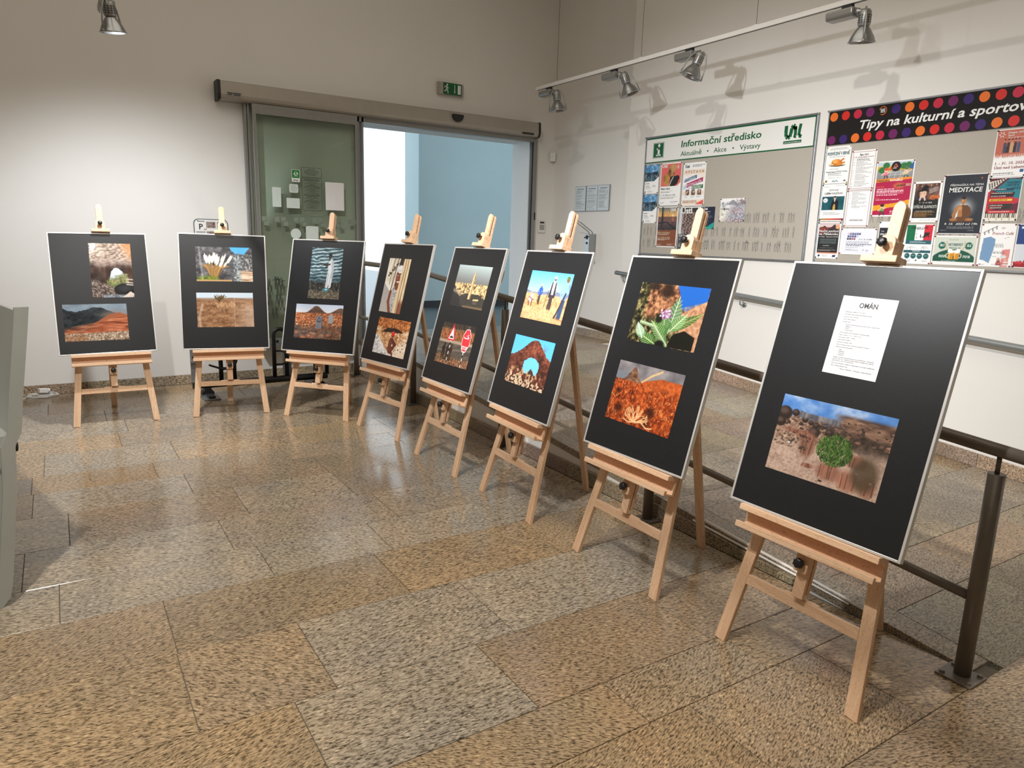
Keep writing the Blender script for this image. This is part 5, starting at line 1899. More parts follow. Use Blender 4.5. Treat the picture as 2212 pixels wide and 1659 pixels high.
def ph_redhill():
    c = Cv(.446, .297, 430)
    n, f, g = c.n(7, 5, 3), c.n(44, 30, 6), c.n(16, 12, 12)
    c.mix(np.ones_like(n), c.ramp(.6 * n + .4 * c.Y, [(.2, (96, 92, 96)), (.5, (150, 144, 144)), (.8, (206, 204, 204))]))
    c.mix(sstep(.17, .20, c.Y + .02 * n) * (c.X < .24), (110, 116, 124))
    mt = .30 - .24 * np.exp(-((c.X - .27) / .085) ** 2) + .05 * (c.n(26, 1, 5) - .5)
    c.mix(sstep(0, .012, c.Y - mt) * (c.X < .55), c.ramp(c.n(20, 20, 8), [(.2, (62, 42, 34)), (.6, (122, 86, 66)), (.9, (166, 124, 94))]))
    sl = np.where(c.X > .40, .27 - .40 * (c.X - .40) * (c.X < .70) - .12 * (c.X >= .70), .30)
    red = sstep(0, .02, c.Y - np.maximum(np.minimum(sl, .33), .02 + 0 * c.X) - .02 * (g - .5))
    c.mix(red, c.ramp(.45 * g + .55 * f, [(.22, (58, 20, 10)), (.42, (132, 52, 22)), (.62, (190, 84, 34)), (.85, (226, 136, 72))]))
    c.mix(red * (c.X > .45) * (1 - sstep(.25, .5, c.Y)) * .45, (196, 100, 44))
    c.line([(.42, .28), (.55, .14), (.68, .04)], .02, (222, 178, 120), .8)
    r = random.Random(5)
    for k in range(220):
        x, y = r.random(), r.uniform(.33, .98)
        s_ = .02 + .05 * (y - .3)
        for q in range(3):
            c.line([(x, y), (x + r.uniform(-s_, s_), y - s_ * r.uniform(.6, 1.4))], .004, r.choice([(222, 128, 66), (120, 44, 18), (236, 160, 96), (84, 30, 14)]), .75)
    for x, y, w in ((.17, .78, .06), (.66, .72, .07), (.10, .50, .04), (.62, .88, .07)):
        c.ell(x, y, w, w * 1.2, (40, 14, 8), .6, .75)

    def twig(x, y, a, l, d):
        x1, y1 = x + l * math.cos(a), y - l * math.sin(a) * 1.4
        c.line([(x, y), (x1, y1)], .004 + .0022 * d, (232, 186, 136) if d > 1 else (218, 160, 108))
        if d:
            for q in range(2 if d > 1 else 3):
                twig(x1, y1, a + r.uniform(-.75, .75), l * r.uniform(.6, .85), d - 1)
    for k in range(9):
        twig(.47 + r.uniform(-.02, .02), .93, PI * (k + .5) / 9, .07, 3)
    c.line([(.47, .93), (.56, .90), (.66, .97), (.74, .95)], .012, (232, 186, 136)).line([(.47, .93), (.38, .96), (.30, .93)], .010, (232, 186, 136))
    return c


def ph_bush():
    c = Cv(.45, .297, 560)
    n, f, g = c.n(7, 6, 3), c.n(70, 46, 6), c.n(18, 14, 12)
    c.mix(np.ones_like(n), c.ramp(n, [(.35, (72, 122, 190)), (.55, (104, 146, 204)), (.75, (168, 186, 214))]))
    cl = .20 + .0 * c.X
    cliff = .20 - .02 * np.sin(c.X * 6) - .26 * np.clip(c.X - .52, 0, .3)
    c.mix(sstep(0, .01, c.Y - np.maximum(cliff + .02 * (c.n(30, 1, 5) - .5), -.1)) * (c.X > .14), c.ramp(c.n(34, 5, 9), [(.2, (64, 60, 66)), (.5, (98, 92, 96)), (.8, (150, 138, 130))]))
    c.mix(sstep(.45, .62, c.X) * sstep(.02, .08, c.Y - .05), c.ramp(c.n(9, 26, 22), [(.2, (70, 52, 44)), (.55, (116, 88, 72)), (.85, (158, 126, 104))]))
    c.mix(sstep(.0, .08, c.Y - .27 - .05 * (g - .5)) * (c.X > .34), c.ramp(.5 * g + .5 * f, [(.2, (40, 32, 28)), (.6, (72, 58, 48)), (.9, (98, 82, 68))]))
    slope = np.where(c.X < .45, .22 + .22 * c.X, .30 + .62 * (c.X - .42))
    c.mix(sstep(0, .015, c.Y - slope + .02 * (g - .5)), c.ramp(.4 * g + .6 * f, [(.2, (84, 62, 50)), (.5, (146, 116, 98)), (.8, (194, 166, 146))]))
    stones(c, .16, .40, 120, [(80, 62, 52), (58, 46, 40), (118, 88, 72)], .012, .024, 9, (26, 20, 18))
    c.mix((c.Y < slope - .03) * (c.X < .5) * (c.Y < .17) * 0.0, (0, 0, 0))
    c.mix((c.Y < .155 + .16 * np.clip(c.X - .14, 0, 1)) * (c.X < .5) * (c.X > .17), c.ramp(n, [(.35, (72, 122, 190)), (.75, (150, 176, 212))]))
    for x, y, w in ((.05, .24, .07), (.15, .21, .035), (.25, .27, .03), (.31, .29, .025), (.36, .31, .03), (.03, .36, .05), (.36, .40, .05), (.49, .36, .035)):
        c.ell(x, y, w, w * 1.3, (46, 36, 32), .15).ell(x - w * .2, y - w * .4, w * .6, w * .6, (82, 66, 58), .5)
    c.mix((c.X > .14) * (c.X < .56) * (1 - sstep(.02, .05, np.abs(c.Y - .215 - .0 * c.X))) * (c.X > .19) * .9, c.ramp(c.n(40, 4, 2), [(.2, (72, 74, 86)), (.8, (140, 134, 132))]))
    sand = sstep(.0, .2, c.Y - .50 + .12 * c.X)
    c.mix(sand * .85, c.ramp(.6 * n + .4 * f, [(.2, (146, 120, 106)), (.5, (184, 158, 142)), (.8, (206, 182, 166))]))
    r = random.Random(7)
    for x, y, w, h in ((.20, .44, .12, .03), (.33, .56, .07, .16), (.30, .47, .08, .05), (.57, .82, .10, .11), (.74, .86, .09, .12), (.90, .86, .07, .12), (.38, .82, .05, .03), (.78, .62, .10, .08)):
        col = np.array((150, 100, 80)) * r.uniform(.8, 1.1)
        c.ell(x, y, w, h, col, .4, .9)
        for q in range(7):
            a = x + r.uniform(-w, w) * .8
            c.line([(a, y - h * .6), (a + r.uniform(-.02, .02), y + h * .8)], .007, col * r.choice([.6, 1.25]), .7)
    c.ell(.86, .74, .11, .20, (76, 62, 46), .35, .85)
    for k in range(60):
        c.ell(r.uniform(.02, .34), r.uniform(.45, .66), .012, .012, r.choice([(58, 46, 38), (104, 84, 68)]), .4, .8)
    for k in range(34):
        c.ell(r.uniform(.02, .95), r.uniform(.74, .98), .012, .008, (132, 106, 92), .5, .6)
    c.ell(.16, .60, .012, .012, (210, 210, 216)).ell(.52, .955, .020, .014, (74, 48, 42))
    for k in range(900):
        a, q = r.uniform(0, 2 * PI), r.random() ** .55
        x, y = .575 + .155 * q * math.cos(a), .565 + .185 * q * math.sin(a)
        ll = r.uniform(.012, .034)
        b = r.uniform(-.9, .9)
        c.line([(x, y), (x + ll * math.sin(b), y - ll * 1.3 * math.cos(b))], .0055, r.choice([(46, 72, 30), (66, 100, 40), (30, 50, 22), (92, 124, 56), (54, 84, 34)]), .85)
    return c


PHOTOS = [(0, ph_arch, .074, .680, -.9, 'photo_gloss', 'photo of a sunlit rock arch'), (0, ph_valley, -.071, .258, -.5, 'photo_gloss', 'photo of red earth below dark mountains'),
          (1, ph_pampas, .008, .731, .3, 'photo_gloss', 'photo of white pampas grass plumes'), (1, ph_camel, .002, .338, .2, 'photo_gloss', 'photo of camels under a bare tree on sand'),
          (2, ph_sea, .004, .696, .2, 'photo', 'photo of a man in white beside rippled water'), (2, ph_graves, -.016, .271, .8, 'photo', 'photo of gravestones among red stones'),
          (3, ph_smile, -.066, .641, -.3, 'photo', 'photo of a smiling face in white cap between planks'), (3, ph_crouch, .040, .224, -.6, 'photo', 'photo of a crouching person in a red cap'),
          (4, ph_minaret, .011, .710, -.4, 'photo', 'photo of a minaret over a sunlit town'), (4, ph_signs, .004, .295, .8, 'photo', 'photo of two road signs and goats'),
          (5, ph_people, -.003, .713, -.7, 'photo', 'photo of four people on a stony plain'), (5, ph_hole, -.001, .312, -.3, 'photo', 'photo of a hole in a dark red rock'),
          (6, ph_leaves, 0.0, .704, -.7, 'photo', 'photo of big green leaves with a purple flower'), (6, ph_redhill, -.012, .302, -1.0, 'photo', 'photo of a red hillside with a dry bush'),
          (7, ph_bush, -.006, .314, -.1, 'photo', 'photo of a green bush on pale sand')]
for bi, fn, cx, cz, an, mt, lb in PHOTOS:
    o = sheet('photograph', fn(), M[mt], BOARDS[bi], cx, cz, .0017, math.radians(an), gain=1.0)
    tag(o, lb)
    if fn is ph_signs:
        l = Lettering()
        sx, sz = cx + .30 * .456, cz + .14 * .295
        l.text('STOP', sx, cz - .025 * .295 - .012, .034, .03, 0, 'CENTER', .082)
        zz = cz + .20 * .295
        l.band([(sx + .030, zz + .010), (sx + .026, zz), (sx - .028, zz), (sx - .034, zz + .010)], .006).disc(sx + .016, zz + .012, .007, 10).disc(sx - .002, zz + .018, .0035, 8).disc(sx + .012, zz + .026, .0035, 8).disc(sx + .020, zz + .026, .0035, 8)
        l.build('sign_lettering', M['white_ink'], o, .0011)

# text sheet of the nearest board
osz = (.209, .294)
c = Cv(.209, .294, 120, (232, 232, 236))
ob = sheet('text_sheet', c, M['poster'], BOARDS[7], .001, .719, .0017, math.radians(-.8))
tag(ob, 'white text sheet headed OMÁN')
l = Lettering()
ox, oz = .001, .719 + .147
l.text('OMÁN', ox + .003, oz - .040, .0265, .022, 0, 'CENTER', .070)
TX = [(-.079, .060, 'Oficiální název: OMÁNSKÝ SULTANÁT', .078), (-.079, .069, 'Státní zřízení: Monarchistická absolutistická monarchie', .106), (-.079, .0785, 'Rozlohové strany: neexistují', .056),
      (-.079, .088, 'Hlavní město: Maskat', .048), (-.079, .0975, 'Sousední země:', .032), (-.069, .1075, '1.  Spojené arabské emiráty (SAE) tvoří pás mezi 7 emirátů, tedy', .134), (-.062, .1150, 'Maskaté', .020),
      (-.069, .1215, '2.  Jemen', .022), (-.069, .1285, '3.  Saúdská Arábie', .038), (-.079, .1380, 'Povrch: většinou pokrývají písečné a kamenité pouště', .114), (-.079, .1470, 'Teploty v zimě: 20 – 25 °C, v létě: 28 – 50 °C', .090),
      (-.079, .1560, 'Časové pásmo: GMT + 4 hodiny', .066), (-.079, .1650, 'Úřední jazyk: Arabština', .050), (-.079, .1745, 'Gramotnost populace: 94%', .058), (-.079, .1835, 'Omán má moderní armádu, do které lze vstoupit již ve 18 letech', .126),
      (-.079, .1925, 'Náboženství, vyšlo tolerované země', .066), (-.069, .2020, '1.  Islám', .018), (-.069, .2085, '2.  Buddhismus', .030), (-.069, .2150, '3.  Hinduismus', .030), (-.069, .2215, '4.  Křesťanství', .030),
      (-.079, .2310, 'Zavlažovací systém Falaj zavedený před více než 2000 lety – podzemními', .158), (-.079, .2375, 'tunely je voda z hor svedena do kanálů odkud se zavlažují pole, palmové', .158), (-.079, .2440, 'háje, zahrady, vody i do domácností', .084),
      (-.079, .2535, 'Flora: kromě kapradiny, kadidlová a datlová palma, citrusovníky, kadidlovníky', .166), (-.079, .2625, 'Fauna: Omezené velbloudi a kozy', .066), (-.040, .2725, 'Pilíř turist. „PIPELINES“ z r. 1970 spojilo se s Muscat dále země', .120)]
for x, dz, s_, w in TX:
    l.text(s_, ox + x, oz - dz, .0046, .012, 0, 'LEFT', w)
l.build('sheet_lettering', plain('grey_black_ink', (.05, .05, .055), .5), ob, .0012)

# ---------------------------------------------------------------- noticeboards with their pinned papers
M['felt'] = plain('grey_felt', srgb(176, 170, 160), 0.85, vary=0.06, scale=180, bump=0.3, bscale=500)
M['felt_mark'] = plain('felt_silhouettes', srgb(150, 146, 138), 0.85)
M['banner'] = plain('glossy_black_banner', (0.012, 0.011, 0.012), 0.25, bump=0.05, bscale=14)
for nm, cc_ in (('dot_orange', (226, 112, 42)), ('dot_red', (204, 42, 36)), ('dot_crimson', (190, 38, 66)), ('dot_purple', (106, 30, 92)), ('dot_indigo', (54, 32, 104))):
    M[nm] = plain(nm, srgb(*cc_), 0.35)
M['teal_ink'] = plain('teal_ink', srgb(0, 84, 88), .5)
M['pale_ink'] = plain('cream_ink', srgb(236, 220, 176), .5)
M['grey_ink'] = plain('dark_grey_ink', srgb(84, 84, 88), .5)
M['red_ink'] = plain('red_brown_ink', srgb(150, 66, 62), .5)
M['brown_ink'] = plain('brown_ink', srgb(120, 84, 62), .5)
M['navy_ink'] = plain('navy_ink', srgb(30, 40, 82), .5)
M['pin_red'] = plain('red_pin', srgb(150, 20, 34), .3)
M['pin_yellow'] = plain('yellow_pin', srgb(196, 176, 60), .3)

YC1, YC2, ZC, BHW, BHH = 4.8825, 2.7355, 2.0685, 1.0265, 0.6085


def noticeboard(name, label, yc):
    t = thing(name, label, 'noticeboard', (XN, yc, ZC), RW, 'noticeboards on the right wall')
    w, h, f = BHW, BHH, 0.017
    MB().box(-w + f, w - f, -.018, -.002, -h + f, h - f).build('felt_panel', M['felt'], t)
    for x0, x1, z0, z1 in ((-w, w, h - f, h), (-w, w, -h, -h + f), (-w, -w + f, -h + f, h - f), (w - f, w, -h + f, h - f)):
        MB().box(x0, x1, -.026, -.001, z0, z1).build('frame_bar', M['galv'], t, bevel=0.004)
    for sx in (-1, 1):
        for sz in (-1, 1):
            MB().box(sx * w - .012, sx * w + .012 if sx < 0 else sx * w + .002, -.028, -.001, sz * h - .012, sz * h + .002 if sz > 0 else sz * h + .012).build('corner_cap', M['alu_grey'], t, bevel=0.004)
    l = Lettering()
    rn = random.Random(31)
    for z in (1.792 - ZC, 1.665 - ZC, 1.539 - ZC):
        crowd(l, -w + .06, w - .08, (z,), .095, rn)
    tag(l.build('silhouettes', M['felt_mark'], t, -.0186), kind='stuff')
    return t


n1 = noticeboard('noticeboard', 'grey noticeboard with a white header reading Informační středisko', YC1)
hd_ = MB().box(-BHW + .018, BHW - .018, -.0205, -.018, 2.409 - ZC, 2.659 - ZC).build('header_strip', M['white_ink'], n1)
l = Lettering()
a, b_, z0, z1 = -BHW + .018, BHW - .018, 2.409 - ZC, 2.659 - ZC
l.rect(a, b_, z0, z0 + .011).rect(a, b_, z1 - .012, z1).rect(b_ - .008, b_, z0, z1)
l.text('Informační středisko', -.020, 2.535 - ZC, .088, .018, 0.05, 'CENTER', .975)
l.text('Aktuálně   •   Akce   •   Výstavy', -.020, 2.449 - ZC, .064, .006, 0, 'CENTER', .975)
l.rect(-.908, -.750, 2.455 - ZC, 2.609 - ZC)
# the emblem: bold wavy strokes reading like U, S, L above a ruled address line
ex0, ez0 = .705, 2.455 - ZC
l.band([(ex0 + .018, ez0 + .150), (ex0 + .018, ez0 + .090), (ex0 + .024, ez0 + .062), (ex0 + .042, ez0 + .047), (ex0 + .060, ez0 + .056), (ex0 + .068, ez0 + .080), (ex0 + .074, ez0 + .125), (ex0 + .088, ez0 + .145), (ex0 + .104, ez0 + .138), (ex0 + .112, ez0 + .110)], .034)
l.band([(ex0 + .112, ez0 + .132), (ex0 + .114, ez0 + .060), (ex0 + .106, ez0 + .044)], .030)
l.band([(ex0 + .160, ez0 + .153), (ex0 + .150, ez0 + .090), (ex0 + .150, ez0 + .058), (ex0 + .176, ez0 + .048)], .028)
l.rect(ex0, ex0 + .18, ez0, ez0 + .024)
l.build('header_lettering', M['green_ink'], hd_, -.0212)
l = Lettering()
cx, cz = -.829, 2.532 - ZC
outline(l, -.902, -.756, 2.461 - ZC, 2.603 - ZC, .002, .004)
l.disc(cx + .008, cz + .047, .0165).rect(cx - .010, cx + .020, cz - .048, cz + .018).rect(cx - .026, cx + .020, cz + .006, cz + .020).rect(cx - .030, cx + .038, cz - .056, cz - .042)
l.text('www.usti-nad-labem.cz', ex0 + .09, ez0 + .006, .015, .01, 0, 'CENTER', .165)
l.build('header_lettering', M['white_ink'], hd_, -.0218)

n2 = noticeboard('noticeboard', 'grey noticeboard with a black dotted banner reading Tipy na kulturní', YC2)
bn = MB().box(-BHW + .012, BHW - .012, -.0275, -.018, 2.406 - ZC, 2.664 - ZC).build('banner', M['banner'], n2)
seq = ['dot_orange', 'dot_red', 'dot_crimson', 'dot_purple', None, 'dot_indigo', 'dot_orange', 'dot_red', 'dot_crimson', 'dot_purple', 'dot_indigo', 'dot_orange', 'dot_red', 'dot_crimson', 'dot_purple', 'dot_indigo', 'dot_orange', 'dot_red', 'dot_crimson', 'dot_purple']
seq2 = ['dot_purple', 'dot_indigo', 'dot_orange', 'dot_red', 'dot_crimson', 'dot_purple', 'dot_indigo', 'dot_orange', 'dot_red', 'dot_crimson', 'dot_purple', 'dot_indigo', 'dot_orange', 'dot_red', 'dot_crimson', 'dot_purple', 'dot_indigo', 'dot_orange', 'dot_red', 'dot_crimson']
for q, z in ((seq, 2.621 - ZC), (seq2, 2.443 - ZC)):
    for k, nm in enumerate(q):
        if nm:
            l = Lettering()
            l.disc(YC2 - (3.708 - .1015 * k), z, .034, 28)
            l.build('banner_dot', M[nm], bn, -.0281)
l = Lettering()
pts = [(YC2 - 3.302 + .029 * math.cos(k * PI / 12), 2.621 - ZC + .029 * math.sin(k * PI / 12)) for k in range(-8, 12)]
l.band(pts, .005)
l.build('banner_ring', M['dot_orange'], bn, -.0281)
l = Lettering()
x0 = YC2 - 3.302
l.band([(x0 - .016, 2.636 - ZC), (x0 - .014, 2.618 - ZC), (x0 - .006, 2.616 - ZC), (x0 - .002, 2.634 - ZC), (x0 + .004, 2.632 - ZC), (x0 + .004, 2.616 - ZC)], .006).band([(x0 + .014, 2.637 - ZC), (x0 + .012, 2.617 - ZC), (x0 + .018, 2.616 - ZC)], .005).rect(x0 - .017, x0 + .018, 2.608 - ZC, 2.612 - ZC)
wf = float(np.ptp(glyphs('Tipy na kulturní a sportovní akce', 1, .02, .2)[0][:, 0]))
wp = float(np.ptp(glyphs('Tipy na kulturní a sportov', 1, .02, .2)[0][:, 0]))
l.text('Tipy na kulturní a sportovní akce', YC2 - 3.478, 2.506 - ZC, .090, .02, .2, 'LEFT', 1.165 * wf / wp)
l.build('banner_lettering', M['white_ink'], bn, -.0284)

PIN = MB().lathe([(0, -.009), (.004, -.0085), (.0046, -.006), (.0032, -.003), (.0055, -.001), (.0055, 0)], (0, 0, 0), (0, 1, 0), 10).mesh('pin')
PINS = {}
for k, mm in (('k', M['knob']), ('r', M['pin_red']), ('y', M['pin_yellow'])):
    me = PIN.copy()
    me.materials.append(mm)
    PINS[k] = me


class Poster:
    def __init__(s, yc, label, y0, y1, z0, z1, pins='k', bg=(244, 244, 246), ppm=320, group=None, layer=0):
        """y0..y1 and z0..z1 in room coordinates, y0 the viewer's left"""
        s.w, s.h = y0 - y1, z1 - z0
        s.t = thing('poster', label, 'poster', (XN - .0190 - layer * .0012, (y0 + y1) / 2, (z0 + z1) / 2), RW, group)
        s.c = Cv(s.w, s.h, ppm, bg)
        s.pins, s.let = pins, []
        s.ls = {}

    def L(s, mat):
        return s.ls.setdefault(mat, Lettering())

    def txt(s, mat, text, x, y, size, bold=.01, shear=0.0, align='LEFT', width=None, spacing=1.0, rot=0.0):
        """x, y as fractions of the sheet from its upper left; size in metres, width as a fraction"""
        s.L(mat).text(text, (x - .5) * s.w, (.5 - y) * s.h, size, bold, shear, align, width * s.w if width else None, spacing, rot)
        return s

    def done(s):
        o = sheet('print', s.c, M['poster'], s.t, 0, 0, -.0008, curl=.002, gain=1.0)
        for m_, l_ in s.ls.items():
            l_.build('lettering', M[m_], s.t, -.0036)
        for sx in (-1, 1):
            for sz in (-1, 1):
                k = inst('pin', PINS[s.pins], s.t, (sx * (s.w / 2 - .007), -.0008, sz * (s.h / 2 - .007)))
        return s.t


G1, G2 = 'papers pinned on the white headed noticeboard', 'papers pinned on the dotted banner noticeboard'

for k, (z0, z1, lb) in enumerate(((2.098, 2.394, 'upper small white sheet with a blue fountain photo, top left of the noticeboard'), (1.792, 2.088, 'lower small white sheet with a blue fountain photo, below its twin'))):
    p = Poster(YC1, lb, 5.890, 5.680, z0, z1, group=G1)
    c = p.c
    n, f = c.n(6, 6, 3), c.n(16, 14, 7)
    top = (c.Y < .58) & ~((c.X > .68) & (c.Y > .58 - (c.X - .68) * .5))
    c.mix(top, c.ramp(.5 * n + .5 * f, [(.2, (36, 84, 128)), (.5, (84, 146, 196)), (.75, (222, 236, 246))]))
    c.mix(top & (c.Y > .26), c.ramp(f, [(.2, (20, 32, 42)), (.5, (74, 92, 104)), (.85, (196, 210, 216))]))
    c.poly([(.12, .30), (.90, .24), (.94, .34), (.14, .42)], (26, 44, 62)).poly([(.42, .28), (.56, .28), (.68, .58), (.30, .58)], (52, 84, 104)).poly([(.47, .34), (.52, .34), (.58, .58), (.42, .58)], (92, 130, 150))
    c.words(.08, .5, .72, .80, 3, (120, 122, 126)).words(.58, .9, .72, .78, 2, (120, 122, 126)).words(.06, .5, .82, .86, 1, (70, 72, 76)).words(.24, .62, .90, .97, 3, (120, 122, 126)).rect(.06, .11, .91, .96, (30, 32, 36))
    p.txt('ink', 'Bez umění' if k else 'Ústí Fontán', .07, .665, .0135, .015).done()

p = Poster(YC1, 'red and white sheet with a bald man eating corn', 5.653, 5.357, 1.971, 2.395, group=G1)
c = p.c
c.poly([(.03, .025), (.97, .025), (.97, .47), (.82, .545), (.03, .545)], (222, 104, 98))
c.poly([(.48, .30), (.66, .32), (.86, .30), (.92, .36), (.82, .50), (.70, .545), (.42, .545), (.46, .44)], (34, 32, 34))
c.ell(.52, .19, .155, .135, (178, 134, 86)).ell(.60, .12, .13, .09, (196, 152, 100), .3).ell(.44, .23, .07, .09, (122, 84, 52), .5).ell(.64, .26, .04, .045, (140, 98, 62), .4)
c.line([(.40, .19), (.47, .195)], .014, (50, 34, 24)).ell(.415, .215, .018, .012, (40, 26, 20)).line([(.37, .20), (.35, .245), (.38, .255)], .02, (132, 92, 58))
c.line([(.62, .34), (.52, .44), (.46, .54)], .03, (214, 210, 204))
c.poly([(.20, .30), (.34, .26), (.44, .34), (.32, .52), (.16, .47)], (206, 166, 66))
for k in range(9):
    c.line([(.21 + .024 * k, .30 - .012 * k + (.022 * (k > 5))), (.17 + .026 * k, .47 + .004 * k)], .008, (140, 104, 36), .8)
c.ell(.20, .36, .06, .07, (150, 106, 66), .3).ell(.38, .51, .10, .035, (190, 142, 92), .3)
c.mix((1 - sstep(.85, 1.0, np.abs(np.sqrt(((c.X - .83) / .085) ** 2 + ((c.Y - .11) / .058) ** 2) - 1) * 6 + .0)) * 0, (255, 255, 255))
c.words(.05, .82, .66, .71, 2, (90, 92, 96)).words(.05, .9, .80, .85, 2, (60, 62, 66)).words(.05, .3, .92, .96, 2, (130, 130, 134)).words(.55, .95, .91, .96, 2, (120, 120, 124))
p.txt('white_ink', 'Ústí', .06, .105, .048, .03, -.12).txt('ink', 'Viktor Cibich', .05, .625, .026, .02, .1, width=.45)
p.txt('ink', '11. 10. 2023 od 17:00', .05, .775, .022, .004, 0, width=.72)
l = p.L('white_ink'); q = [(.33 * p.w + .024 * math.cos(k * PI / 12), .39 * p.h + .024 * math.sin(k * PI / 12)) for k in range(25)]; l.band(q, .002).rect(.33 * p.w - .010, .33 * p.w + .010, .39 * p.h - .002, .39 * p.h + .010).rect(.33 * p.w - .012, .33 * p.w + .012, .39 * p.h - .011, .39 * p.h - .006)
p.done()

p = Poster(YC1, 'brown sheet with a sunset over water seen from a ship', 5.660, 5.364, 1.546, 1.957, group=G1)
c = p.c
c.rect(.035, .965, .02, .975, (132, 78, 50))
c.mix(((c.Y < .57) & (c.X > .035) & (c.X < .965) & (c.Y > .02) & ~((c.X > .80) & (c.Y > .57 - (c.X - .80) * .18))) * 1.0, c.ramp(c.Y, [(0, (96, 112, 122)), (.14, (206, 170, 120)), (.235, (238, 176, 96)), (.25, (112, 84, 76)), (.36, (124, 86, 84)), (.57, (40, 40, 46))]))
n = c.n(12, 20, 4)
c.mix(((c.Y > .36) & (c.Y < .57) & (c.X > .035) & (c.X < .95)) * sstep(.4, .6, n) * .6, (70, 60, 60))
c.ell(.77, .215, .05, .028, (255, 236, 190), .6).rect(.73, .82, .26, .36, (214, 130, 98), .6)
c.line([(.24, .02), (.24, .50)], .05, (36, 34, 36)).line([(.30, .02), (.28, .4)], .02, (40, 38, 40)).line([(.10, .40), (.5, .38), (.95, .56)], .03, (34, 32, 36))
for x in (.40, .52, .62, .86):
    c.line([(x, .02), (x - .12, .42)], .006, (60, 56, 56))
c.words(.07, .9, .675, .70, 1, (240, 236, 230)).words(.07, .7, .79, .84, 2, (230, 222, 214)).words(.07, .4, .92, .96, 2, (220, 210, 200)).words(.55, .94, .91, .96, 3, (220, 210, 200))
p.txt('white_ink', 'Ústí', .64, .105, .046, .03, -.12).txt('pale_ink', 'Dům s ostrůvkem', .07, .655, .022, .0, 0, width=.6).txt('pale_ink', '18. 10. 2023 od 17:00', .07, .775, .020, 0, 0, width=.62).done()

p = Poster(YC1, 'white sheet reading VÝSTAVA FOTOGRAFIE in coloured blocks', 5.333, 5.034, 1.961, 2.377, group=G1)
c = p.c
c.rect(.03, .97, .16, .26, (244, 222, 204)).rect(.03, .97, .66, .75, (240, 218, 200)).rect(.03, .97, .86, .975, (244, 220, 202)).poly([(.03, .26), (.97, .26), (.97, .40), (.03, .30)], (248, 236, 226))
c.poly([(.07, .38), (.62, .29), (.62, .365), (.07, .455)], (30, 92, 148)).poly([(.18, .48), (.90, .35), (.90, .45), (.18, .58)], (176, 36, 104)).poly([(.42, .535), (.92, .515), (.92, .60), (.42, .62)], (22, 108, 62))
c.poly([(.03, .54), (.15, .50), (.17, .60), (.05, .64)], (196, 216, 236)).poly([(.22, .58), (.38, .57), (.30, .65)], (236, 206, 226))
f = c.n(30, 30, 5)
for x in (.16, .43, .70):
    c.mix(((c.X > x) & (c.X < x + .16) & (c.Y > .625) & (c.Y < .755)) * 1.0, c.ramp(f, [(.3, (24, 20, 22)), (.55, (112, 90, 84)), (.8, (222, 206, 198))]))
    c.ell(x + .08, .68, .035, .035, (206, 178, 162), .3).words(x - .03, x + .19, .78, .815, 2, (110, 110, 116))
c.poly([(.62, .97), (.97, .86), (.97, .97)], (226, 92, 82)).words(.40, .95, .06, .12, 2, (50, 52, 56), .9)
c.words(.06, .85, .885, .94, 2, (70, 60, 58), .9)
p.txt('ink', 'Ústí', .08, .115, .036, .03, -.12).txt('brown_ink', 'V Ý S T A V A', .10, .245, .036, .004, 0, width=.82)
p.txt('white_ink', 'FOTOGRAFIE', .09, .437, .034, .012, 0, width=.50, rot=.165).txt('white_ink', 'FOTOKOLÁŽE', .21, .560, .036, .012, 0, width=.66, rot=.20).txt('white_ink', 'KRESBY', .45, .605, .034, .012, 0, width=.43, rot=.045)
p.done()

p = Poster(YC1, 'grey sheet reading Ústí above a carved wooden door photo', 5.342, 5.040, 1.527, 1.949, group=G1)
c = p.c
n, f = c.n(4, 30, 3), c.n(20, 26, 8)
c.rect(.0, 1, .02, .98, (206, 210, 216))
c.mix(((c.X > .12) & (c.X < .80) & (c.Y > .02) & (c.Y < .62)) * 1.0, c.ramp(.5 + .5 * np.sin(c.X * 40 + 6 * f + 10 * n), [(0, (70, 56, 54)), (.5, (126, 104, 100)), (1, (176, 154, 146))]))
c.rect(.12, .80, .02, .12, (60, 54, 56)).line([(.46, .14), (.44, .62)], .012, (50, 40, 38)).rect(.0, 1.0, .62, .98, (74, 72, 82))
c.words(.07, .85, .72, .78, 2, (236, 236, 238), .95, hfrac=.5).words(.05, .15, .84, .95, 6, (220, 220, 222))
p.txt('white_ink', 'Ústí', .06, .145, .080, .03, -.12, width=.52).txt('white_ink', 'Ejhle, Ústí', .06, .69, .036, .002, 0, width=.62).done()

p = Poster(YC1, 'small navy sheet with a turquoise corner', 5.032, 4.880, 1.735, 1.946, group=G1)
c = p.c
c.rect(0, 1, 0, 1, (34, 40, 62)).poly([(0, .90), (.42, .90), (1, .68), (1, 1), (0, 1)], (40, 158, 146))
c.words(.06, .9, .30, .36, 1, (60, 120, 130)).words(.06, .9, .38, .68, 7, (120, 124, 140), .7).words(.06, .55, .74, .84, 3, (160, 164, 176), .8).words(.06, .9, .94, .98, 1, (170, 220, 214))
p.txt('white_ink', 'Ústí', .08, .135, .030, .03, -.12).txt('white_ink', 'Mluvící slov 9', .08, .235, .013, .015, 0, width=.56).done()

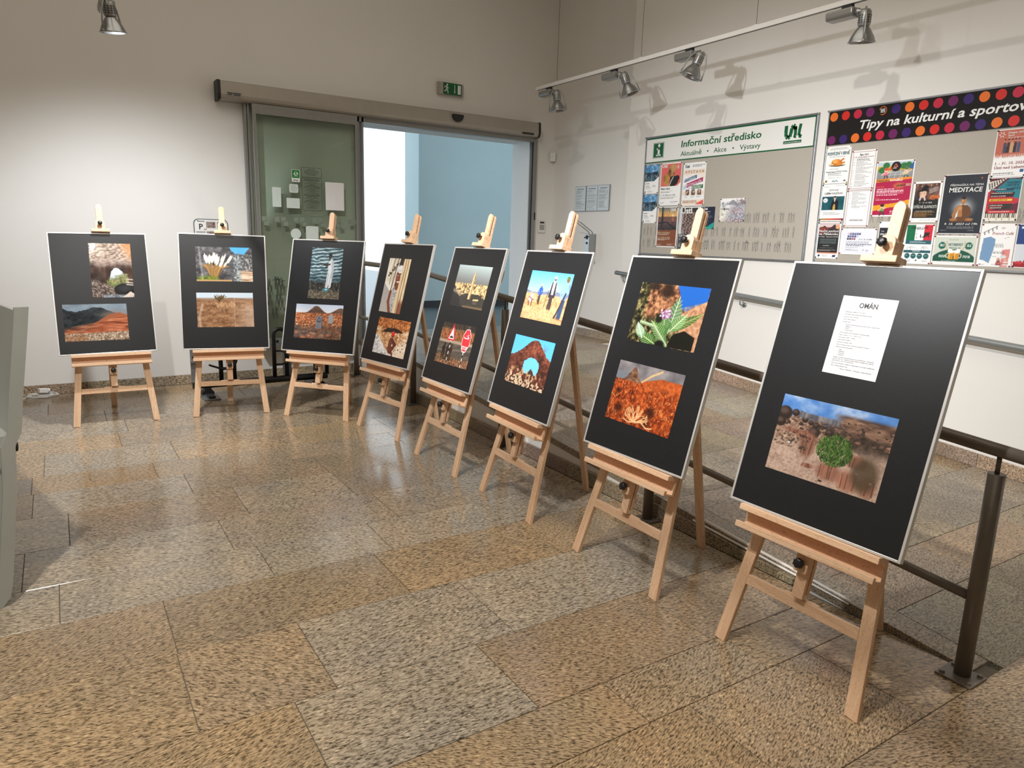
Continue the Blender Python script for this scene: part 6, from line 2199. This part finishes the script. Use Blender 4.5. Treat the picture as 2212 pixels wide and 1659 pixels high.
p = Poster(YC1, 'white landscape sheet with a washed out stony photo, alone in the middle', 4.820, 4.521, 1.805, 2.018, group=G1)
c = p.c
n, f = c.n(6, 6, 3), c.n(26, 22, 8)
c.mix(sstep(.10, .2, c.Y), c.ramp(f, [(.25, (150, 152, 166)), (.45, (206, 208, 216)), (.65, (244, 244, 246)), (.9, (255, 255, 255))]))
hl = .26 - .20 * np.exp(-((c.X - .5) / .16) ** 2)
hl = np.minimum(hl, .26 - .2 * np.exp(-((c.X - .92) / .14) ** 2))
c.mix(sstep(0, .02, c.Y - hl) * (1 - sstep(.24, .32, c.Y)), (150, 152, 160))
c.mix(sstep(.5, .8, c.X * .9 + c.Y * .5) * sstep(.46, .58, f) * .8, c.ramp(n, [(.3, (96, 112, 136)), (.7, (150, 96, 92))]))
c.mix((1 - sstep(.1, .5, c.X)) * sstep(.25, .5, c.Y) * .4, (250, 240, 206))
p.txt('grey_ink', 'OMÁN', .07, .50, .030, .004, 0, width=.28).txt('grey_ink', 'Ústí', .07, .22, .012, .01, 0).done()

# --- second noticeboard
p = Poster(YC2, 'white sheet reading POSVÍCENÍ V BRNĚ above a roast bird', 3.744, 3.528, 2.103, 2.394, 'y', group=G2)
c = p.c
c.ell(.50, .50, .34, .045, (40, 52, 44), .1).ell(.50, .47, .27, .055, (226, 138, 58), .15).ell(.46, .42, .21, .075, (222, 140, 62), .15).ell(.40, .41, .10, .05, (246, 188, 104), .5, .8).line([(.60, .43), (.70, .36), (.76, .345)], .05, (206, 116, 46)).ell(.77, .34, .025, .018, (240, 220, 190)).line([(.64, .46), (.78, .44)], .04, (206, 116, 46)).line([(.28, .44), (.36, .48), (.50, .49)], .014, (170, 92, 36))
for x in (.22, .30, .74, .82):
    c.ell(x, .49, .045, .022, (238, 208, 150) if x < .5 else (250, 240, 220), .2)
c.words(.14, .9, .05, .115, 2, (60, 62, 66), .9).words(.14, .86, .275, .30, 1, (52, 60, 62), .9).words(.2, .8, .605, .635, 1, (40, 42, 46), .9).words(.16, .84, .72, .80, 3, (60, 62, 66), .85).words(.2, .8, .83, .86, 2, (70, 72, 76), .7)
c.rect(.06, .15, .905, .965, (160, 110, 44)).rect(.085, .125, .92, .95, (90, 60, 30)).line([(.36, .955), (.40, .92), (.46, .955), (.52, .915), (.60, .95)], .016, (40, 110, 130)).ell(.86, .93, .04, .022, (70, 72, 80), .3)
p.txt('teal_ink', 'POSVÍCENÍ V BRNĚ', .5, .235, .034, .02, .05, 'CENTER', .90).txt('teal_ink', 'Country kapela ÚSTECKÝ VÝTAH', .5, .70, .015, .014, .05, 'CENTER', .86).done()

p = Poster(YC2, 'white sheet reading SETKÁNÍ above a teal photo of a violinist', 3.748, 3.530, 1.806, 2.098, group=G2)
c = p.c
c.mix(((c.X > .05) & (c.X < .97) & (c.Y > .33) & (c.Y < .70)) * 1.0, c.ramp(c.n(5, 4, 3), [(.2, (18, 66, 78)), (.8, (42, 108, 118))]))
c.poly([(.44, .70), (.46, .46), (.54, .41), (.66, .42), (.74, .48), (.74, .70)], (24, 26, 34)).ell(.58, .375, .055, .045, (206, 170, 146)).ell(.58, .345, .055, .022, (40, 30, 28)).poly([(.55, .42), (.61, .42), (.58, .50)], (226, 226, 228)).poly([(.53, .70), (.52, .62), (.56, .54), (.60, .54), (.63, .62), (.62, .70)], (196, 160, 84))
c.ell(.19, .435, .095, .062, (238, 240, 242), .05).words(.14, .24, .405, .47, 3, (90, 96, 100)).words(.08, .3, .055, .08, 1, (90, 92, 96)).words(.55, .95, .04, .07, 2, (120, 122, 126)).words(.16, .86, .77, .84, 3, (80, 82, 88), .85).words(.2, .8, .87, .89, 1, (120, 122, 126))
c.mix(((c.Y > .925) & (c.Y < .975)) * 1.0, c.ramp(c.X, [(0, (150, 150, 66)), (.5, (206, 84, 52)), (1, (150, 30, 60))]))
p.txt('grey_ink', 'SETKÁNÍ', .5, .185, .020, .0, 0, 'CENTER', .38).txt('ink', 'S JIŘÍM VODIČKOU', .5, .275, .021, .012, 0, 'CENTER', .74).done()

p = Poster(YC2, 'dark sheet reading Noční pochod with red mountains, bottom left of the dotted noticeboard', 3.746, 3.537, 1.503, 1.798, group=G2)
c = p.c
c.mix(((c.X > .05) & (c.X < .95) & (c.Y > .03) & (c.Y < .85)) * 1.0, c.ramp(c.Y, [(0, (196, 176, 180)), (.12, (222, 206, 204)), (.16, (150, 70, 60)), (.3, (60, 44, 46)), (.5, (36, 46, 48)), (.85, (44, 38, 40))]))
c.poly([(.05, .17), (.30, .10), (.45, .19), (.60, .13), (.72, .06), (.88, .16), (.95, .14), (.95, .34), (.05, .34)], (64, 50, 52)).poly([(.05, .16), (.25, .14), (.42, .18), (.30, .30), (.05, .32)], (150, 66, 54), .8)
c.ell(.86, .13, .09, .062, (222, 164, 124), .1).rect(.05, .95, .83, .865, (222, 150, 122)).words(.14, .86, .455, .60, 6, (150, 160, 160), .7, True).words(.3, .7, .64, .665, 1, (230, 230, 230), .95).words(.2, .8, .69, .72, 2, (150, 150, 150)).words(.1, .95, .76, .80, 2, (210, 208, 206), .8)
c.ell(.16, .925, .045, .032, (44, 46, 84), .1).words(.28, .66, .90, .95, 2, (90, 92, 110)).poly([(.76, .90), (.90, .90), (.88, .955), (.74, .955)], (34, 44, 90))
p.txt('white_ink', 'Noční pochod', .5, .275, .026, .014, .1, 'CENTER', .84).txt('white_ink', 'na Milešovku', .5, .355, .026, .014, .1, 'CENTER', .82).txt('white_ink', '3.11.2023   Startovné 150 Kč', .5, .415, .011, .01, 0, 'CENTER', .86).done()

p = Poster(YC2, 'white programme sheet with a red ruled border headed Říjen 2023', 3.517, 3.308, 2.048, 2.346, 'r', group=G2)
c = p.c
c.rect(.05, .95, .04, .97, (150, 70, 78)).rect(.062, .938, .049, .961, (244, 244, 246))
y = .20
for k in range(22):
    c.words(.10, .16, y, y + .012, 1, (96, 98, 104), .8, True, .6) if k % 2 else None
    c.words(.22, .90 if k % 3 else .66, y, y + .018, 1, (60, 62, 68) if k % 3 else (24, 24, 28), .9, False, .6)
    y += .034
p.txt('ink', 'Říjen 2023', .5, .135, .017, .014, .05, 'CENTER', .34).txt('red_ink', '1.10. 10:30 Svátek seniorů', .10, .185, .012, .008, 0, width=.78).done()

p = Poster(YC2, 'white programme sheet with a red ruled border, lower one half empty', 3.520, 3.311, 1.760, 2.043, 'r', group=G2)
c = p.c
c.rect(.05, .95, .02, .97, (150, 70, 78)).rect(.062, .938, .029, .961, (244, 244, 246))
y = .06
for k in range(12):
    c.words(.10, .16, y, y + .012, 1, (96, 98, 104), .8, True, .6) if k % 2 == 0 else None
    c.words(.22, .90 if k % 3 else .6, y, y + .018, 1, (60, 62, 68) if k % 3 else (24, 24, 28), .9, False, .6)
    y += .037
c.words(.22, .78, .79, .85, 2, (40, 42, 48), .9, True)
p.done()

p = Poster(YC2, 'white landscape sheet with small purple and blue letter squares', 3.530, 3.230, 1.544, 1.747, 'r', group=G2)
c = p.c
c.rect(.04, .96, .06, .96, (222, 226, 238)).mix(((c.X > .04) & (c.X < .96) & (c.Y > .06) & (c.Y < .96)) * (.5 + .5 * c.n(4, 4, 3)), (232, 234, 242))
cols = [(196, 190, 206), (128, 84, 140), (70, 60, 120), (60, 90, 150), (50, 76, 140), (58, 70, 120)]
r = random.Random(6)
for row, nn_ in ((0, 6), (1, 5), (2, 4)):
    for k in range(nn_):
        x, y = .20 + k * .064 - row * .008, .17 + row * .095
        c.rect(x, x + .054, y, y + .078, cols[(k + row * 2) % 6] if row < 2 else (150, 60, 100) if k > 1 else (40, 36, 60)).words(x + .012, x + .044, y + .02, y + .06, 2, (220, 214, 226), .7, True)
c.words(.18, .92, .50, .70, 4, (80, 84, 110), .9, False, .4).words(.18, .55, .73, .86, 4, (90, 94, 110), .8).words(.66, .72, .80, .86, 2, (40, 42, 60)).words(.76, .86, .82, .88, 2, (80, 84, 100))
p.txt('ink', '12. 9. – 22. 12. 2023', .53, .435, .013, .01, 0, width=.36).done()

p = Poster(YC2, 'crimson sheet with drawn children and the words Nabídka kroužků', 3.298, 3.004, 1.838, 2.248, 'r', group=G2)
c = p.c
c.rect(.03, .97, .02, .975, (176, 28, 74))
c.mix(((c.Y < .32) & (c.X > .03) & (c.X < .97) & (c.Y > .02)) * 1.0, c.ramp(c.Y, [(0, (190, 206, 214)), (.09, (190, 206, 214)), (.10, (228, 176, 66)), (.17, (196, 160, 70)), (.18, (150, 152, 152)), (.32, (136, 138, 140))]))
for x, y, rx in ((.16, .16, .10), (.26, .08, .09), (.72, .10, .10), (.84, .09, .08)):
    c.ell(x, y, rx, .055, (50, 116, 62), .15)
c.poly([(.30, .16), (.40, .10), (.46, .17)], (214, 92, 52)).poly([(.88, .10), (.97, .03), (.97, .17), (.86, .15)], (52, 96, 150)).ell(.52, .105, .125, .088, (28, 26, 28), .03).line([(.46, .11), (.51, .06), (.56, .11), (.48, .115)], .012, (214, 120, 92)).words(.44, .60, .13, .15, 1, (226, 222, 220))
for k in range(5):
    c.line([(.30 + k * .12, .19), (.20 + k * .15, .31)], .008, (196, 198, 198))
for y in (.215, .255):
    c.line([(.25, y), (.80, y - .01)], .008, (196, 198, 198))


def kid(x, y, s_, shirt, legs, hair):
    c.ell(x, y, .055 * s_, .040 * s_, (238, 200, 170)).ell(x, y - .018 * s_, .058 * s_, .028 * s_, hair)
    c.poly([(x - .05 * s_, y + .035 * s_), (x + .05 * s_, y + .035 * s_), (x + .06 * s_, y + .10 * s_), (x - .06 * s_, y + .10 * s_)], shirt).line([(x + .04 * s_, y + .05 * s_), (x + .12 * s_, y + .02 * s_)], .022 * s_, (238, 200, 170)).line([(x - .04 * s_, y + .05 * s_), (x - .11 * s_, y + .08 * s_)], .022 * s_, (238, 200, 170))
    c.line([(x - .02 * s_, y + .10 * s_), (x - .05 * s_, y + .17 * s_)], .03 * s_, legs).line([(x + .03 * s_, y + .10 * s_), (x + .07 * s_, y + .16 * s_)], .03 * s_, legs)


kid(.27, .165, 1.0, (226, 120, 150), (80, 70, 74), (212, 84, 60))
kid(.80, .165, 1.0, (214, 196, 170), (70, 96, 70), (96, 116, 74))
c.poly([(.03, .32), (.97, .30), (.97, .335), (.55, .36), (.03, .385)], (232, 140, 42)).poly([(.03, .80), (.60, .76), (.97, .70), (.97, .80), (.45, .84), (.03, .90)], (238, 162, 40)).ell(.66, .45, .15, .055, (196, 120, 74), .4, .8)
c.words(.06, .3, .455, .475, 1, (236, 166, 80)).words(.08, .80, .50, .63, 5, (248, 226, 232), .9, False, .5).words(.06, .22, .655, .675, 1, (236, 166, 80)).words(.08, .72, .69, .715, 1, (248, 226, 232), .9).words(.45, .8, .735, .75, 1, (60, 70, 130)).words(.5, .9, .90, .96, 3, (250, 220, 226), .8, True)
kid(.28, .815, .95, (120, 160, 84), (60, 60, 60), (60, 40, 34))
kid(.76, .765, 1.0, (230, 230, 232), (80, 80, 90), (196, 196, 198))
p.txt('brown_ink', 'Nabídka', .06, .375, .030, .01, 0, width=.34).txt('white_ink', 'kroužků', .41, .365, .030, .012, 0, width=.32).txt('ink', 'podzim', .60, .462, .026, .012, .05, width=.22).txt('pale_ink', '2023', .83, .458, .024, .008, .05, width=.13).done()

p = Poster(YC2, 'white sheet with a black photo block behind the nearest easel mast', 3.216, 3.006, 1.486, 1.800, group=G2)
c = p.c
f = c.n(18, 14, 3)
c.rect(.03, .97, .15, .50, (40, 44, 56)).mix(((c.X > .55) & (c.X < .97) & (c.Y > .15) & (c.Y < .50)) * 1.0, c.ramp(f, [(.3, (30, 30, 34)), (.6, (120, 120, 122)), (.85, (226, 226, 226))]))
c.words(.06, .9, .60, .80, 7, (110, 112, 118), .7).words(.06, .6, .86, .94, 3, (110, 112, 118))
l = p.L('white_ink'); l.band([(-.085, .088), (-.078, .082), (-.072, .088), (-.066, .080), (-.060, .086)], .002)
p.txt('white_ink', 'Příběh', .07, .33, .022, .014, 0).txt('white_ink', 'neverbální', .07, .41, .018, .012, 0, width=.44).done()

p = Poster(YC2, 'dark sheet reading DÝŇOVÉ SLAVNOSTI with a girl in a witch hat', 2.992, 2.786, 1.794, 2.084, 'r', group=G2)
c = p.c
f = c.n(12, 14, 4)
c.rect(.07, .93, .05, .90, (36, 34, 32))
c.mix(((c.X > .07) & (c.X < .93) & (c.Y > .05) & (c.Y < .45)) * 1.0, c.ramp(f, [(.2, (60, 42, 38)), (.6, (112, 80, 70)), (.9, (150, 112, 96))]))
c.ell(.36, .30, .13, .10, (224, 184, 160)).poly([(.12, .24), (.30, .20), (.42, .08), (.56, .12), (.50, .20), (.62, .26), (.44, .235), (.26, .25)], (22, 20, 22)).poly([(.14, .45), (.18, .36), (.30, .40), (.46, .40), (.56, .45)], (46, 60, 92)).line([(.28, .45), (.31, .36)], .05, (228, 190, 166)).line([(.46, .45), (.42, .36)], .05, (228, 190, 166)).ell(.31, .29, .014, .010, (40, 26, 24)).ell(.41, .29, .014, .010, (40, 26, 24))
c.ell(.20, .32, .07, .09, (40, 30, 30), .3, .6)
c.ell(.73, .39, .11, .055, (206, 108, 54), .1).ell(.90, .38, .06, .05, (196, 104, 56), .1).poly([(.68, .375), (.71, .36), (.72, .385)], (60, 26, 14)).poly([(.76, .375), (.78, .36), (.80, .385)], (60, 26, 14)).line([(.68, .41), (.73, .42), (.79, .405)], .012, (60, 26, 14))
for k in range(4):
    c.line([(.58, .20 + .03 * k), (.86, .14 + .03 * k)], .010, (226, 214, 206), .8)
for x, y in ((.14, .09), (.30, .12), (.62, .09), (.80, .08)):
    c.ell(x, y, .022, .016, (226, 170, 130), .5)
c.words(.18, .84, .72, .735, 1, (226, 222, 210)).words(.14, .86, .745, .87, 6, (190, 140, 74), .85).rect(.14, .88, .555, .56, (220, 220, 214)).rect(.14, .88, .675, .68, (220, 220, 214)).words(.07, .2, .93, .965, 2, (90, 100, 104)).words(.34, .94, .945, .965, 1, (120, 122, 124))
p.txt('white_ink', '7. – 15. 10. 2023', .5, .535, .014, .0, 0, 'CENTER', .44).txt('white_ink', 'DÝŇOVÉ SLAVNOSTI', .5, .655, .030, .0, 0, 'CENTER', .80).done()

p = Poster(YC2, 'sheet reading ITALIAN CAFE over green white and red stripes', 3.008, 2.797, 1.492, 1.780, 'r', group=G2)
c = p.c
c.rect(.06, .36, .02, .40, (18, 110, 72)).rect(.66, .95, .02, .40, (206, 40, 60)).rect(.06, .95, .40, .50, (40, 92, 104)).rect(.03, .96, .655, .715, (40, 92, 104))
for k in range(4):
    c.ell(.17 + k * .22, .80, .095, .070, (36, 96, 98), .06).words(.12 + k * .22, .22 + k * .22, .785, .82, 2, (210, 226, 226))
f = c.n(22, 18, 5)
c.mix(((c.X > .54) & (c.X < .86) & (c.Y > .20) & (c.Y < .34)) * sstep(.5, .56, f), (40, 34, 36)).mix(((c.X > .37) & (c.X < .48) & (c.Y > .24) & (c.Y < .36)) * sstep(.58, .64, f), (60, 54, 56))
c.words(.4, .64, .12, .15, 1, (60, 62, 66)).words(.2, .8, .42, .48, 2, (200, 216, 218), .8).words(.24, .46, .56, .61, 2, (110, 130, 134)).words(.66, .94, .56, .61, 2, (110, 130, 134)).words(.34, .62, .67, .70, 1, (226, 236, 236))
c.rect(.07, .16, .90, .95, (36, 60, 130)).words(.19, .32, .90, .95, 2, (80, 90, 110)).ell(.50, .91, .03, .02, (70, 80, 84), .3).words(.72, .94, .91, .955, 2, (120, 124, 128))
l = p.L('grey_ink'); outline(l, -.075, -.050, -.045, -.022, .005, .0014); outline(l, .030, .048, -.045, -.022, .005, .0014)
p.txt('ink', 'ITALIAN CAFÉ', .5, .115, .022, .006, 0, 'CENTER', .56).done()

p = Poster(YC2, 'large black sheet reading MEDITACE with a golden seated statue', 2.781, 2.486, 1.712, 2.121, 'r', (238, 238, 240), group=G2)
c = p.c
c.rect(.022, .978, .015, .985, (40, 44, 52))
d = np.sqrt(((c.X - .52) / .34) ** 2 + ((c.Y - .56) / .22) ** 2)
c.mix((1 - sstep(0, 1.1, d)) * ((c.X > .022) & (c.X < .978)) * .95, (206, 212, 212))
g1, g2, g3 = (170, 116, 70), (104, 66, 40), (206, 156, 108)
c.ell(.52, .445, .058, .050, g1, .1).ell(.52, .395, .05, .026, (42, 34, 32), .1).ell(.52, .368, .02, .016, (42, 34, 32), .1).rect(.495, .545, .475, .52, g1)
c.poly([(.36, .56), (.42, .515), (.62, .515), (.68, .56), (.66, .68), (.62, .74), (.42, .74), (.38, .68)], g1).poly([(.50, .515), (.62, .515), (.68, .56), (.64, .74), (.54, .74)], g2)
c.line([(.38, .57), (.33, .68), (.36, .755)], .06, g1).line([(.66, .57), (.70, .66), (.56, .725)], .06, g2).poly([(.26, .75), (.40, .71), (.64, .71), (.78, .75), (.76, .785), (.28, .785)], g2).ell(.34, .755, .09, .022, g1, .3).ell(.70, .755, .09, .022, g1, .3).ell(.46, .57, .05, .035, g3, .5, .7).ell(.505, .44, .02, .028, g3, .5, .7).poly([(.385, .67), (.42, .60), (.43, .70), (.37, .745)], (214, 218, 218))
c.rect(.24, .80, .785, .80, (70, 58, 52)).ell(.85, .075, .018, .014, (206, 84, 50), .2)
c.words(.22, .82, .875, .92, 3, (150, 154, 158), .8, True).words(.08, .24, .935, .96, 2, (170, 172, 176)).words(.70, .90, .935, .96, 2, (170, 172, 176))
p.txt('white_ink', 'PŘEDNÁŠKA NA TÉMA', .54, .195, .019, .0, .1, 'CENTER', .74).txt('white_ink', 'MEDITACE', .53, .295, .044, .016, .06, 'CENTER', .74).txt('white_ink', '9. 10.  2023 od 19h', .53, .845, .019, .006, .25, 'CENTER', .74).done()

p = Poster(YC2, 'landscape sheet with two beer mugs and the word OKTOBERFEST', 2.791, 2.494, 1.495, 1.701, 'r', (236, 236, 236), group=G2)
c = p.c
c.rect(.03, .97, .06, .88, (206, 212, 200))
d = ((c.X - .5) / .56) ** 2 + ((c.Y - 1.02) / .56) ** 2
c.mix(((d < 1) & (c.X > .03) & (c.X < .97) & (c.Y < .88)) * 1.0, (26, 84, 66))
for x, s_ in ((.44, -1), (.57, 1)):
    c.poly([(x - .065, .56), (x + .065, .56), (x + .055, .80), (x - .055, .80)], (206, 142, 50)).poly([(x - .05, .60), (x - .02, .60), (x - .02, .78), (x - .045, .78)], (236, 190, 92)).line([(x + s_ * .065, .60), (x + s_ * .11, .64), (x + s_ * .10, .73), (x + s_ * .06, .75)], .016, (214, 206, 186)).ell(x, .54, .078, .06, (244, 242, 236), .15).ell(x + s_ * .03, .50, .05, .05, (250, 248, 244), .15)
for x in (.21, .82):
    c.poly([(x + (.075 if k % 2 else .095) * math.cos(2 * PI * k / 36), .34 + (.075 if k % 2 else .095) * 1.46 * math.sin(2 * PI * k / 36)) for k in range(36)], (26, 100, 82)).words(x - .04, x + .05, .29, .39, 2, (226, 236, 230), .95, True, .6)
for s_ in (-1, 1):
    c.line([(.52 + s_ * .20, .20), (.52 + s_ * .225, .32), (.52 + s_ * .18, .46)], .014, (190, 170, 120))
c.words(.16, .34, .66, .76, 2, (230, 236, 232), .9, True, .6).words(.72, .88, .66, .76, 2, (230, 236, 232), .9, True, .6).words(.18, .80, .815, .84, 1, (150, 170, 150)).words(.24, .76, .85, .875, 1, (226, 232, 226), .8).words(.36, .64, .14, .17, 1, (110, 120, 110))
p.txt('teal_ink', 'OKTOBERFEST', .52, .345, .025, .016, .05, 'CENTER', .34).txt('teal_ink', 'FESTIVAL PIV', .52, .445, .015, .012, .05, 'CENTER', .26).done()

p = Poster(YC2, 'red brown sheet reading 1. - 31. 10. 2023 Ústí nad Labem, upper right by the edge', 2.480, 2.272, 2.088, 2.394, 'k', group=G2)
c = p.c
c.rect(.03, .97, .02, .60, (190, 104, 84))
r = random.Random(3)
for k in range(5):
    x = .28 + k * .10
    col = [(70, 74, 96), (60, 50, 50), (206, 160, 120), (52, 48, 56), (74, 84, 112)][k]
    c.poly([(x - .045, .50), (x - .04, .30), (x, .26), (x + .045, .30), (x + .05, .50)], col).ell(x, .235, .026, .024, (214, 170, 140)).ell(x, .222, .028, .018, (60, 40, 34))
for k in range(20):
    c.ell(.03 + k * .05, .60 + r.uniform(-.012, .012), .022, .03, (244, 242, 242), .3).line([(.04 + k * .05, .60), (.04 + k * .05 + r.uniform(-.01, .01), .535)], .012, (240, 232, 228), .8)
c.words(.06, .8, .915, .95, 1, (60, 62, 70), .8).words(.06, .95, .955, .975, 1, (90, 92, 100)).rect(.82, .93, .85, .91, (40, 90, 150))
l = p.L('white_ink')
for k in range(6):
    a = k * PI / 3
    l.band([(-.070 + .008 * math.cos(a), .120 + .008 * math.sin(a)), (-.070 + .019 * math.cos(a), .120 + .019 * math.sin(a))], .005)
p.txt('white_ink', 'Dejte chůzi', .34, .095, .017, .010, 0, width=.52).txt('white_ink', 'šanci!', .34, .150, .017, .010, 0).txt('white_ink', 'Výzva 10 000 kroků', .34, .190, .010, .004, 0, width=.5)
p.txt('red_ink', '1. - 31. 10. 2023', .5, .735, .024, .012, .06, 'CENTER', .84).txt('red_ink', 'Ústí nad Labem', .5, .825, .024, .012, .06, 'CENTER', .86).done()

p = Poster(YC2, 'sheet with piano keys on teal and red stripes, right of the statue sheet', 2.484, 2.278, 1.801, 2.086, 'k', group=G2)
c = p.c
c.rect(.02, .98, .02, .98, (94, 34, 52)).poly([(.02, .30), (.98, .45), (.98, .58), (.02, .78)], (190, 46, 58)).poly([(.20, .30), (.62, .03), (.98, .06), (.98, .50), (.60, .42)], (28, 126, 138)).poly([(.02, .10), (.55, .02), (.02, .34)], (226, 220, 206))
for k in range(7):
    c.line([(.06 + .07 * k, .26 - .032 * k), (.03 + .07 * k, .14 - .016 * k)], .026, (34, 32, 36))
c.mix(((c.Y > .83) & (c.Y < .98) & (c.X > .02) & (c.X < .98)) * 1.0, (238, 230, 214))
for k in range(17):
    c.rect(.05 + k * .056, .068 + k * .056, .83, .98, (60, 40, 46)) if k % 7 in (2, 6) else c.rect(.045 + k * .056, .078 + k * .056, .83, .925, (30, 26, 30))
for y, x1, col in ((.25, .78, (30, 60, 84)), (.34, .82, (44, 26, 30)), (.40, .80, (44, 26, 30)), (.49, .78, (240, 206, 56)), (.61, .80, (26, 48, 40)), (.67, .78, (26, 48, 40)), (.76, .90, (206, 52, 56))):
    c.rect(.10, x1, y, y + .052, col).words(.13, x1 - .06, y + .014, y + .040, 1, (226, 216, 210) if sum(col) < 400 else (90, 60, 30), .8, False, .8)
p.txt('navy_ink', 'HUDEBNÍ', .56, .145, .019, .01, 0, width=.36).txt('navy_ink', 'CIRKVICE', .53, .205, .019, .01, 0, width=.38).txt('navy_ink', '2023', .72, .275, .019, .01, 0, width=.24).done()

p = Poster(YC2, 'white sheet reading French Café with a blue flag shape and bunting', 2.482, 2.268, 1.496, 1.784, 'r', group=G2)
c = p.c
c.poly([(.10, .34), (.30, .30), (.46, .36), (.44, .60), (.36, .92), (.20, .86), (.06, .84)], (112, 150, 190), .95).poly([(.70, .60), (.92, .58), (.90, 1), (.70, 1)], (222, 140, 136))
for k in range(7):
    x, y = .10 + .055 * k, .20 - .022 * k + .0 * k
    c.line([(x - .03, y + .012), (x + .03, y - .012)], .010, (90, 92, 100))
    c.line([(x, y), (x + .014, y + .06)], .022, (104, 106, 114)) if k % 2 == 0 else None
c.ell(.75, .76, .09, .04, (214, 222, 220), .2).ell(.62, .82, .05, .035, (206, 164, 140), .2).poly([(.55, .96), (.58, .85), (.68, .84), (.70, .96)], (150, 84, 90)).ell(.82, .84, .045, .032, (222, 180, 154), .2).poly([(.76, .96), (.78, .87), (.88, .87), (.92, .96)], (226, 222, 220)).rect(.54, .92, .905, .925, (196, 110, 106)).line([(.70, .93), (.70, 1)], .014, (150, 80, 80))
c.words(.44, .82, .47, .56, 4, (90, 96, 110), .8, False, .3).words(.44, .80, .64, .70, 2, (90, 96, 110), .8, False, .4).words(.42, .62, .75, .79, 1, (90, 96, 110)).rect(.06, .13, .935, .965, (40, 64, 130)).words(.16, .28, .935, .965, 2, (100, 104, 120)).words(.44, .58, .945, .965, 1, (120, 122, 126))
l = p.L('grey_ink')
for a in (-.5, 0, .5):
    l.band([(.028 + .010 * math.sin(a), .100 + .010 * math.cos(a)), (.028 + .022 * math.sin(a), .100 + .022 * math.cos(a))], .002)
for x, z in ((.05, .045), (.066, .052)):
    l.band([(x - .006, z + .004), (x, z), (x + .006, z + .005)], .0016)
p.txt('red_ink', 'French Café', .34, .255, .026, .002, .2, width=.60).done()

p = Poster(YC2, 'blue and red sheet with a dark lattice tower, right of the bunting', 2.262, 2.056, 1.497, 1.782, 'k', group=G2)
c = p.c
c.rect(.02, .98, .02, .46, (38, 66, 128)).rect(.02, .98, .46, .98, (214, 218, 226)).rect(.02, .98, .88, .98, (160, 34, 42))
c.poly([(.50, .10), (.54, .40), (.60, .62), (.74, .90), (.62, .90), (.52, .72), (.40, .90), (.28, .90), (.42, .62), (.47, .40)], (44, 44, 58)).rect(.38, .66, .60, .635, (44, 44, 58)).rect(.43, .60, .42, .445, (44, 44, 58)).rect(.12, .22, .06, .10, (240, 240, 244)).rect(.22, .28, .06, .10, (206, 46, 54))
for k in range(12):
    c.ell(.05 + k * .085, .88, .05, .02 + .012 * (k % 3), (196, 60, 66), .3)
p.done()
